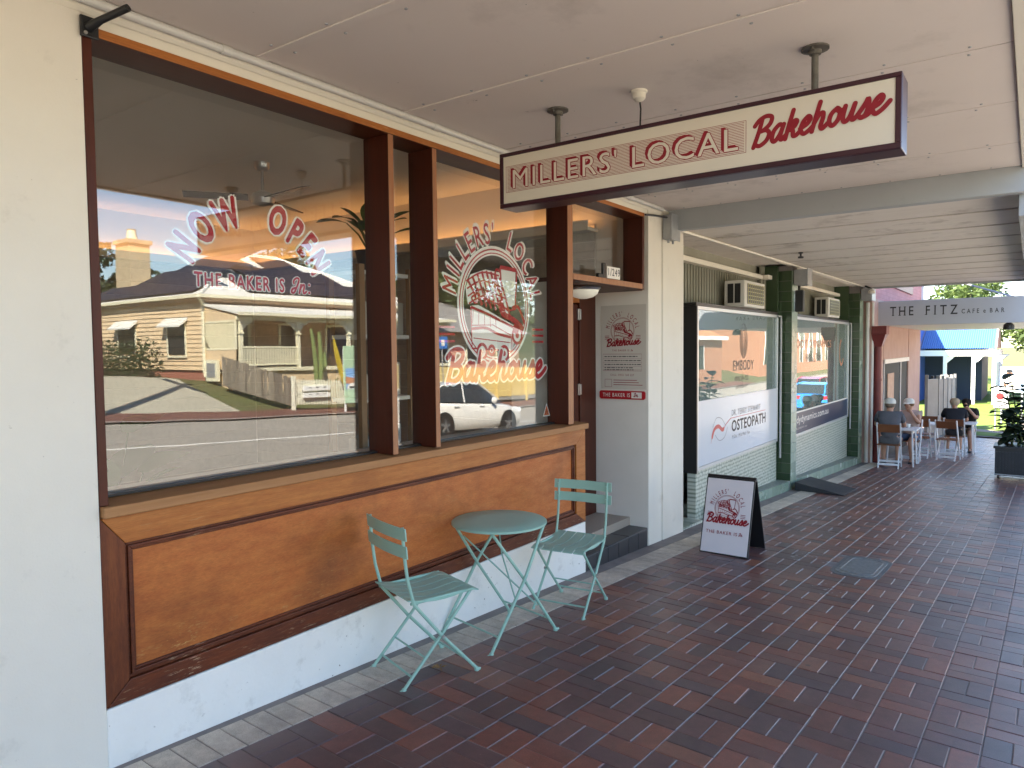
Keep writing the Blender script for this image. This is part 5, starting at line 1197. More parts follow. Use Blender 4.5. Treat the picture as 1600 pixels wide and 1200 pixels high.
for u, w, n_, s_, lab in ((6.05, -1.62, 16, 0.10, 'white chalk scuff on the pavers in front of the pit cover'), (7.05, -1.16, 14, 0.14, 'white chalk scuff on the pavers between the pit cover and the sandwich board')):
    mb = MB()
    for k in range(n_):
        a, b_ = rc.gauss(0, s_), rc.gauss(0, s_ * 0.7); r_ = rc.uniform(0.006, 0.02)
        pts = [tuple(on_path(u + a + r_ * rc.uniform(0.5, 1.6) * math.cos(R(q * 60)), w + b_ + r_ * rc.uniform(0.5, 1.2) * math.sin(R(q * 60)), 0.0022 + 0.0001 * k)) for q in range(6)]
        mb.poly(pts)
    solo('chalk_mark', mb, ck, lab, 'chalk mark', group='chalk marks on the footpath')

# ------------------------------------------------------------------ things inside the bakery window
fan = thing('ceiling_fan', 'steel ceiling fan with dark blades inside the bakery', 'fan', (4.25, 3.0, 3.42))
part('canopy', MB().lathe([(0.075, 0), (0.07, -0.05), (0.05, -0.075), (0.015, -0.08)], (4.25, 3.0, 3.42), 20), M['steel'], fan, smooth=True)
part('down_rod', MB().tube([(4.25, 3, 3.36), (4.25, 3, 3.16)], 0.014, 10), M['steel'], fan, smooth=True)
part('motor', MB().lathe([(0.03, 0.05), (0.09, 0.03), (0.115, -0.02), (0.10, -0.07), (0.03, -0.09)], (4.25, 3, 3.10), 24), M['steel'], fan, smooth=True)
M['blade'] = mat('dark_fan_blade', (0.05, 0.045, 0.04), 0.35, 0.5)
for k in range(3):
    a = R(25 + 120 * k); dx, dy = math.cos(a), math.sin(a)
    part('blade', MB().bar((4.25 + dx * 0.13, 3 + dy * 0.13, 3.085), (4.25 + dx * 0.70, 3 + dy * 0.70, 3.085), 0.13, 0.012, (0.25 * dy, -0.25 * dx, 1)), M['blade'], fan, b=0.005)
fan2 = copy_tree(fan); fan2.location = (1.55, 5.0, 3.36); fan2['label'] = 'further dark ceiling fan near the cove light at the back of the bakery'; fan2.rotation_euler = (0, 0, R(40))
M['shelfwood'] = mat('shelf_timber', (0.34, 0.19, 0.085), 0.5, 0.4, c2=(0.25, 0.13, 0.055), scale=6, stretch=(3, 3, 0.4))
sh = thing('display_shelf', 'tall open timber shelf standing inside behind the window mullions', 'shelf', (3.72, 0.95, 0))
for x, y in ((3.46, 0.80), (3.95, 0.80), (3.46, 1.12), (3.95, 1.12)): part('upright', B(x - 0.025, x + 0.025, y - 0.02, y + 0.02, -0.05, 2.22), M['shelfwood'], sh, b=0.003)
for z in (0.35, 0.80, 1.25, 1.70, 2.15): part('shelf_board', B(3.45, 3.96, 0.79, 1.13, z, z + 0.03), M['vinylwhite'], sh, b=0.003)
bk = random.Random(4)
for z in (0.83, 1.28, 1.73):
    x = 3.50
    for k in range(4):
        w = bk.uniform(0.06, 0.1); h = bk.uniform(0.14, 0.26)
        o = solo('packet', MB().box(x, x + w, 0.86, 1.0, z, z + h).box(x + w * 0.2, x + w * 0.8, 0.9, 0.96, z + h, z + h + 0.02), mat('packet_%d' % (k % 3), [(0.55, 0.5, 0.42), (0.3, 0.36, 0.34), (0.62, 0.6, 0.58)][k % 3], 0.6), '%s packet, %s along the %s shelf of the open timber unit inside' % (('cream', 'grey green', 'white', 'cream')[k], ('first', 'second', 'third', 'fourth')[k], {0.83: 'low', 1.28: 'middle', 1.73: 'high'}[z]), 'packet', b=0.004, group='packets on the display shelf'); x += w + 0.03
def blade_leaf(mb, base, tip, width, droop=0.0, fold=0.15, n=7, mi=0):
    b = Vector(base); t = Vector(tip); d = t - b; side = d.cross(Vector((0, 0, 1)))
    if side.length < 1e-4: side = Vector((1, 0, 0))
    side.normalize(); up = side.cross(d).normalized(); vs = []
    for i in range(n):
        a = i / (n - 1); c = b + d * a + Vector((0, 0, -droop * a * a * d.length)); w = width * math.sin(min(1, a * 0.93 + 0.07) * math.pi) ** 0.75
        vs += [c - side * w + up * w * fold, c, c + side * w + up * w * fold]
    fs = []
    for i in range(n - 1): q = i * 3; fs += [(q, q + 1, q + 4, q + 3), (q + 1, q + 2, q + 5, q + 4)]
    mb.add(vs, fs, mi)
M['leafin'] = leaf_mat('indoor_leaf', (0.055, 0.11, 0.03), (0.10, 0.19, 0.05), 0.25)
M['darkleaf'] = leaf_mat('dark_glossy_leaf', (0.018, 0.030, 0.018), (0.035, 0.055, 0.03), 0.12)
M['pot'] = mat('black_plant_pot', (0.02, 0.02, 0.02), 0.4, 0.5)
M['stem'] = mat('plant_stem', (0.10, 0.13, 0.05), 0.6, 0.3)
def potplant(name, label, base, h, nleaf, ll, lw, m, seed, pot=0.13, poth=0.2, spread=0.5):
    r_ = random.Random(seed); t = thing(name, label, 'plant', base); b = Vector(base)
    part('pot', MB().lathe([(pot * 0.75, 0), (pot, poth), (pot * 1.05, poth), (pot * 0.9, poth - 0.02), (0.01, poth - 0.02)], base, 20), M['pot'], t, smooth=True)
    st_ = MB(); lv = MB()
    for k in range(nleaf):
        a = r_.uniform(0, 6.28); e = r_.uniform(0.35, 1.0); hh = h * r_.uniform(0.55, 1.0)
        p = b + Vector((0, 0, poth - 0.02)); q = p + Vector((math.cos(a) * spread * (1 - e) * 0.6, math.sin(a) * spread * (1 - e) * 0.6, hh * 0.6))
        tip = q + Vector((math.cos(a) * ll * (1.1 - e * 0.6), math.sin(a) * ll * (1.1 - e * 0.6), ll * e * 0.8))
        st_.tube([p, (p + q) / 2 + Vector((0, 0, 0.03)), q], [0.008, 0.007, 0.005], 6); blade_leaf(lv, q, tip, lw * r_.uniform(0.8, 1.15), 0.25)
    part('stems', st_, M['stem'], t, smooth=True); part('leaves', lv, m, t, smooth=True, kind='stuff')
    return t
potplant('potted_plant', 'leafy green pot plant on top of the open timber shelf inside', (3.70, 0.95, 2.182), 0.42, 11, 0.30, 0.065, M['leafin'], 3, 0.11, 0.16)
potplant('potted_plant', 'big leaved pot plant low behind the first window pane', (1.85, 1.15, 0.0), 1.45, 9, 0.42, 0.13, M['leafin'], 8, 0.16, 0.3, 0.9)

# ------------------------------------------------------------------ cafe tables and chairs
M['brownwood'] = mat('brown_chair_board', (0.22, 0.085, 0.035), 0.5, 0.4, c2=(0.15, 0.055, 0.025), scale=5)
M['chairwhite'] = mat('white_chair_paint', (0.74, 0.75, 0.77), 0.45, 0.4)
def cafe_chair(label, loc, rz):
    """folding slat chair, faces local +x"""
    t = thing('folding_chair', label, 'chair', loc, rz, 'white framed folding cafe chairs')
    for s in (-1, 1):
        y = s * 0.2
        part('back_leg', MB().bar((0.22, y, 0), (-0.22, y, 0.88), 0.022, 0.045, (1, 0, 0)), M['chairwhite'], t, world=False)
        part('front_leg', MB().bar((-0.22, y * 0.86, 0), (0.18, y * 0.86, 0.45), 0.022, 0.04, (1, 0, 0)), M['chairwhite'], t, world=False)
    for x, z in ((0.16, 0.10), (-0.16, 0.08)): part('stretcher', B(x - 0.012, x + 0.012, -0.19, 0.19, z - 0.02, z + 0.02), M['chairwhite'], t, world=False)
    for k in range(4): part('seat_slat', B(-0.17 + k * 0.1, -0.085 + k * 0.1, -0.2, 0.2, 0.445, 0.462), M['brownwood'], t, world=False, b=0.003)
    part('back_board', MB().hexa([(-0.165, -0.19, 0.70), (-0.145, -0.19, 0.70), (-0.145, 0.19, 0.70), (-0.165, 0.19, 0.70)], [(-0.225, -0.19, 0.86), (-0.205, -0.19, 0.86), (-0.205, 0.19, 0.86), (-0.225, 0.19, 0.86)]), M['brownwood'], t, world=False, b=0.004)
    return t
def cafe_table(label, x, y):
    t = thing('cafe_table', label, 'table', (x, y, G(x, y)), group='square cafe tables')
    part('table_top', B(-0.33, 0.33, -0.33, 0.33, 0.725, 0.75), M['chairwhite'], t, world=False, b=0.005)
    for a, b_ in ((-1, -1), (1, -1), (1, 1), (-1, 1)): part('leg', MB().tube([(a * 0.27, b_ * 0.27, 0), (a * 0.24, b_ * 0.24, 0.725)], 0.016, 8), M['chairwhite'], t, world=False, smooth=True)
    part('apron', MB().box(-0.25, 0.25, -0.25, -0.235, 0.66, 0.724).box(-0.25, 0.25, 0.235, 0.25, 0.66, 0.724), M['chairwhite'], t, world=False)
    return t
def gxy(x, y): return (x, y, G(x, y))
cafe_chair('white framed folding chair under the person in grey', gxy(15.62, -0.76), R(4))
cafe_table('cafe table between the person in grey and the person in the pale top', 16.35, -0.85)
cafe_chair('white framed folding chair under the person in the pale sleeveless top', gxy(17.1, -0.93), R(178))
cafe_chair('empty folding chair at the middle cafe table, nearest the doorway wall', gxy(18.35, -0.98), R(0))
cafe_table('middle empty cafe table beyond the seated couple', 19.05, -0.98)
cafe_chair('empty folding chair on the far side of the middle cafe table', gxy(19.8, -0.98), R(180))
cafe_chair('empty folding chair directly behind the person in navy', gxy(18.3, -1.52), R(-6))
cafe_chair('folding chair under the person in navy', gxy(19.6, -1.55), R(0))
cafe_table('cafe table shared by the person in navy and the person in black', 20.35, -1.62)
cafe_chair('folding chair under the person in black at the furthest table', gxy(21.1, -1.68), R(180))

cupm = mat('cup_glaze', (0.78, 0.76, 0.72), 0.25, 0.5)
for x, y, lab in ((16.28, -0.72, 'white cup on the first cafe table, near the wall side'), (16.45, -0.98, 'white cup on the first cafe table, near the street side'), (20.3, -1.5, 'white cup on the furthest cafe table')):
    z = G(16.35, -0.85) + 0.75 if x < 18 else G(20.35, -1.62) + 0.75
    cu = thing('cup', lab, 'cup', (x, y, z)); part('bowl', MB().lathe([(0.024, 0.008), (0.04, 0.04), (0.044, 0.075), (0.040, 0.075), (0.03, 0.02), (0.003, 0.014)], (x, y, z), 16), cupm, cu, smooth=True)
    part('saucer', MB().lathe([(0.03, 0.0), (0.07, 0.008), (0.072, 0.011), (0.02, 0.0075)], (x, y, z), 18), cupm, cu, smooth=True); part('handle', MB().tube([(x + 0.04, y, z + 0.062), (x + 0.062, y, z + 0.05), (x + 0.058, y, z + 0.03), (x + 0.036, y, z + 0.026)], 0.005, 6), cupm, cu, smooth=True)

# ------------------------------------------------------------------ people
M['skin'] = mat('skin', (0.50, 0.28, 0.19), 0.5, 0.4, c2=(0.45, 0.23, 0.15), scale=12)
def seated(name, label, loc, rz, shirt, shorts, hair, cap=None, beard=False, hand_up=False, female=False, lean=0.0):
    t = thing(name, label, 'person', loc, rz)
    sh = 0.165 if female else 0.19
    V = []; E = []; Rr = []
    def add(p, r, par=None):
        V.append(p); Rr.append(r)
        if par is not None: E.append((par, len(V) - 1))
        return len(V) - 1
    L = lean
    pel = add((0, 0, 0.56), (0.11, 0.095)); sp = add((0.0 + L * 0.3, 0, 0.74), (0.095, 0.075), pel); ch = add((0.03 + L * 0.7, 0, 0.95), (0.105, 0.08), sp)
    nk = add((0.05 + L, 0, 1.09), 0.052, ch); hb_ = add((0.068 + L, 0, 1.14), 0.058, nk); hd = add((0.082 + L, 0, 1.225), (0.080, 0.088), hb_); tp = add((0.072 + L, 0, 1.305), (0.060, 0.068), hd)
    add((0.168 + L, 0, 1.207), 0.013, hd)                                     # nose
    for s in (-1, 1): add((0.066 + L, s * 0.084, 1.21), 0.014, hd)          # ears
    arms = []
    for s in (-1, 1):
        so = add((0.02 + L * 0.8, s * sh, 1.035), 0.050, ch)
        up = hand_up and s == 1
        el = add((0.16 + L, s * (sh + 0.06), 0.80 if not up else 0.84), 0.043, so)
        wr = add((0.36 + L, s * 0.13, 0.80), 0.030, el) if not up else add((0.24 + L, s * 0.10, 1.06), 0.030, el)
        wp_ = Vector(V[wr]); el_ = Vector(V[el]); f = (wp_ - el_).normalized(); side = Vector((0, s, 0)); side = (side - f * side.dot(f)).normalized()
        pm_ = add(tuple(wp_ + f * 0.05), (0.034, 0.020), wr)
        for k in range(4):
            o_ = side * (0.024 - k * 0.016); ln = (0.030, 0.036, 0.034, 0.026)[k]
            k1 = add(tuple(wp_ + f * (0.085 + ln * 0.3) + o_), 0.0085, pm_); add(tuple(wp_ + f * (0.10 + ln) + o_ * 1.1 + Vector((0, 0, -0.014))), 0.0075, k1)
        th = add(tuple(wp_ + f * 0.045 - side * 0.036), 0.010, pm_); add(tuple(wp_ + f * 0.08 - side * 0.05 + Vector((0, 0, -0.008))), 0.008, th)
    legs = []
    for s in (-1, 1):
        hp = add((0.05, s * 0.095, 0.53), 0.085, pel); kn = add((0.42, s * 0.12, 0.50), 0.058, hp); ca_ = add((0.40, s * 0.125, 0.32), 0.052, kn)
        an = add((0.36, s * 0.125, 0.09), 0.036, ca_); add((0.46, s * 0.14, 0.045), (0.036, 0.028), an)
    body = skin_mesh('body', V, E, Rr, 0, 1); body.materials.append(M['skin'])
    o = part('body', body, None, t, world=False)
    # shirt over the same joints
    SV = []; SE = []; SR = []
    def sadd(p, r, par=None):
        SV.append(p); SR.append(r)
        if par is not None: SE.append((par, len(SV) - 1))
        return len(SV) - 1
    a = sadd((0, 0, 0.53), (0.165, 0.145)); b_ = sadd((L * 0.3 - 0.005, 0, 0.74), (0.165, 0.135), a); c = sadd((0.02 + L * 0.7, 0, 0.94), (0.185, 0.15), b_); sadd((0.04 + L * 0.9, 0, 1.07), 0.10, c)
    for s in (-1, 1):
        so = sadd((0.02 + L * 0.8, s * sh, 1.03), 0.082, c); e0 = Vector((0.02 + L * 0.8, s * sh, 1.045)); e1 = Vector((0.16 + L, s * (sh + 0.06), 0.80))
        sadd(tuple(e0.lerp(e1, 0.30 if female else 0.72)), 0.062, so)
    me = skin_mesh('shirt', SV, SE, SR, 0, 1); me.materials.append(shirt); part('shirt', me, None, t, world=False)
    SV = []; SE = []; SR = []
    a = sadd((-0.01, 0, 0.54), (0.16, 0.135)); sadd((0.0, 0, 0.62), (0.14, 0.12), a)
    for s in (-1, 1):
        h = sadd((0.06, s * 0.098, 0.525), 0.10, a); sadd((0.36, s * 0.12, 0.515), 0.078, h)
    me = skin_mesh('shorts', SV, SE, SR, 0, 1); me.materials.append(shorts); part('shorts', me, None, t, world=False)
    for s in (-1, 1):
        part('shoe', MB().lathe([(0.05, 0), (0.055, 0.03), (0.045, 0.07), (0.04, 0.11)], (0.36, s * 0.125, 0.0), 12).hexa([(0.37, s * 0.13 - 0.045, 0), (0.55, s * 0.145 - 0.035, 0), (0.55, s * 0.145 + 0.035, 0), (0.37, s * 0.13 + 0.045, 0)], [(0.37, s * 0.13 - 0.04, 0.075), (0.54, s * 0.145 - 0.03, 0.045), (0.54, s * 0.145 + 0.03, 0.045), (0.37, s * 0.13 + 0.04, 0.075)]), M['blackplastic'], t, world=False, smooth=True)
    hx = 0.075 + L
    dome = [(0.101, 0), (0.103, 0.03), (0.094, 0.07), (0.066, 0.10), (0.02, 0.112)]
    if cap is not None:
        cp = part('cap', MB().lathe(dome, (hx - 0.006, 0, 1.243), 20), cap, t, world=False, smooth=True)
        part('peak', MB().prism([(hx + 0.08, -0.075, 1.253), (hx + 0.19, -0.045, 1.238), (hx + 0.20, 0.0, 1.238), (hx + 0.19, 0.045, 1.238), (hx + 0.08, 0.075, 1.253)], (0, 0, 0.012)), cap, cp, world=False)
        part('hair', MB().lathe([(0.05, 0), (0.086, 0.025), (0.097, 0.08)], (hx - 0.016, 0, 1.165), 16), hair, t, world=False, smooth=True)
    else:
        part('hair', MB().lathe([(0.085, -0.05), (0.104, 0), (0.106, 0.03), (0.095, 0.075), (0.065, 0.102), (0.02, 0.112)], (hx - 0.018, 0, 1.222), 18), hair, t, world=False, smooth=True)
    if beard: part('beard', MB().lathe([(0.02, -0.05), (0.06, -0.035), (0.075, 0.0), (0.06, 0.03)], (hx + 0.035, 0, 1.16), 14), hair, t, world=False, smooth=True)
    for s in (-1, 1): part('eye', MB().lathe([(0.003, 0), (0.009, 0.003), (0.003, 0.007)], (hx + 0.078, s * 0.033, 1.232), 8, 'x'), M['ink'], t, world=False)
    part('mouth', MB().box(hx + 0.074, hx + 0.084, -0.024, 0.024, 1.165, 1.173), mat('lips', (0.34, 0.12, 0.1), 0.5), t, world=False)
    return t
cl = lambda n, c: mat(n, c, 0.8, 0.2, c2=tuple(x * 0.8 for x in c), scale=9)
seated('person', 'seated person in grey t-shirt, shorts and white cap, back turned, at the first cafe table', gxy(15.60, -0.76), R(4), cl('grey_tshirt', (0.13, 0.13, 0.15)), cl('grey_shorts', (0.16, 0.165, 0.18)), cl('grey_hair', (0.22, 0.17, 0.13)), cl('white_cap', (0.75, 0.73, 0.68)), lean=0.05)
seated('person', 'seated person in pale sleeveless top and white cap facing the person in grey', gxy(17.12, -0.95), R(170), cl('pale_top', (0.55, 0.42, 0.38)), cl('blue_shorts', (0.08, 0.11, 0.17)), cl('brown_hair', (0.16, 0.09, 0.05)), cl('white_cap', (0.75, 0.73, 0.68)), hand_up=True, female=True, lean=0.08)
seated('person', 'seated person in dark navy shirt, back turned, at the furthest table', gxy(19.58, -1.55), R(6), cl('navy_shirt', (0.022, 0.024, 0.032)), cl('dark_shorts', (0.05, 0.05, 0.055)), cl('blond_hair', (0.42, 0.34, 0.24)), lean=0.10)
seated('person', 'seated person in black shirt, one hand raised, facing the person in navy', gxy(21.12, -1.72), R(172), cl('black_shirt', (0.02, 0.02, 0.02)), cl('tan_shorts', (0.25, 0.2, 0.15)), cl('dark_hair', (0.025, 0.02, 0.018)), beard=True, hand_up=True, lean=0.12)

# ------------------------------------------------------------------ planter with dark shrub, notice boards
pl = thing('planter_box', 'black slatted planter box on castors at the footpath edge', 'planter', gxy(15.75, -2.78))
zb = G(15.75, -2.78)
part('body', B(15.45, 16.1, -3.16, -2.48, zb + 0.07, zb + 0.56), M['black'], pl)
for k in range(14): part('slat', B(15.432, 15.449, -3.155 + k * 0.049, -3.155 + k * 0.049 + 0.034, zb + 0.12, zb + 0.50), M['blackplastic'], pl)
part('rim', MB().box(15.425, 16.12, -3.18, -2.455, zb + 0.555, zb + 0.60), M['black'], pl, b=0.006)
part('tray', B(15.43, 16.1, -3.14, -2.47, zb + 0.085, zb + 0.10), M['galv'], pl)
for a, b_ in ((15.5, -2.53), (15.5, -3.1), (16.05, -2.53), (16.05, -3.1)): part('castor', MB().lathe([(0.03, -0.012), (0.034, 0), (0.03, 0.012)], (a, b_, zb + 0.034), 12, 'y'), M['blackplastic'], pl, smooth=True)
sb = thing('rubber_plant', 'dark leaved shrub growing in the black planter box', 'plant', (15.75, -2.8, zb + 0.56))
lv = MB(); stm = MB(); r_ = random.Random(12)
for k in range(6):
    top = Vector((15.75 + r_.uniform(-0.2, 0.2), -2.78 + r_.uniform(-0.22, 0.22), zb + 0.6 + r_.uniform(0.6, 1.25))); bs = Vector((15.75 + r_.uniform(-0.1, 0.1), -2.8 + r_.uniform(-0.1, 0.1), zb + 0.55))
    stm.tube([bs, bs.lerp(top, 0.5) + Vector((0.02, 0.02, 0)), top], [0.016, 0.013, 0.008], 6)
    for j in range(17):
        p = bs.lerp(top, 0.15 + 0.85 * j / 16); a = j * 2.4 + k; e = r_.uniform(-0.1, 0.7)
        blade_leaf(lv, p, p + Vector((math.cos(a) * 0.31, math.sin(a) * 0.31, 0.31 * e)), 0.10, 0.3, 0.2)
part('stem', stm, M['stem'], sb, smooth=True); part('leaves', lv, M['darkleaf'], sb, smooth=True, kind='stuff')
# ------------------------------------------------------------------ foliage and trees
M['bark'] = mat('rough_bark', (0.13, 0.095, 0.07), 0.9, 0.2, c2=(0.08, 0.06, 0.045), scale=8, stretch=(3, 3, 0.5), bump=0.6, bscale=30)
M['leafA'] = leaf_mat('mid_green_leaf', (0.045, 0.075, 0.022), (0.11, 0.15, 0.04))
M['leafB'] = leaf_mat('dark_green_leaf', (0.022, 0.042, 0.016), (0.055, 0.085, 0.03))
M['leafC'] = leaf_mat('yellow_green_leaf', (0.07, 0.10, 0.02), (0.13, 0.15, 0.035))
def leaf_cloud(mb, c, rad, n, size, r_):
    c = Vector(c)
    for _ in range(n):
        while True:
            p = Vector((r_.uniform(-1, 1), r_.uniform(-1, 1), r_.uniform(-1, 1)))
            if 0.15 < p.length < 1: break
        p = c + Vector((p.x * rad[0], p.y * rad[1], p.z * rad[2])); s = size * r_.uniform(0.6, 1.3)
        a = Vector((r_.gauss(0, 1), r_.gauss(0, 1), r_.gauss(0, 0.7))).normalized(); b = a.orthogonal().normalized(); b.rotate(Matrix.Rotation(r_.uniform(0, 6.28), 3, a))
        mb.add([p - a * s, p + b * s * 0.45, p + a * s, p - b * s * 0.45], [(0, 1, 2, 3)])
def tree(name, label, base, h, crown, n, size, m, seed, trunk=0.22, group=None, clumps=16):
    r_ = random.Random(seed); t = thing(name, label, 'tree', base, group=group); b = Vector(base)
    tr = MB(); cr = MB(); fork = b + Vector((0, 0, h * 0.38))
    tr.tube([b - Vector((0, 0, 0.3)), b + Vector((0.05, 0, h * 0.2)), fork], [trunk * 1.25, trunk, trunk * 0.8], 10)
    cc = b + Vector((0, 0, h - crown[2]))
    for k in range(clumps):
        while True:
            q = Vector((r_.uniform(-1, 1), r_.uniform(-1, 1), r_.uniform(-0.9, 1)))
            if q.length < 1: break
        p = cc + Vector((q.x * crown[0] * 0.78, q.y * crown[1] * 0.78, q.z * crown[2] * 0.78))
        tr.tube([fork + Vector((0, 0, r_.uniform(-0.3, 0.1) * h * 0.2)), fork.lerp(p, 0.5) + Vector((0, 0, 0.15)), p], [trunk * 0.4, trunk * 0.22, trunk * 0.06], 6)
        k_ = r_.uniform(0.28, 0.46)
        leaf_cloud(cr, p, (crown[0] * k_, crown[1] * k_, crown[2] * k_ * 0.8), n // clumps, size, r_)
    part('trunk', tr, M['bark'], t, smooth=True); part('crown', cr, m, t); return t
GR = 'trees behind the houses across the road'
def gz(x, y): return gxx(x) + prof(y)
tree('tree', 'broad sunlit street tree on the lawn past the white veranda posts', (58, -4.2, gx(58)), 7.6, (4.2, 3.6, 2.9), 7000, 0.17, M['leafA'], 21, 0.3, clumps=22)
tree('tree', 'tall yellow green tree rising behind the blue roofed building', (74, 2.0, gx(60)), 9.2, (7, 5, 3.4), 5200, 0.24, M['leafA'], 22, 0.35, clumps=24)
tree('tree', 'tall tree behind the lawn, beside the street tree', (80, -6, gx(60)), 8.0, (6, 5, 3.2), 4200, 0.26, M['leafA'], 23, 0.35)
for k, (x, y, h, c, m, lab) in enumerate(((19.0, -40, 8.0, (2.6, 3.0, 2.8), 'leafB', 'dark tree behind the chimney of the weatherboard house'), (23.5, -42, 7.2, (3.0, 3, 2.6), 'leafB', 'lower dark tree behind the ridge of the weatherboard house'),
        (24.5, -29, 7.4, (2.6, 2.4, 3.2), 'leafA', 'slim tree between the two houses across the road'), (31, -25.5, 7.2, (3.0, 2.6, 3.0), 'leafA', 'bushy tree over the second cottage roof'), (38, -28, 7.6, (3.4, 3, 3.1), 'leafB', 'dark bushy tree past the second cottage'),
        (45, -30, 8.5, (4, 3.4, 3.4), 'leafA', 'tree behind the orange brick hall'), (62, -34, 10, (6, 5, 4), 'leafB', 'large dark tree behind the orange brick hall roof'), (80, -38, 11, (8, 6, 4.4), 'leafA', 'furthest spreading tree across the road'))):
    tree('tree', lab, (x, y, gz(x, y)), h, c, 3000, 0.20 if x < 50 else 0.32, M[m], 40 + k, 0.22, GR)

tree('tree', 'dark garden tree beside the pale driveway', (6.2, -20.5, gz(6.2, -20.5)), 5.4, (2.3, 2.2, 1.9), 3200, 0.14, M['leafB'], 61, 0.18)
tree('tree', 'loose green tree near the street, before the driveway', (-1.5, -23, gz(-1.5, -23)), 6.4, (3.0, 2.6, 2.4), 3200, 0.16, M['leafA'], 62, 0.2)

# ------------------------------------------------------------------ weatherboard house across the road
M['board'] = mat('cream_weatherboard', (0.70, 0.54, 0.345), 0.6, 0.3, c2=(0.65, 0.49, 0.31), scale=3)
M['boardshade'] = mat('shaded_weatherboards', (0.47, 0.33, 0.23), 0.6, 0.3, c2=(0.42, 0.29, 0.2), scale=3)  # weatherboard colour darkened to put veranda shade in; also on cottage walls
M['creamwood'] = mat('cream_house_trim', (0.74, 0.70, 0.52), 0.5, 0.4)
M['roofmetal'] = mat('white_metal_roof', (0.74, 0.73, 0.68), 0.45, 0.4, c2=(0.66, 0.65, 0.6), scale=2)
M['solar'] = mat('solar_cells', (0.018, 0.016, 0.026), 0.55, 0.4, c2=(0.03, 0.026, 0.038), scale=3)
M['darkglass'] = mat('dark_house_window', (0.03, 0.032, 0.035), 0.1, 0.5)
M['chim'] = mat('pale_chimney_render', (0.52, 0.42, 0.28), 0.8, 0.2, c2=(0.42, 0.33, 0.22), scale=4)
M['brickbase'] = brick_mat('red_brick_base', (0.36, 0.13, 0.085), (0.30, 0.10, 0.07), (0.4, 0.34, 0.28), 4.2)
hs = thing('weatherboard_house', 'cream weatherboard house across the road with white hip roof, solar panels and veranda', 'house', (20, -26, 0.6))
X0, X1, Y0, Y1, ZB, ZE = 15.2, 27.0, -22.0, -33.0, 0.95, 3.72
part('base', MB().box(X0 + 0.04, X1 - 0.04, Y1 + 0.04, Y0 - 0.04, -0.9, ZB), M['brickbase'], hs)
part('wall', MB().box(X0 + 0.03, X1 - 0.03, Y1 + 0.03, Y0 - 0.03, ZB, ZE), M['boardshade'], hs)
nb_ = 16; ch_ = (ZE - ZB) / nb_
bs = MB().hexa([(-0.028, 0, 0), (0.03, 0, 0), (0.03, Y0 - Y1, 0), (-0.028, Y0 - Y1, 0)], [(0.002, 0, ch_), (0.03, 0, ch_), (0.03, Y0 - Y1, ch_), (0.002, Y0 - Y1, ch_)]).mesh('weatherboard', M['board'])
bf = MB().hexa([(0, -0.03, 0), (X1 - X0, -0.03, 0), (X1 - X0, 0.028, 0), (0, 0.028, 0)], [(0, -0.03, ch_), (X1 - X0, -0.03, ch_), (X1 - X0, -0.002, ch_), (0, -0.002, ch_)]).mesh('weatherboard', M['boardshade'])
for k in range(nb_):
    o = link('weatherboard', bs, hs); o.location = Vector((X0, Y1, ZB + k * ch_)) - Vector(hs.location)
    o = link('weatherboard', bf, hs); o.location = Vector((X0, Y0, ZB + k * ch_)) - Vector(hs.location)
part('corner_board', B(X0 - 0.04, X0 + 0.08, Y0 - 0.08, Y0 + 0.04, ZB - 0.1, ZE), M['creamwood'], hs)
ev = 0.2; RA, RB, RZ = Vector((20.0, -27.3, 6.25)), Vector((22.3, -27.3, 6.25)), 6.25
E0 = [Vector((X0 - ev, Y0 + ev, ZE + 0.06)), Vector((X1 + ev, Y0 + ev, ZE + 0.06)), Vector((X1 + ev, Y1 - ev, ZE + 0.06)), Vector((X0 - ev, Y1 - ev, ZE + 0.06))]
rf = MB().poly([E0[0], E0[1], RB, RA]).poly([E0[1], E0[2], RB]).poly([E0[2], E0[3], RA, RB]).poly([E0[3], E0[0], RA]).poly([E0[0], E0[3], E0[2], E0[1]])
roof = part('roof', rf, M['roofmetal'], hs)
part('gutter', MB().box(X0 - ev - 0.1, X0 - ev + 0.02, Y1 - ev, Y0 + ev + 0.1, ZE - 0.03, ZE + 0.09).box(X0 - ev + 0.02, X1 + ev, Y0 + ev - 0.02, Y0 + ev + 0.1, ZE - 0.03, ZE + 0.09), M['creamwood'], roof)
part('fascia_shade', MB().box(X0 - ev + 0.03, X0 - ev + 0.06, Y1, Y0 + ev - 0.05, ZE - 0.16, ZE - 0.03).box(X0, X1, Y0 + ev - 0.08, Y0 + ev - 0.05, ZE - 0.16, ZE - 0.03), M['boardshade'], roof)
part('ridge_cap', MB().tube([E0[0] + Vector((0, 0, 0.03)), RA + Vector((0, 0, 0.03)), RB + Vector((0, 0, 0.03)), E0[1] + Vector((0, 0, 0.03))], 0.07, 6), M['roofmetal'], roof)
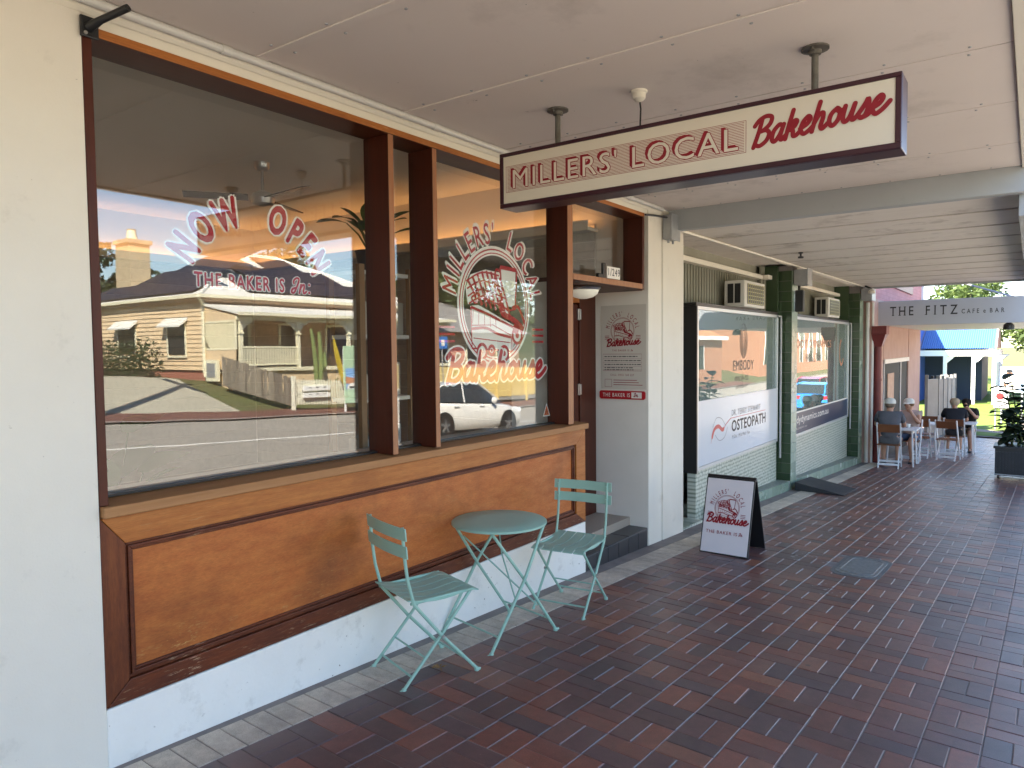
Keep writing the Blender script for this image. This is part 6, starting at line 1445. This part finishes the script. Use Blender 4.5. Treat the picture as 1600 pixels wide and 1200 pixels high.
# solar panels: rows on the left slope and on the street slope
def panels(o, ua, va, lim, w, h, cols, rows):
    n = ua.cross(va).normalized()
    if n.z < 0: n = -n
    for r_ in range(rows):
        for c in range(cols):
            if not lim(c, r_): continue
            p = o + ua * (c * (w + 0.03)) + va * (r_ * (h + 0.03)) + n * 0.09
            q = [p, p + ua * w, p + ua * w + va * h, p + va * h]
            part('solar_panel', MB().hexa([tuple(x - n * 0.02) for x in q], [tuple(x + n * 0.02) for x in q]), M['solar'], roof)
ul = Vector((0, -1, 0)); vl = (RA - Vector((X0 - ev, RA.y, ZE + 0.06))).normalized()
panels(Vector((X0 - ev, Y0 - 0.7, ZE + 0.06)) + vl * 0.25, ul, vl, lambda c, r: (r == 0 and c < 9) or (r == 1 and 1 <= c < 7) or (r == 2 and 2 <= c < 6), 1.0, 1.62, 9, 3)
uf = Vector((1, 0, 0)); vf = (Vector((RA.x, RA.y, RZ)) - Vector((RA.x, Y0 + ev, ZE + 0.06))).normalized()
panels(Vector((X0 + 2.1, Y0 + ev, ZE + 0.06)) + vf * 0.55, uf, vf, lambda c, r: (r == 0 and c < 7) or (r == 1 and 1 <= c < 6) or (r == 2 and 3 <= c < 5), 1.0, 1.62, 7, 3)
chm = part('chimney', MB().box(17.3, 18.3, -33.0, -31.6, 4.2, 6.85).box(17.2, 18.4, -33.1, -31.5, 6.85, 7.05), M['chim'], hs, b=0.01)
part('chimney_pot', MB().lathe([(0.28, 0), (0.24, 0.25), (0.2, 0.5), (0.24, 0.55)], (17.8, -32.3, 7.05), 12), M['creamwood'], chm, smooth=True)
for y0, y1 in ((-24.5, -23.2), (-28.4, -27.0)):
    w = part('window', B(X0 - 0.05, X0 - 0.035, y0, y1, 1.55, 2.85), M['darkglass'], hs)
    part('window_frame', MB().box(X0 - 0.07, X0 - 0.03, y0 - 0.1, y0, 1.5, 2.9).box(X0 - 0.07, X0 - 0.03, y1, y1 + 0.1, 1.5, 2.9).box(X0 - 0.08, X0 - 0.03, y0 - 0.1, y1 + 0.1, 1.42, 1.5), M['creamwood'], w)
    part('window_hood', MB().prism([(X0 - 0.03, y0 - 0.2, 3.0), (X0 - 0.38, y0 - 0.2, 2.68), (X0 - 0.38, y0 - 0.2, 2.62), (X0 - 0.03, y0 - 0.2, 2.9)], (0, y1 - y0 + 0.4, 0)), M['roofmetal'], w)
# veranda
vr = part('veranda_roof', MB().prism([(X0 - 0.05, Y0 + 0.02, 3.40), (X0 - 0.05, Y0 + 0.02, 3.48), (X0 - 0.05, -19.7, 3.06), (X0 - 0.05, -19.7, 2.98)], (X1 - X0, 0, 0)), M['roofmetal'], hs)
part('veranda_gutter', B(X0 - 0.08, X1, -19.7, -19.58, 2.96, 3.08), M['creamwood'], vr)
part('veranda_beam', B(X0 + 0.02, X1, -20.05, -19.95, 2.80, 2.97), M['creamwood'], hs)
part('veranda_floor', B(X0, X1, Y0, -19.9, 0.88, 1.0), M['creamwood'], hs)
part('veranda_base', B(X0 + 0.1, X1, Y0, -20.0, -0.8, 0.88), M['board'], hs)
for x in (15.38, 17.95, 20.5, 23.1, 25.7):
    p = part('veranda_post', B(x - 0.06, x + 0.06, -20.06, -19.94, 1.0, 2.80), M['creamwood'], hs)
    bk_ = MB()
    for s in (-1, 1):
        if x < 16 and s < 0: continue
        pts = [(x + s * 0.06, 2.80), (x + s * 0.52, 2.80), (x + s * 0.46, 2.70), (x + s * 0.30, 2.66), (x + s * 0.22, 2.52), (x + s * 0.12, 2.44), (x + s * 0.06, 2.30)]
        bk_.prism([(a, -20.02, b_) for a, b_ in pts], (0, 0.04, 0))
    part('bracket', bk_, M['creamwood'], p); part('capital', B(x - 0.10, x + 0.10, -20.10, -19.90, 2.28, 2.34), M['creamwood'], p)
bal = part('balustrade', MB().box(15.45, 17.9, -20.03, -19.97, 1.76, 1.82).box(15.45, 17.9, -20.03, -19.97, 1.10, 1.16), M['creamwood'], hs)
ms = MB().box(-0.03, 0.03, -0.015, 0.015, 0, 0.6).mesh('baluster', M['creamwood'])
for k in range(21): o = link('baluster', ms, bal); o.location = (15.53 + k * 0.115, -20.0, 1.16)
part('side_panel', MB().box(X0 - 0.0, X0 + 0.04, -21.95, -20.05, 0.9, 1.72).prism([(X0, -21.95, 2.78), (X0, -20.05, 2.78), (X0, -20.05, 2.95), (X0, -21.95, 3.36)], (0.04, 0, 0)), M['board'], hs)
lat = MB(); yy = -21.9
for k in range(26):
    for s in (1, -1):
        a0 = -21.95 + k * 0.115 - 0.55
        p, q = (a0, 1.75), (a0 + 1.0, 2.75)
        if s < 0: p, q = (a0, 2.75), (a0 + 1.0, 1.75)
        def cl_(p, q):
            (ya, za), (yb_, zb_) = p, q
            lo, hi = -21.92, -20.08
            if yb_ < lo or ya > hi: return None
            f = lambda y: za + (zb_ - za) * (y - ya) / (yb_ - ya)
            a, b_ = max(ya, lo), min(yb_, hi)
            return (a, f(a)), (b_, f(b_))
        c = cl_(p, q)
        if c: lat.bar((X0 + 0.01 + 0.012 * (s > 0), c[0][0], c[0][1]), (X0 + 0.01 + 0.012 * (s > 0), c[1][0], c[1][1]), 0.008, 0.045, (1, 0, 0))
lt = part('lattice', lat, M['creamwood'], hs)
part('lattice_frame', MB().box(X0 - 0.01, X0 + 0.05, -21.98, -20.02, 1.70, 1.77).box(X0 - 0.01, X0 + 0.05, -21.98, -20.02, 2.73, 2.80).box(X0 - 0.01, X0 + 0.05, -21.98, -21.90, 1.77, 2.73).box(X0 - 0.01, X0 + 0.05, -20.10, -20.02, 1.77, 2.73), M['creamwood'], lt)
for x0, x1, z0, z1, nm in ((15.9, 17.0, 1.0, 2.75, 'front_door'), (18.6, 19.4, 1.5, 2.7, 'window'), (21.0, 22.4, 1.4, 2.7, 'window'), (24, 25, 1.4, 2.7, 'window')):
    w = part(nm, B(x0, x1, Y0 + 0.03, Y0 + 0.045, z0, z1), M['darkglass'], hs)
    part('door_trim' if nm == 'front_door' else 'window_frame', MB().box(x0 - 0.12, x0, Y0 + 0.03, Y0 + 0.07, z0, z1 + 0.1).box(x1, x1 + 0.12, Y0 + 0.03, Y0 + 0.07, z0, z1 + 0.1).box(x0, x1, Y0 + 0.03, Y0 + 0.07, z1, z1 + 0.1), M['creamwood'], w)
part('downpipe', MB().tube([(X0 - 0.42, Y0 + 0.42, ZE), (X0 - 0.05, Y0 + 0.1, ZE - 0.35), (X0 - 0.05, Y0 + 0.1, 0.7)], 0.06, 8), M['creamwood'], hs, smooth=True)
# air conditioner by the corner, hedge, cactus, garden plants
ac = thing('outdoor_air_conditioner', 'pale outdoor air conditioner unit at the corner of the weatherboard house', 'air conditioner', (15.5, -21.2, 0.4))
part('casing', B(15.05, 15.16, -21.7, -20.9, 0.55, 1.35), M['creamwood'], ac, b=0.01); part('grille', B(15.035, 15.049, -21.6, -21.05, 0.7, 1.22), M['galv'], ac)
r_ = random.Random(31)
hg = thing('hedge', 'clipped dark hedge along the side wall of the weatherboard house', 'hedge', (13.9, -27, 0.5)); lv = MB()
for k in range(9): leaf_cloud(lv, (13.9, -23.6 - k * 0.8, 1.25), (0.55, 0.6, 0.95), 420, 0.075, r_)
part('foliage', lv, M['leafB'], hg, kind='stuff'); part('stems', MB().box(13.8, 14.0, -30, -23.4, 0.2, 0.9), M['bark'], hg)
cc = thing('cactus', 'tall branching cactus in front of the veranda', 'cactus', (18.3, -19.2, 0.2)); cb = MB()
cb.tube([(18.15, -19.2, 0.0), (18.12, -19.2, 1.2), (17.98, -19.2, 2.5)], [0.10, 0.10, 0.06], 8).tube([(18.25, -19.2, 0.2), (18.42, -19.2, 1.1), (18.34, -19.2, 2.4)], [0.10, 0.11, 0.06], 8).tube([(18.42, -19.2, 0.9), (18.62, -19.2, 1.1), (18.6, -19.2, 1.6)], [0.07, 0.09, 0.05], 8)
part('stem', cb, mat('cactus_green', (0.17, 0.22, 0.08), 0.6, 0.3), cc, smooth=True)
gp = thing('garden_shrub', 'low spiky shrub behind the white picket fence', 'shrub', (18.2, -18.0, 0.0)); lv = MB()
for k in range(70):
    a = r_.uniform(0, 6.28); b0 = Vector((16.3 + r_.uniform(0, 3.0), -18 + r_.uniform(-0.5, 0.5), 0.0)); blade_leaf(lv, b0, b0 + Vector((math.cos(a) * 0.35, math.sin(a) * 0.35, r_.uniform(0.5, 0.95))), 0.035, 0.2, 0.1, 5)
part('leaves', lv, M['leafA'], gp, kind='stuff')
ys_ = thing('feather_flag', 'thin yellow flag leaf shape standing by the picket fence', 'flag', (17.0, -16.3, -0.2)); lv = MB(); blade_leaf(lv, (16.95, -16.2, 0.3), (16.45, -16.2, 2.2), 0.13, 0.0, 0.1)
part('cloth', lv, mat('yellow_cloth', (0.62, 0.46, 0.04), 0.7), ys_); part('pole', MB().tube([(17.0, -16.2, -0.35), (16.95, -16.2, 0.35)], 0.02, 6), M['bark'], ys_)

# paling fence up the driveway and picket fence along the footpath
M['paling'] = per_piece('weathered_grey_paling', [(0, (0.19, 0.165, 0.13)), (0.5, (0.27, 0.235, 0.19)), (1, (0.14, 0.12, 0.10))], 0.85, 0.2, 0.3, 40, 0.3)
pf = thing('paling_fence', 'leaning grey paling fence running down the driveway', 'fence', (14.95, -18.3, 0.2))
npal = 34
for k in range(npal):
    a = k / (npal - 1); y = -20.2 + a * 3.6; x = 14.80 + a * 0.25; z0 = 0.42 - a * 0.62; z1 = 1.46 - a * 0.74 + r_.uniform(-0.03, 0.03); dx = r_.uniform(-0.02, 0.02)
    part('paling', MB().hexa([(x, y, z0), (x + 0.02, y, z0), (x + 0.02, y + 0.1, z0), (x, y + 0.1, z0)], [(x + dx, y + dx, z1), (x + 0.02 + dx, y + dx, z1), (x + 0.02 + dx, y + 0.1 + dx, z1), (x + dx, y + 0.1 + dx, z1)]), M['paling'], pf)
for zz in (0.25, 0.75): part('rail', MB().bar((14.86, -20.2, 0.42 + zz), (15.11, -16.6, -0.2 + zz), 0.05, 0.07), M['paling'], pf)
M['picket'] = mat('cream_picket_paint', (0.76, 0.74, 0.60), 0.5, 0.4)
kf = thing('picket_fence', 'cream picket fence with letterboxes along the far footpath', 'fence', (16.6, -16.5, -0.3))
mp_ = MB().prism([(-0.035, 0, 0), (0.035, 0, 0), (0.035, 0, 0.80), (0, 0, 0.85), (-0.035, 0, 0.80)], (0, 0.02, 0)).mesh('picket', M['picket'])
for k in range(33):
    x = 15.1 + k * 0.108; o = link('picket', mp_, kf); o.location = Vector((x, -16.5, gz(x, -16.5) + 0.2)) - Vector(kf.location)
for zz in (0.38, 0.85): part('rail', MB().bar((15.05, -16.53, gz(15.05, -16.5) + zz), (18.7, -16.53, gz(18.7, -16.5) + zz), 0.04, 0.07), M['picket'], kf)
part('post', B(15.0, 15.1, -16.6, -16.48, gz(15, -16.5), 0.80), M['picket'], kf)
lb = thing('letterbox_set', 'white double letterbox fixed on the picket fence', 'letterbox', (15.9, -16.42, 0.2))
for z in (0.28, 0.05): part('box', B(15.35, 16.45, -16.47, -16.38, z, z + 0.17), M['white'], lb, b=0.01)
for z in (0.39, 0.16):
    for x in (15.6, 15.9, 16.2): part('slot', B(x - 0.06, x + 0.06, -16.378, -16.374, z, z + 0.02), M['ink'], lb)
yf = thing('paling_fence', 'long yellow painted paling fence in front of the second cottage', 'fence', (26, -16.9, -0.9))
M['yellowfence'] = per_piece('yellow_fence_paint', [(0, (0.62, 0.46, 0.17)), (1, (0.70, 0.54, 0.22))], 0.6, 0.3, 0.1, 40, 0.15)
my_ = MB().box(-0.07, 0.07, -0.012, 0.012, 0, 1.35).mesh('paling', M['yellowfence'])
for k in range(110):
    x = 19.6 + k * 0.155; o = link('paling', my_, yf); o.location = Vector((x, -17.1, gz(x, -17.1) + 0.25 + 0.012 * ((k * 7) % 3))) - Vector(yf.location)
for k in range(8): x = 19.6 + k * 2.43; part('post', B(x - 0.05, x + 0.05, -17.08, -16.98, gz(x, -17) - 0.1, gz(x, -17) + 1.75), M['yellowfence'], yf)
part('plinth_board', MB().bar((19.6, -17.12, gz(19.6, -17.1) + 0.12), (36.6, -17.12, gz(36.6, -17.1) + 0.12), 0.03, 0.26), M['concrete'], yf)

# second cottage, brick halls
ct = thing('cottage', 'second tan cottage with low grey roof behind the yellow fence', 'cottage', (29, -24, 0))
cz_ = gz(29, -22)
part('wall', B(25.5, 34, -27, -20.8, cz_ - 0.6, cz_ + 2.6), M['boardshade'], ct)
part('roof', MB().poly([(25, -20.2, cz_ + 2.5), (34.5, -20.2, cz_ + 2.5), (32, -24, cz_ + 4.3), (27.5, -24, cz_ + 4.3)]).poly([(34.5, -20.2, cz_ + 2.5), (34.5, -27.8, cz_ + 2.5), (32, -24, cz_ + 4.3)]).poly([(34.5, -27.8, cz_ + 2.5), (25, -27.8, cz_ + 2.5), (27.5, -24, cz_ + 4.3), (32, -24, cz_ + 4.3)]).poly([(25, -27.8, cz_ + 2.5), (25, -20.2, cz_ + 2.5), (27.5, -24, cz_ + 4.3)]).poly([(25, -20.2, cz_ + 2.5), (25, -27.8, cz_ + 2.5), (34.5, -27.8, cz_ + 2.5), (34.5, -20.2, cz_ + 2.5)]), mat('grey_cottage_roof', (0.26, 0.25, 0.24), 0.6, 0.3, c2=(0.2, 0.19, 0.18), scale=2), ct)
for x in (26.6, 29.2, 31.8):
    w = part('window', B(x, x + 1.2, -20.79, -20.77, cz_ + 0.9, cz_ + 2.1), M['darkglass'], ct); part('window_frame', MB().box(x - 0.08, x, -20.79, -20.74, cz_ + 0.85, cz_ + 2.15).box(x + 1.2, x + 1.28, -20.79, -20.74, cz_ + 0.85, cz_ + 2.15), M['creamwood'], w)
M['orangebrick'] = brick_mat('orange_brick', (0.44, 0.20, 0.11), (0.38, 0.165, 0.09), (0.40, 0.30, 0.22), 4.0)
M['orangetile'] = mat('terracotta_roof', (0.55, 0.25, 0.12), 0.7, 0.3, c2=(0.44, 0.18, 0.09), scale=3)
def brick_hall(label, x0, x1, y0, y1, h):
    t = thing('brick_hall', label, 'building', ((x0 + x1) / 2, (y0 + y1) / 2, gz(x0, y1))); z = gz(x1, y1) - 0.5; zt = gz(x0, y1) + h
    part('wall', B(x0, x1, y0, y1, z, zt), M['orangebrick'], t)
    part('fascia', MB().box(x0 - 0.4, x1 + 0.4, y1 + 0.3, y1 + 0.4, zt - 0.02, zt + 0.28).box(x0 - 0.4, x0 - 0.3, y0, y1 + 0.3, zt - 0.02, zt + 0.28), M['white'], t)
    ym = (y0 + y1) / 2
    part('roof', MB().prism([(x0 - 0.35, y1 + 0.35, zt + 0.2), (x0 + 1, ym, zt + 2.0), (x0 - 0.35, y0, zt + 0.2)], (x1 - x0 + 0.7, 0, 0)), M['orangetile'], t)
    for k in range(int((x1 - x0) / 4)):
        x = x0 + 1.5 + k * 4; w = part('window', B(x, x + 1.5, y1 + 0.002, y1 + 0.02, z + 1.6, zt - 0.5), M['darkglass'], t); part('window_frame', MB().box(x - 0.08, x, y1 + 0.002, y1 + 0.06, z + 1.55, zt - 0.45).box(x + 1.5, x + 1.58, y1 + 0.002, y1 + 0.06, z + 1.55, zt - 0.45), M['white'], w)
brick_hall('orange brick hall across the road with a white fascia', 47, 58, -27, -17.5, 3.4)
brick_hall('long orange brick building further down across the road', 68, 112, -30, -17.5, 5.2)

# signs and pole on the far footpath
bs_ = thing('parking_sign', 'blue and white parking sign on a thin post across the road', 'sign', (21.5, -15.6, gz(21.5, -15.6)))
part('post', MB().tube([(21.5, -15.6, -1.0), (21.5, -15.6, 2.2)], 0.03, 8), M['galv'], bs_, smooth=True); part('plate', B(21.22, 21.78, -15.565, -15.55, 1.68, 2.16), mat('sign_blue', (0.03, 0.16, 0.50), 0.4), bs_, b=0.006)
part('emblem', MB().box(21.40, 21.60, -15.549, -15.546, 1.80, 2.04), M['vinylwhite'], bs_)
fs_ = thing('sale_board', 'tall pale green board with a house picture on the far verge', 'sign', (16.8, -15.6, gz(16.8, -15.6)))
zf = gz(16.8, -15.6)
part('panel', B(16.40, 17.20, -15.62, -15.58, zf + 0.35, 1.78), mat('pale_green_board', (0.42, 0.60, 0.40), 0.5), fs_, b=0.004)
for x in (16.45, 17.15): part('leg', B(x - 0.03, x + 0.03, -15.66, -15.621, zf - 0.1, 1.7), M['white'], fs_)
pd = D2(); pd.rect(16.46, 0.35, 17.18, 1.05, 1, 'b'); pd.poly([(16.46, 0.55), (16.46, 0.78), (16.8, 0.72), (17.18, 0.74), (17.18, 0.5)], 2, 'o'); pd.poly([(16.50, 0.36), (16.54, 0.48), (16.68, 0.56), (17.0, 0.57), (17.16, 0.47), (17.16, 0.36)], 3, 'w'); pd.rect(16.62, 0.38, 16.95, 0.45, 4, 'k')
pd.emit(lambda u, v, t: (u, -15.579 + t, v), {'b': mat('print_sky', (0.22, 0.42, 0.75), 0.5), 'o': M['orangetile'], 'w': M['vinylwhite'], 'k': M['ink']}, fs_, 'picture', step=0.001)
up_ = thing('power_pole', 'timber power pole on the far footpath', 'pole', (7.75, -15.5, gz(7.75, -15.5)))
part('shaft', MB().tube([(7.75, -15.5, gz(7.75, -15.5) - 0.3), (7.75, -15.5, 9.5)], [0.19, 0.13], 12), M['bark'], up_, smooth=True); part('crossarm', B(7.65, 7.85, -16.7, -14.3, 8.7, 8.85), M['bark'], up_)
for y in (-16.7, -16.1, -15.3, -14.7): part('insulator', MB().lathe([(0.03, 0), (0.06, 0.06), (0.03, 0.16)], (7.75, y, 8.85), 10), M['white'], up_, smooth=True)
nb1 = thing('notice_board', 'white notice board with a red disc standing past the planter', 'sign', (30, -2.05, gx(30)))
part('panel', B(30, 30.03, -2.35, -1.92, gx(30) + 0.75, gx(30) + 1.5), M['white'], nb1); part('leg', MB().box(30.03, 30.06, -2.33, -2.29, gx(30) - 0.05, gx(30) + 1.5).box(30.03, 30.06, -1.99, -1.95, gx(30) - 0.05, gx(30) + 1.5), M['galv'], nb1)
part('disc', MB().lathe([(0.12, 0), (0.12, -0.004)], (29.998, -2.1, gx(30) + 1.15), 18, 'x'), M['redpaint'], nb1)
nb2 = thing('notice_board', 'pale blue portrait board on the lawn near the street tree', 'sign', (33, -2.35, gx(33)))
part('panel', B(33, 33.03, -2.75, -2.0, gx(33) + 1.2, gx(33) + 2.15), mat('pale_blue_board', (0.40, 0.52, 0.70), 0.5), nb2)
part('leg', MB().box(33.03, 33.07, -2.72, -2.66, gx(33) - 0.05, gx(33) + 2.1).box(33.03, 33.07, -2.09, -2.03, gx(33) - 0.05, gx(33) + 2.1), M['galv'], nb2)
pd = D2(); pd.poly([(2.80, 1.22), (3.25, 1.22), (3.27, 1.65), (3.12, 1.82), (2.95, 1.82), (2.80, 1.66)], 1, 'w'); pd.disc(3.04, 1.92, 0.10, 2, 's', 16, 0.13); pd.disc(3.04, 1.99, 0.105, 3, 'h', 16, 0.07); pd.line([(2.82, 1.5), (3.05, 1.42), (3.24, 1.52)], 0.06, 3, 's')
pd.emit(lambda u, v, t: (32.998 - t, 0.75 - u, gx(33) + v), {'w': M['vinylwhite'], 's': M['skin'], 'h': M['ink']}, nb2, 'picture', step=0.001)

# ------------------------------------------------------------------ cars
M['tyre'] = mat('tyre_rubber', (0.02, 0.02, 0.021), 0.7, 0.3)
M['rim'] = mat('alloy_rim', (0.45, 0.45, 0.46), 0.3, 0.5, 0.8)
M['carglass'] = mat('car_glass', (0.025, 0.03, 0.033), 0.06, 0.6)
M['lamp'] = mat('head_lamp', (0.6, 0.62, 0.65), 0.1, 0.6); M['tail'] = mat('tail_lamp', (0.45, 0.015, 0.015), 0.2, 0.5)
def car(name, label, loc, rz, paint, length, stations, roofline, wheel_x, wr=0.32):
    """front at local +x; stations: (x, half width, sill z, belt z, hood/boot top z); roofline: (x, half width, z)"""
    t = thing(name, label, 'car', loc, rz); mb = MB(); n = 10
    for x, w, zs, zb_, zt in stations:
        for (a, b_) in ((0, zs), (0.86, zs), (0.97, zs + 0.12), (1.0, zs + 0.30), (0.985, zb_ - 0.06), (0.95, zb_), (0.80, zb_ + (zt - zb_) * 0.7), (0.5, zt), (0.2, zt + 0.01), (0, zt + 0.012)): mb.v.append((x, a * w, b_))
    L0 = len(mb.v)
    for x, w, zs, zb_, zt in stations:
        for (a, b_) in ((0, zs), (0.86, zs), (0.97, zs + 0.12), (1.0, zs + 0.30), (0.985, zb_ - 0.06), (0.95, zb_), (0.80, zb_ + (zt - zb_) * 0.7), (0.5, zt), (0.2, zt + 0.01), (0, zt + 0.012)): mb.v.append((x, -a * w, b_))
    k = len(stations)
    for o_ in (0, L0):
        for i in range(k - 1):
            for j in range(n - 1): mb.f.append((o_ + i * n + j, o_ + (i + 1) * n + j, o_ + (i + 1) * n + j + 1, o_ + i * n + j + 1)); mb.m.append(0)
        for i in (0, k - 1): mb.f.append(tuple(o_ + i * n + j for j in range(n))); mb.m.append(0)
    part('body', mb, paint, t, smooth=True, world=False)
    gh = MB(); sec = []
    for x, w, z, bx, bw, bz in roofline:                       # roof edge above, belt edge below
        sec.append(((bx, bw, bz), (x, w, z), (x, -w, z), (bx, -bw, bz)))
    for i in range(len(sec) - 1):
        a, b_ = sec[i], sec[i + 1]
        gh.add([a[0], b_[0], b_[1], a[1]], [(0, 1, 2, 3)], 0); gh.add([a[3], b_[3], b_[2], a[2]], [(0, 1, 2, 3)], 0); gh.add([a[1], b_[1], b_[2], a[2]], [(0, 1, 2, 3)], 1 if 0 < i < len(sec) - 2 else 0)
    gl_ = part('cabin', gh, [M['carglass'], paint], t, world=False)
    fr_ = MB()
    for s in (1, -1):
        P_ = [(q[1][0], s * (q[1][1] + 0.006), q[1][2]) for q in sec]; fr_.tube(P_, 0.028, 6)
        mid = sec[len(sec) // 2]; fr_.bar((mid[0][0], s * (mid[0][1] + 0.004), mid[0][2]), (mid[1][0], s * (mid[1][1] + 0.004), mid[1][2]), 0.05, 0.012, (0, s, 0))
    part('roof_frame', fr_, paint, t, world=False, smooth=True)
    hw = max(s_[1] for s_ in stations)
    for x in wheel_x:
        for s in (1, -1):
            w_ = part('wheel', MB().lathe([(wr * 0.62, -0.1), (wr * 0.95, -0.1), (wr, -0.05), (wr, 0.05), (wr * 0.95, 0.1), (wr * 0.62, 0.1)], (x, s * (hw - 0.09), wr), 24, 'y'), M['tyre'], t, smooth=True, world=False)
            rm = MB().lathe([(0.05, 0.105), (0.07, 0.11), (0.07, 0.112)], (x, s * (hw - 0.09), wr), 12, 'y') if s > 0 else MB().lathe([(0.05, -0.105), (0.07, -0.11), (0.07, -0.112)], (x, s * (hw - 0.09), wr), 12, 'y')
            for q in range(5):
                a = R(q * 72 + 18); rm.bar((x, s * (hw + 0.012), wr), (x + math.cos(a) * wr * 0.62, s * (hw + 0.006), wr + math.sin(a) * wr * 0.62), 0.06, 0.02, (0, 1, 0))
            part('rim', rm, M['rim'], w_, world=False)
            part('arch', MB().lathe([(wr * 1.14, -0.02), (wr * 1.18, 0.0), (wr * 1.14, 0.012)], (x, s * (hw + 0.0), wr), 28, 'y'), M['black'], t, world=False)
    xf_, xr = stations[-1][0], stations[0][0]
    for s in (1, -1):
        st_ = stations[-2]; part('headlight', MB().hexa([(st_[0], s * st_[1] * 0.98, 0.60), (xf_ + 0.005, s * stations[-1][1] * 0.9, 0.58), (xf_ + 0.005, s * stations[-1][1] * 0.55, 0.58), (st_[0], s * st_[1] * 0.6, 0.6)], [(st_[0], s * st_[1] * 0.97, 0.74), (xf_ + 0.005, s * stations[-1][1] * 0.88, 0.68), (xf_ + 0.005, s * stations[-1][1] * 0.55, 0.68), (st_[0], s * st_[1] * 0.6, 0.75)]), M['lamp'], t, world=False)
        st_ = stations[1]; part('tail_light', MB().hexa([(xr - 0.008, s * stations[0][1] * 0.98, 0.74), (st_[0], s * st_[1] * 1.004, 0.76), (st_[0], s * st_[1] * 0.9, 0.76), (xr - 0.008, s * stations[0][1] * 0.5, 0.74)], [(xr - 0.008, s * stations[0][1] * 0.98, 0.90), (st_[0], s * st_[1] * 1.0, 0.90), (st_[0], s * st_[1] * 0.9, 0.92), (xr - 0.008, s * stations[0][1] * 0.5, 0.90)]), M['tail'], t, world=False)
        part('mirror', MB().lathe([(0.02, 0), (0.09, 0.03), (0.08, 0.10), (0.02, 0.13)], (wheel_x[0] - 0.75 if wheel_x[0] > 0 else 0.75, s * (hw + 0.06) - 0.06, 0.98), 10, 'y'), paint, t, world=False, smooth=True)
        for hx_ in (0.1, -0.95): part('door_handle', B(hx_, hx_ + 0.2, s * hw * 0.99 - 0.012, s * hw * 0.99 + 0.012, 0.80, 0.83), M['galv'], t, world=False)
    part('rear_plate', B(xr - 0.012, xr - 0.002, -0.2, 0.2, 0.55, 0.66), M['vinylwhite'], t, world=False); part('grille', B(xf_ - 0.01, xf_ + 0.006, -0.45, 0.45, 0.32, 0.52), M['black'], t, world=False)
    return t
M['carwhite'] = mat('white_car_paint', (0.78, 0.77, 0.74), 0.25, 0.5, coat=0.6); M['carblue'] = mat('bright_blue_car_paint', (0.02, 0.24, 0.70), 0.25, 0.5, coat=0.6); M['carred'] = mat('red_car_paint', (0.35, 0.02, 0.03), 0.25, 0.5, coat=0.6)
SED = [(-2.28, 0.70, 0.32, 0.78, 0.94), (-2.15, 0.82, 0.24, 0.86, 1.02), (-1.5, 0.89, 0.20, 0.90, 1.02), (0, 0.90, 0.20, 0.88, 0.96), (0.9, 0.89, 0.20, 0.84, 0.94), (1.7, 0.86, 0.20, 0.74, 0.84), (2.15, 0.78, 0.22, 0.60, 0.70), (2.29, 0.62, 0.30, 0.52, 0.58)]
SEDR = [(-1.95, 0.62, 1.02, -1.95, 0.80, 0.96), (-1.15, 0.60, 1.36, -1.4, 0.82, 0.95), (-0.35, 0.60, 1.45, -0.5, 0.85, 0.93), (0.35, 0.60, 1.42, 0.5, 0.85, 0.91), (1.15, 0.66, 0.98, 1.2, 0.80, 0.90)]
def road_z(x, y): return gxx(x) + prof(y) - 0.005
def place_car(c, x, y): c.rotation_euler = (0, math.atan(0.0475), c.rotation_euler[2]); c.location.z = road_z(x, y)
c = car('car', 'white sedan in the near lane, mirrored in the bakery window', (15.0, -9.6, 0), 0, M['carwhite'], 4.57, SED, SEDR, (1.38, -1.32)); place_car(c, 15.0, -9.6)
HAT = [(-2.0, 0.80, 0.34, 0.86, 0.96), (-1.92, 0.86, 0.26, 0.92, 0.99), (-1.2, 0.89, 0.20, 0.92, 0.99), (0, 0.90, 0.20, 0.90, 0.98), (0.9, 0.88, 0.20, 0.86, 0.96), (1.6, 0.85, 0.20, 0.76, 0.88), (1.95, 0.76, 0.22, 0.62, 0.74), (2.08, 0.62, 0.30, 0.54, 0.60)]
HATR = [(-1.94, 0.66, 1.0, -1.95, 0.80, 0.95), (-1.62, 0.62, 1.42, -1.75, 0.82, 0.95), (-0.5, 0.63, 1.51, -0.6, 0.85, 0.95), (0.25, 0.62, 1.47, 0.45, 0.85, 0.94), (1.15, 0.66, 1.0, 1.2, 0.80, 0.93)]
c = car('car', 'bright blue hatchback by the near kerb down the road', (37.2, -5.4, 0), 0, M['carblue'], 4.1, HAT, HATR, (1.28, -1.22)); c.rotation_euler = (0, R(1), 0); c.location.z = road_z(37.2, -5.4)
c = car('car', 'dark red hatchback beyond the blue one', (46, -7.6, 0), 0, M['carred'], 4.1, HAT, HATR, (1.28, -1.22)); c.location.z = road_z(46, -7.6)
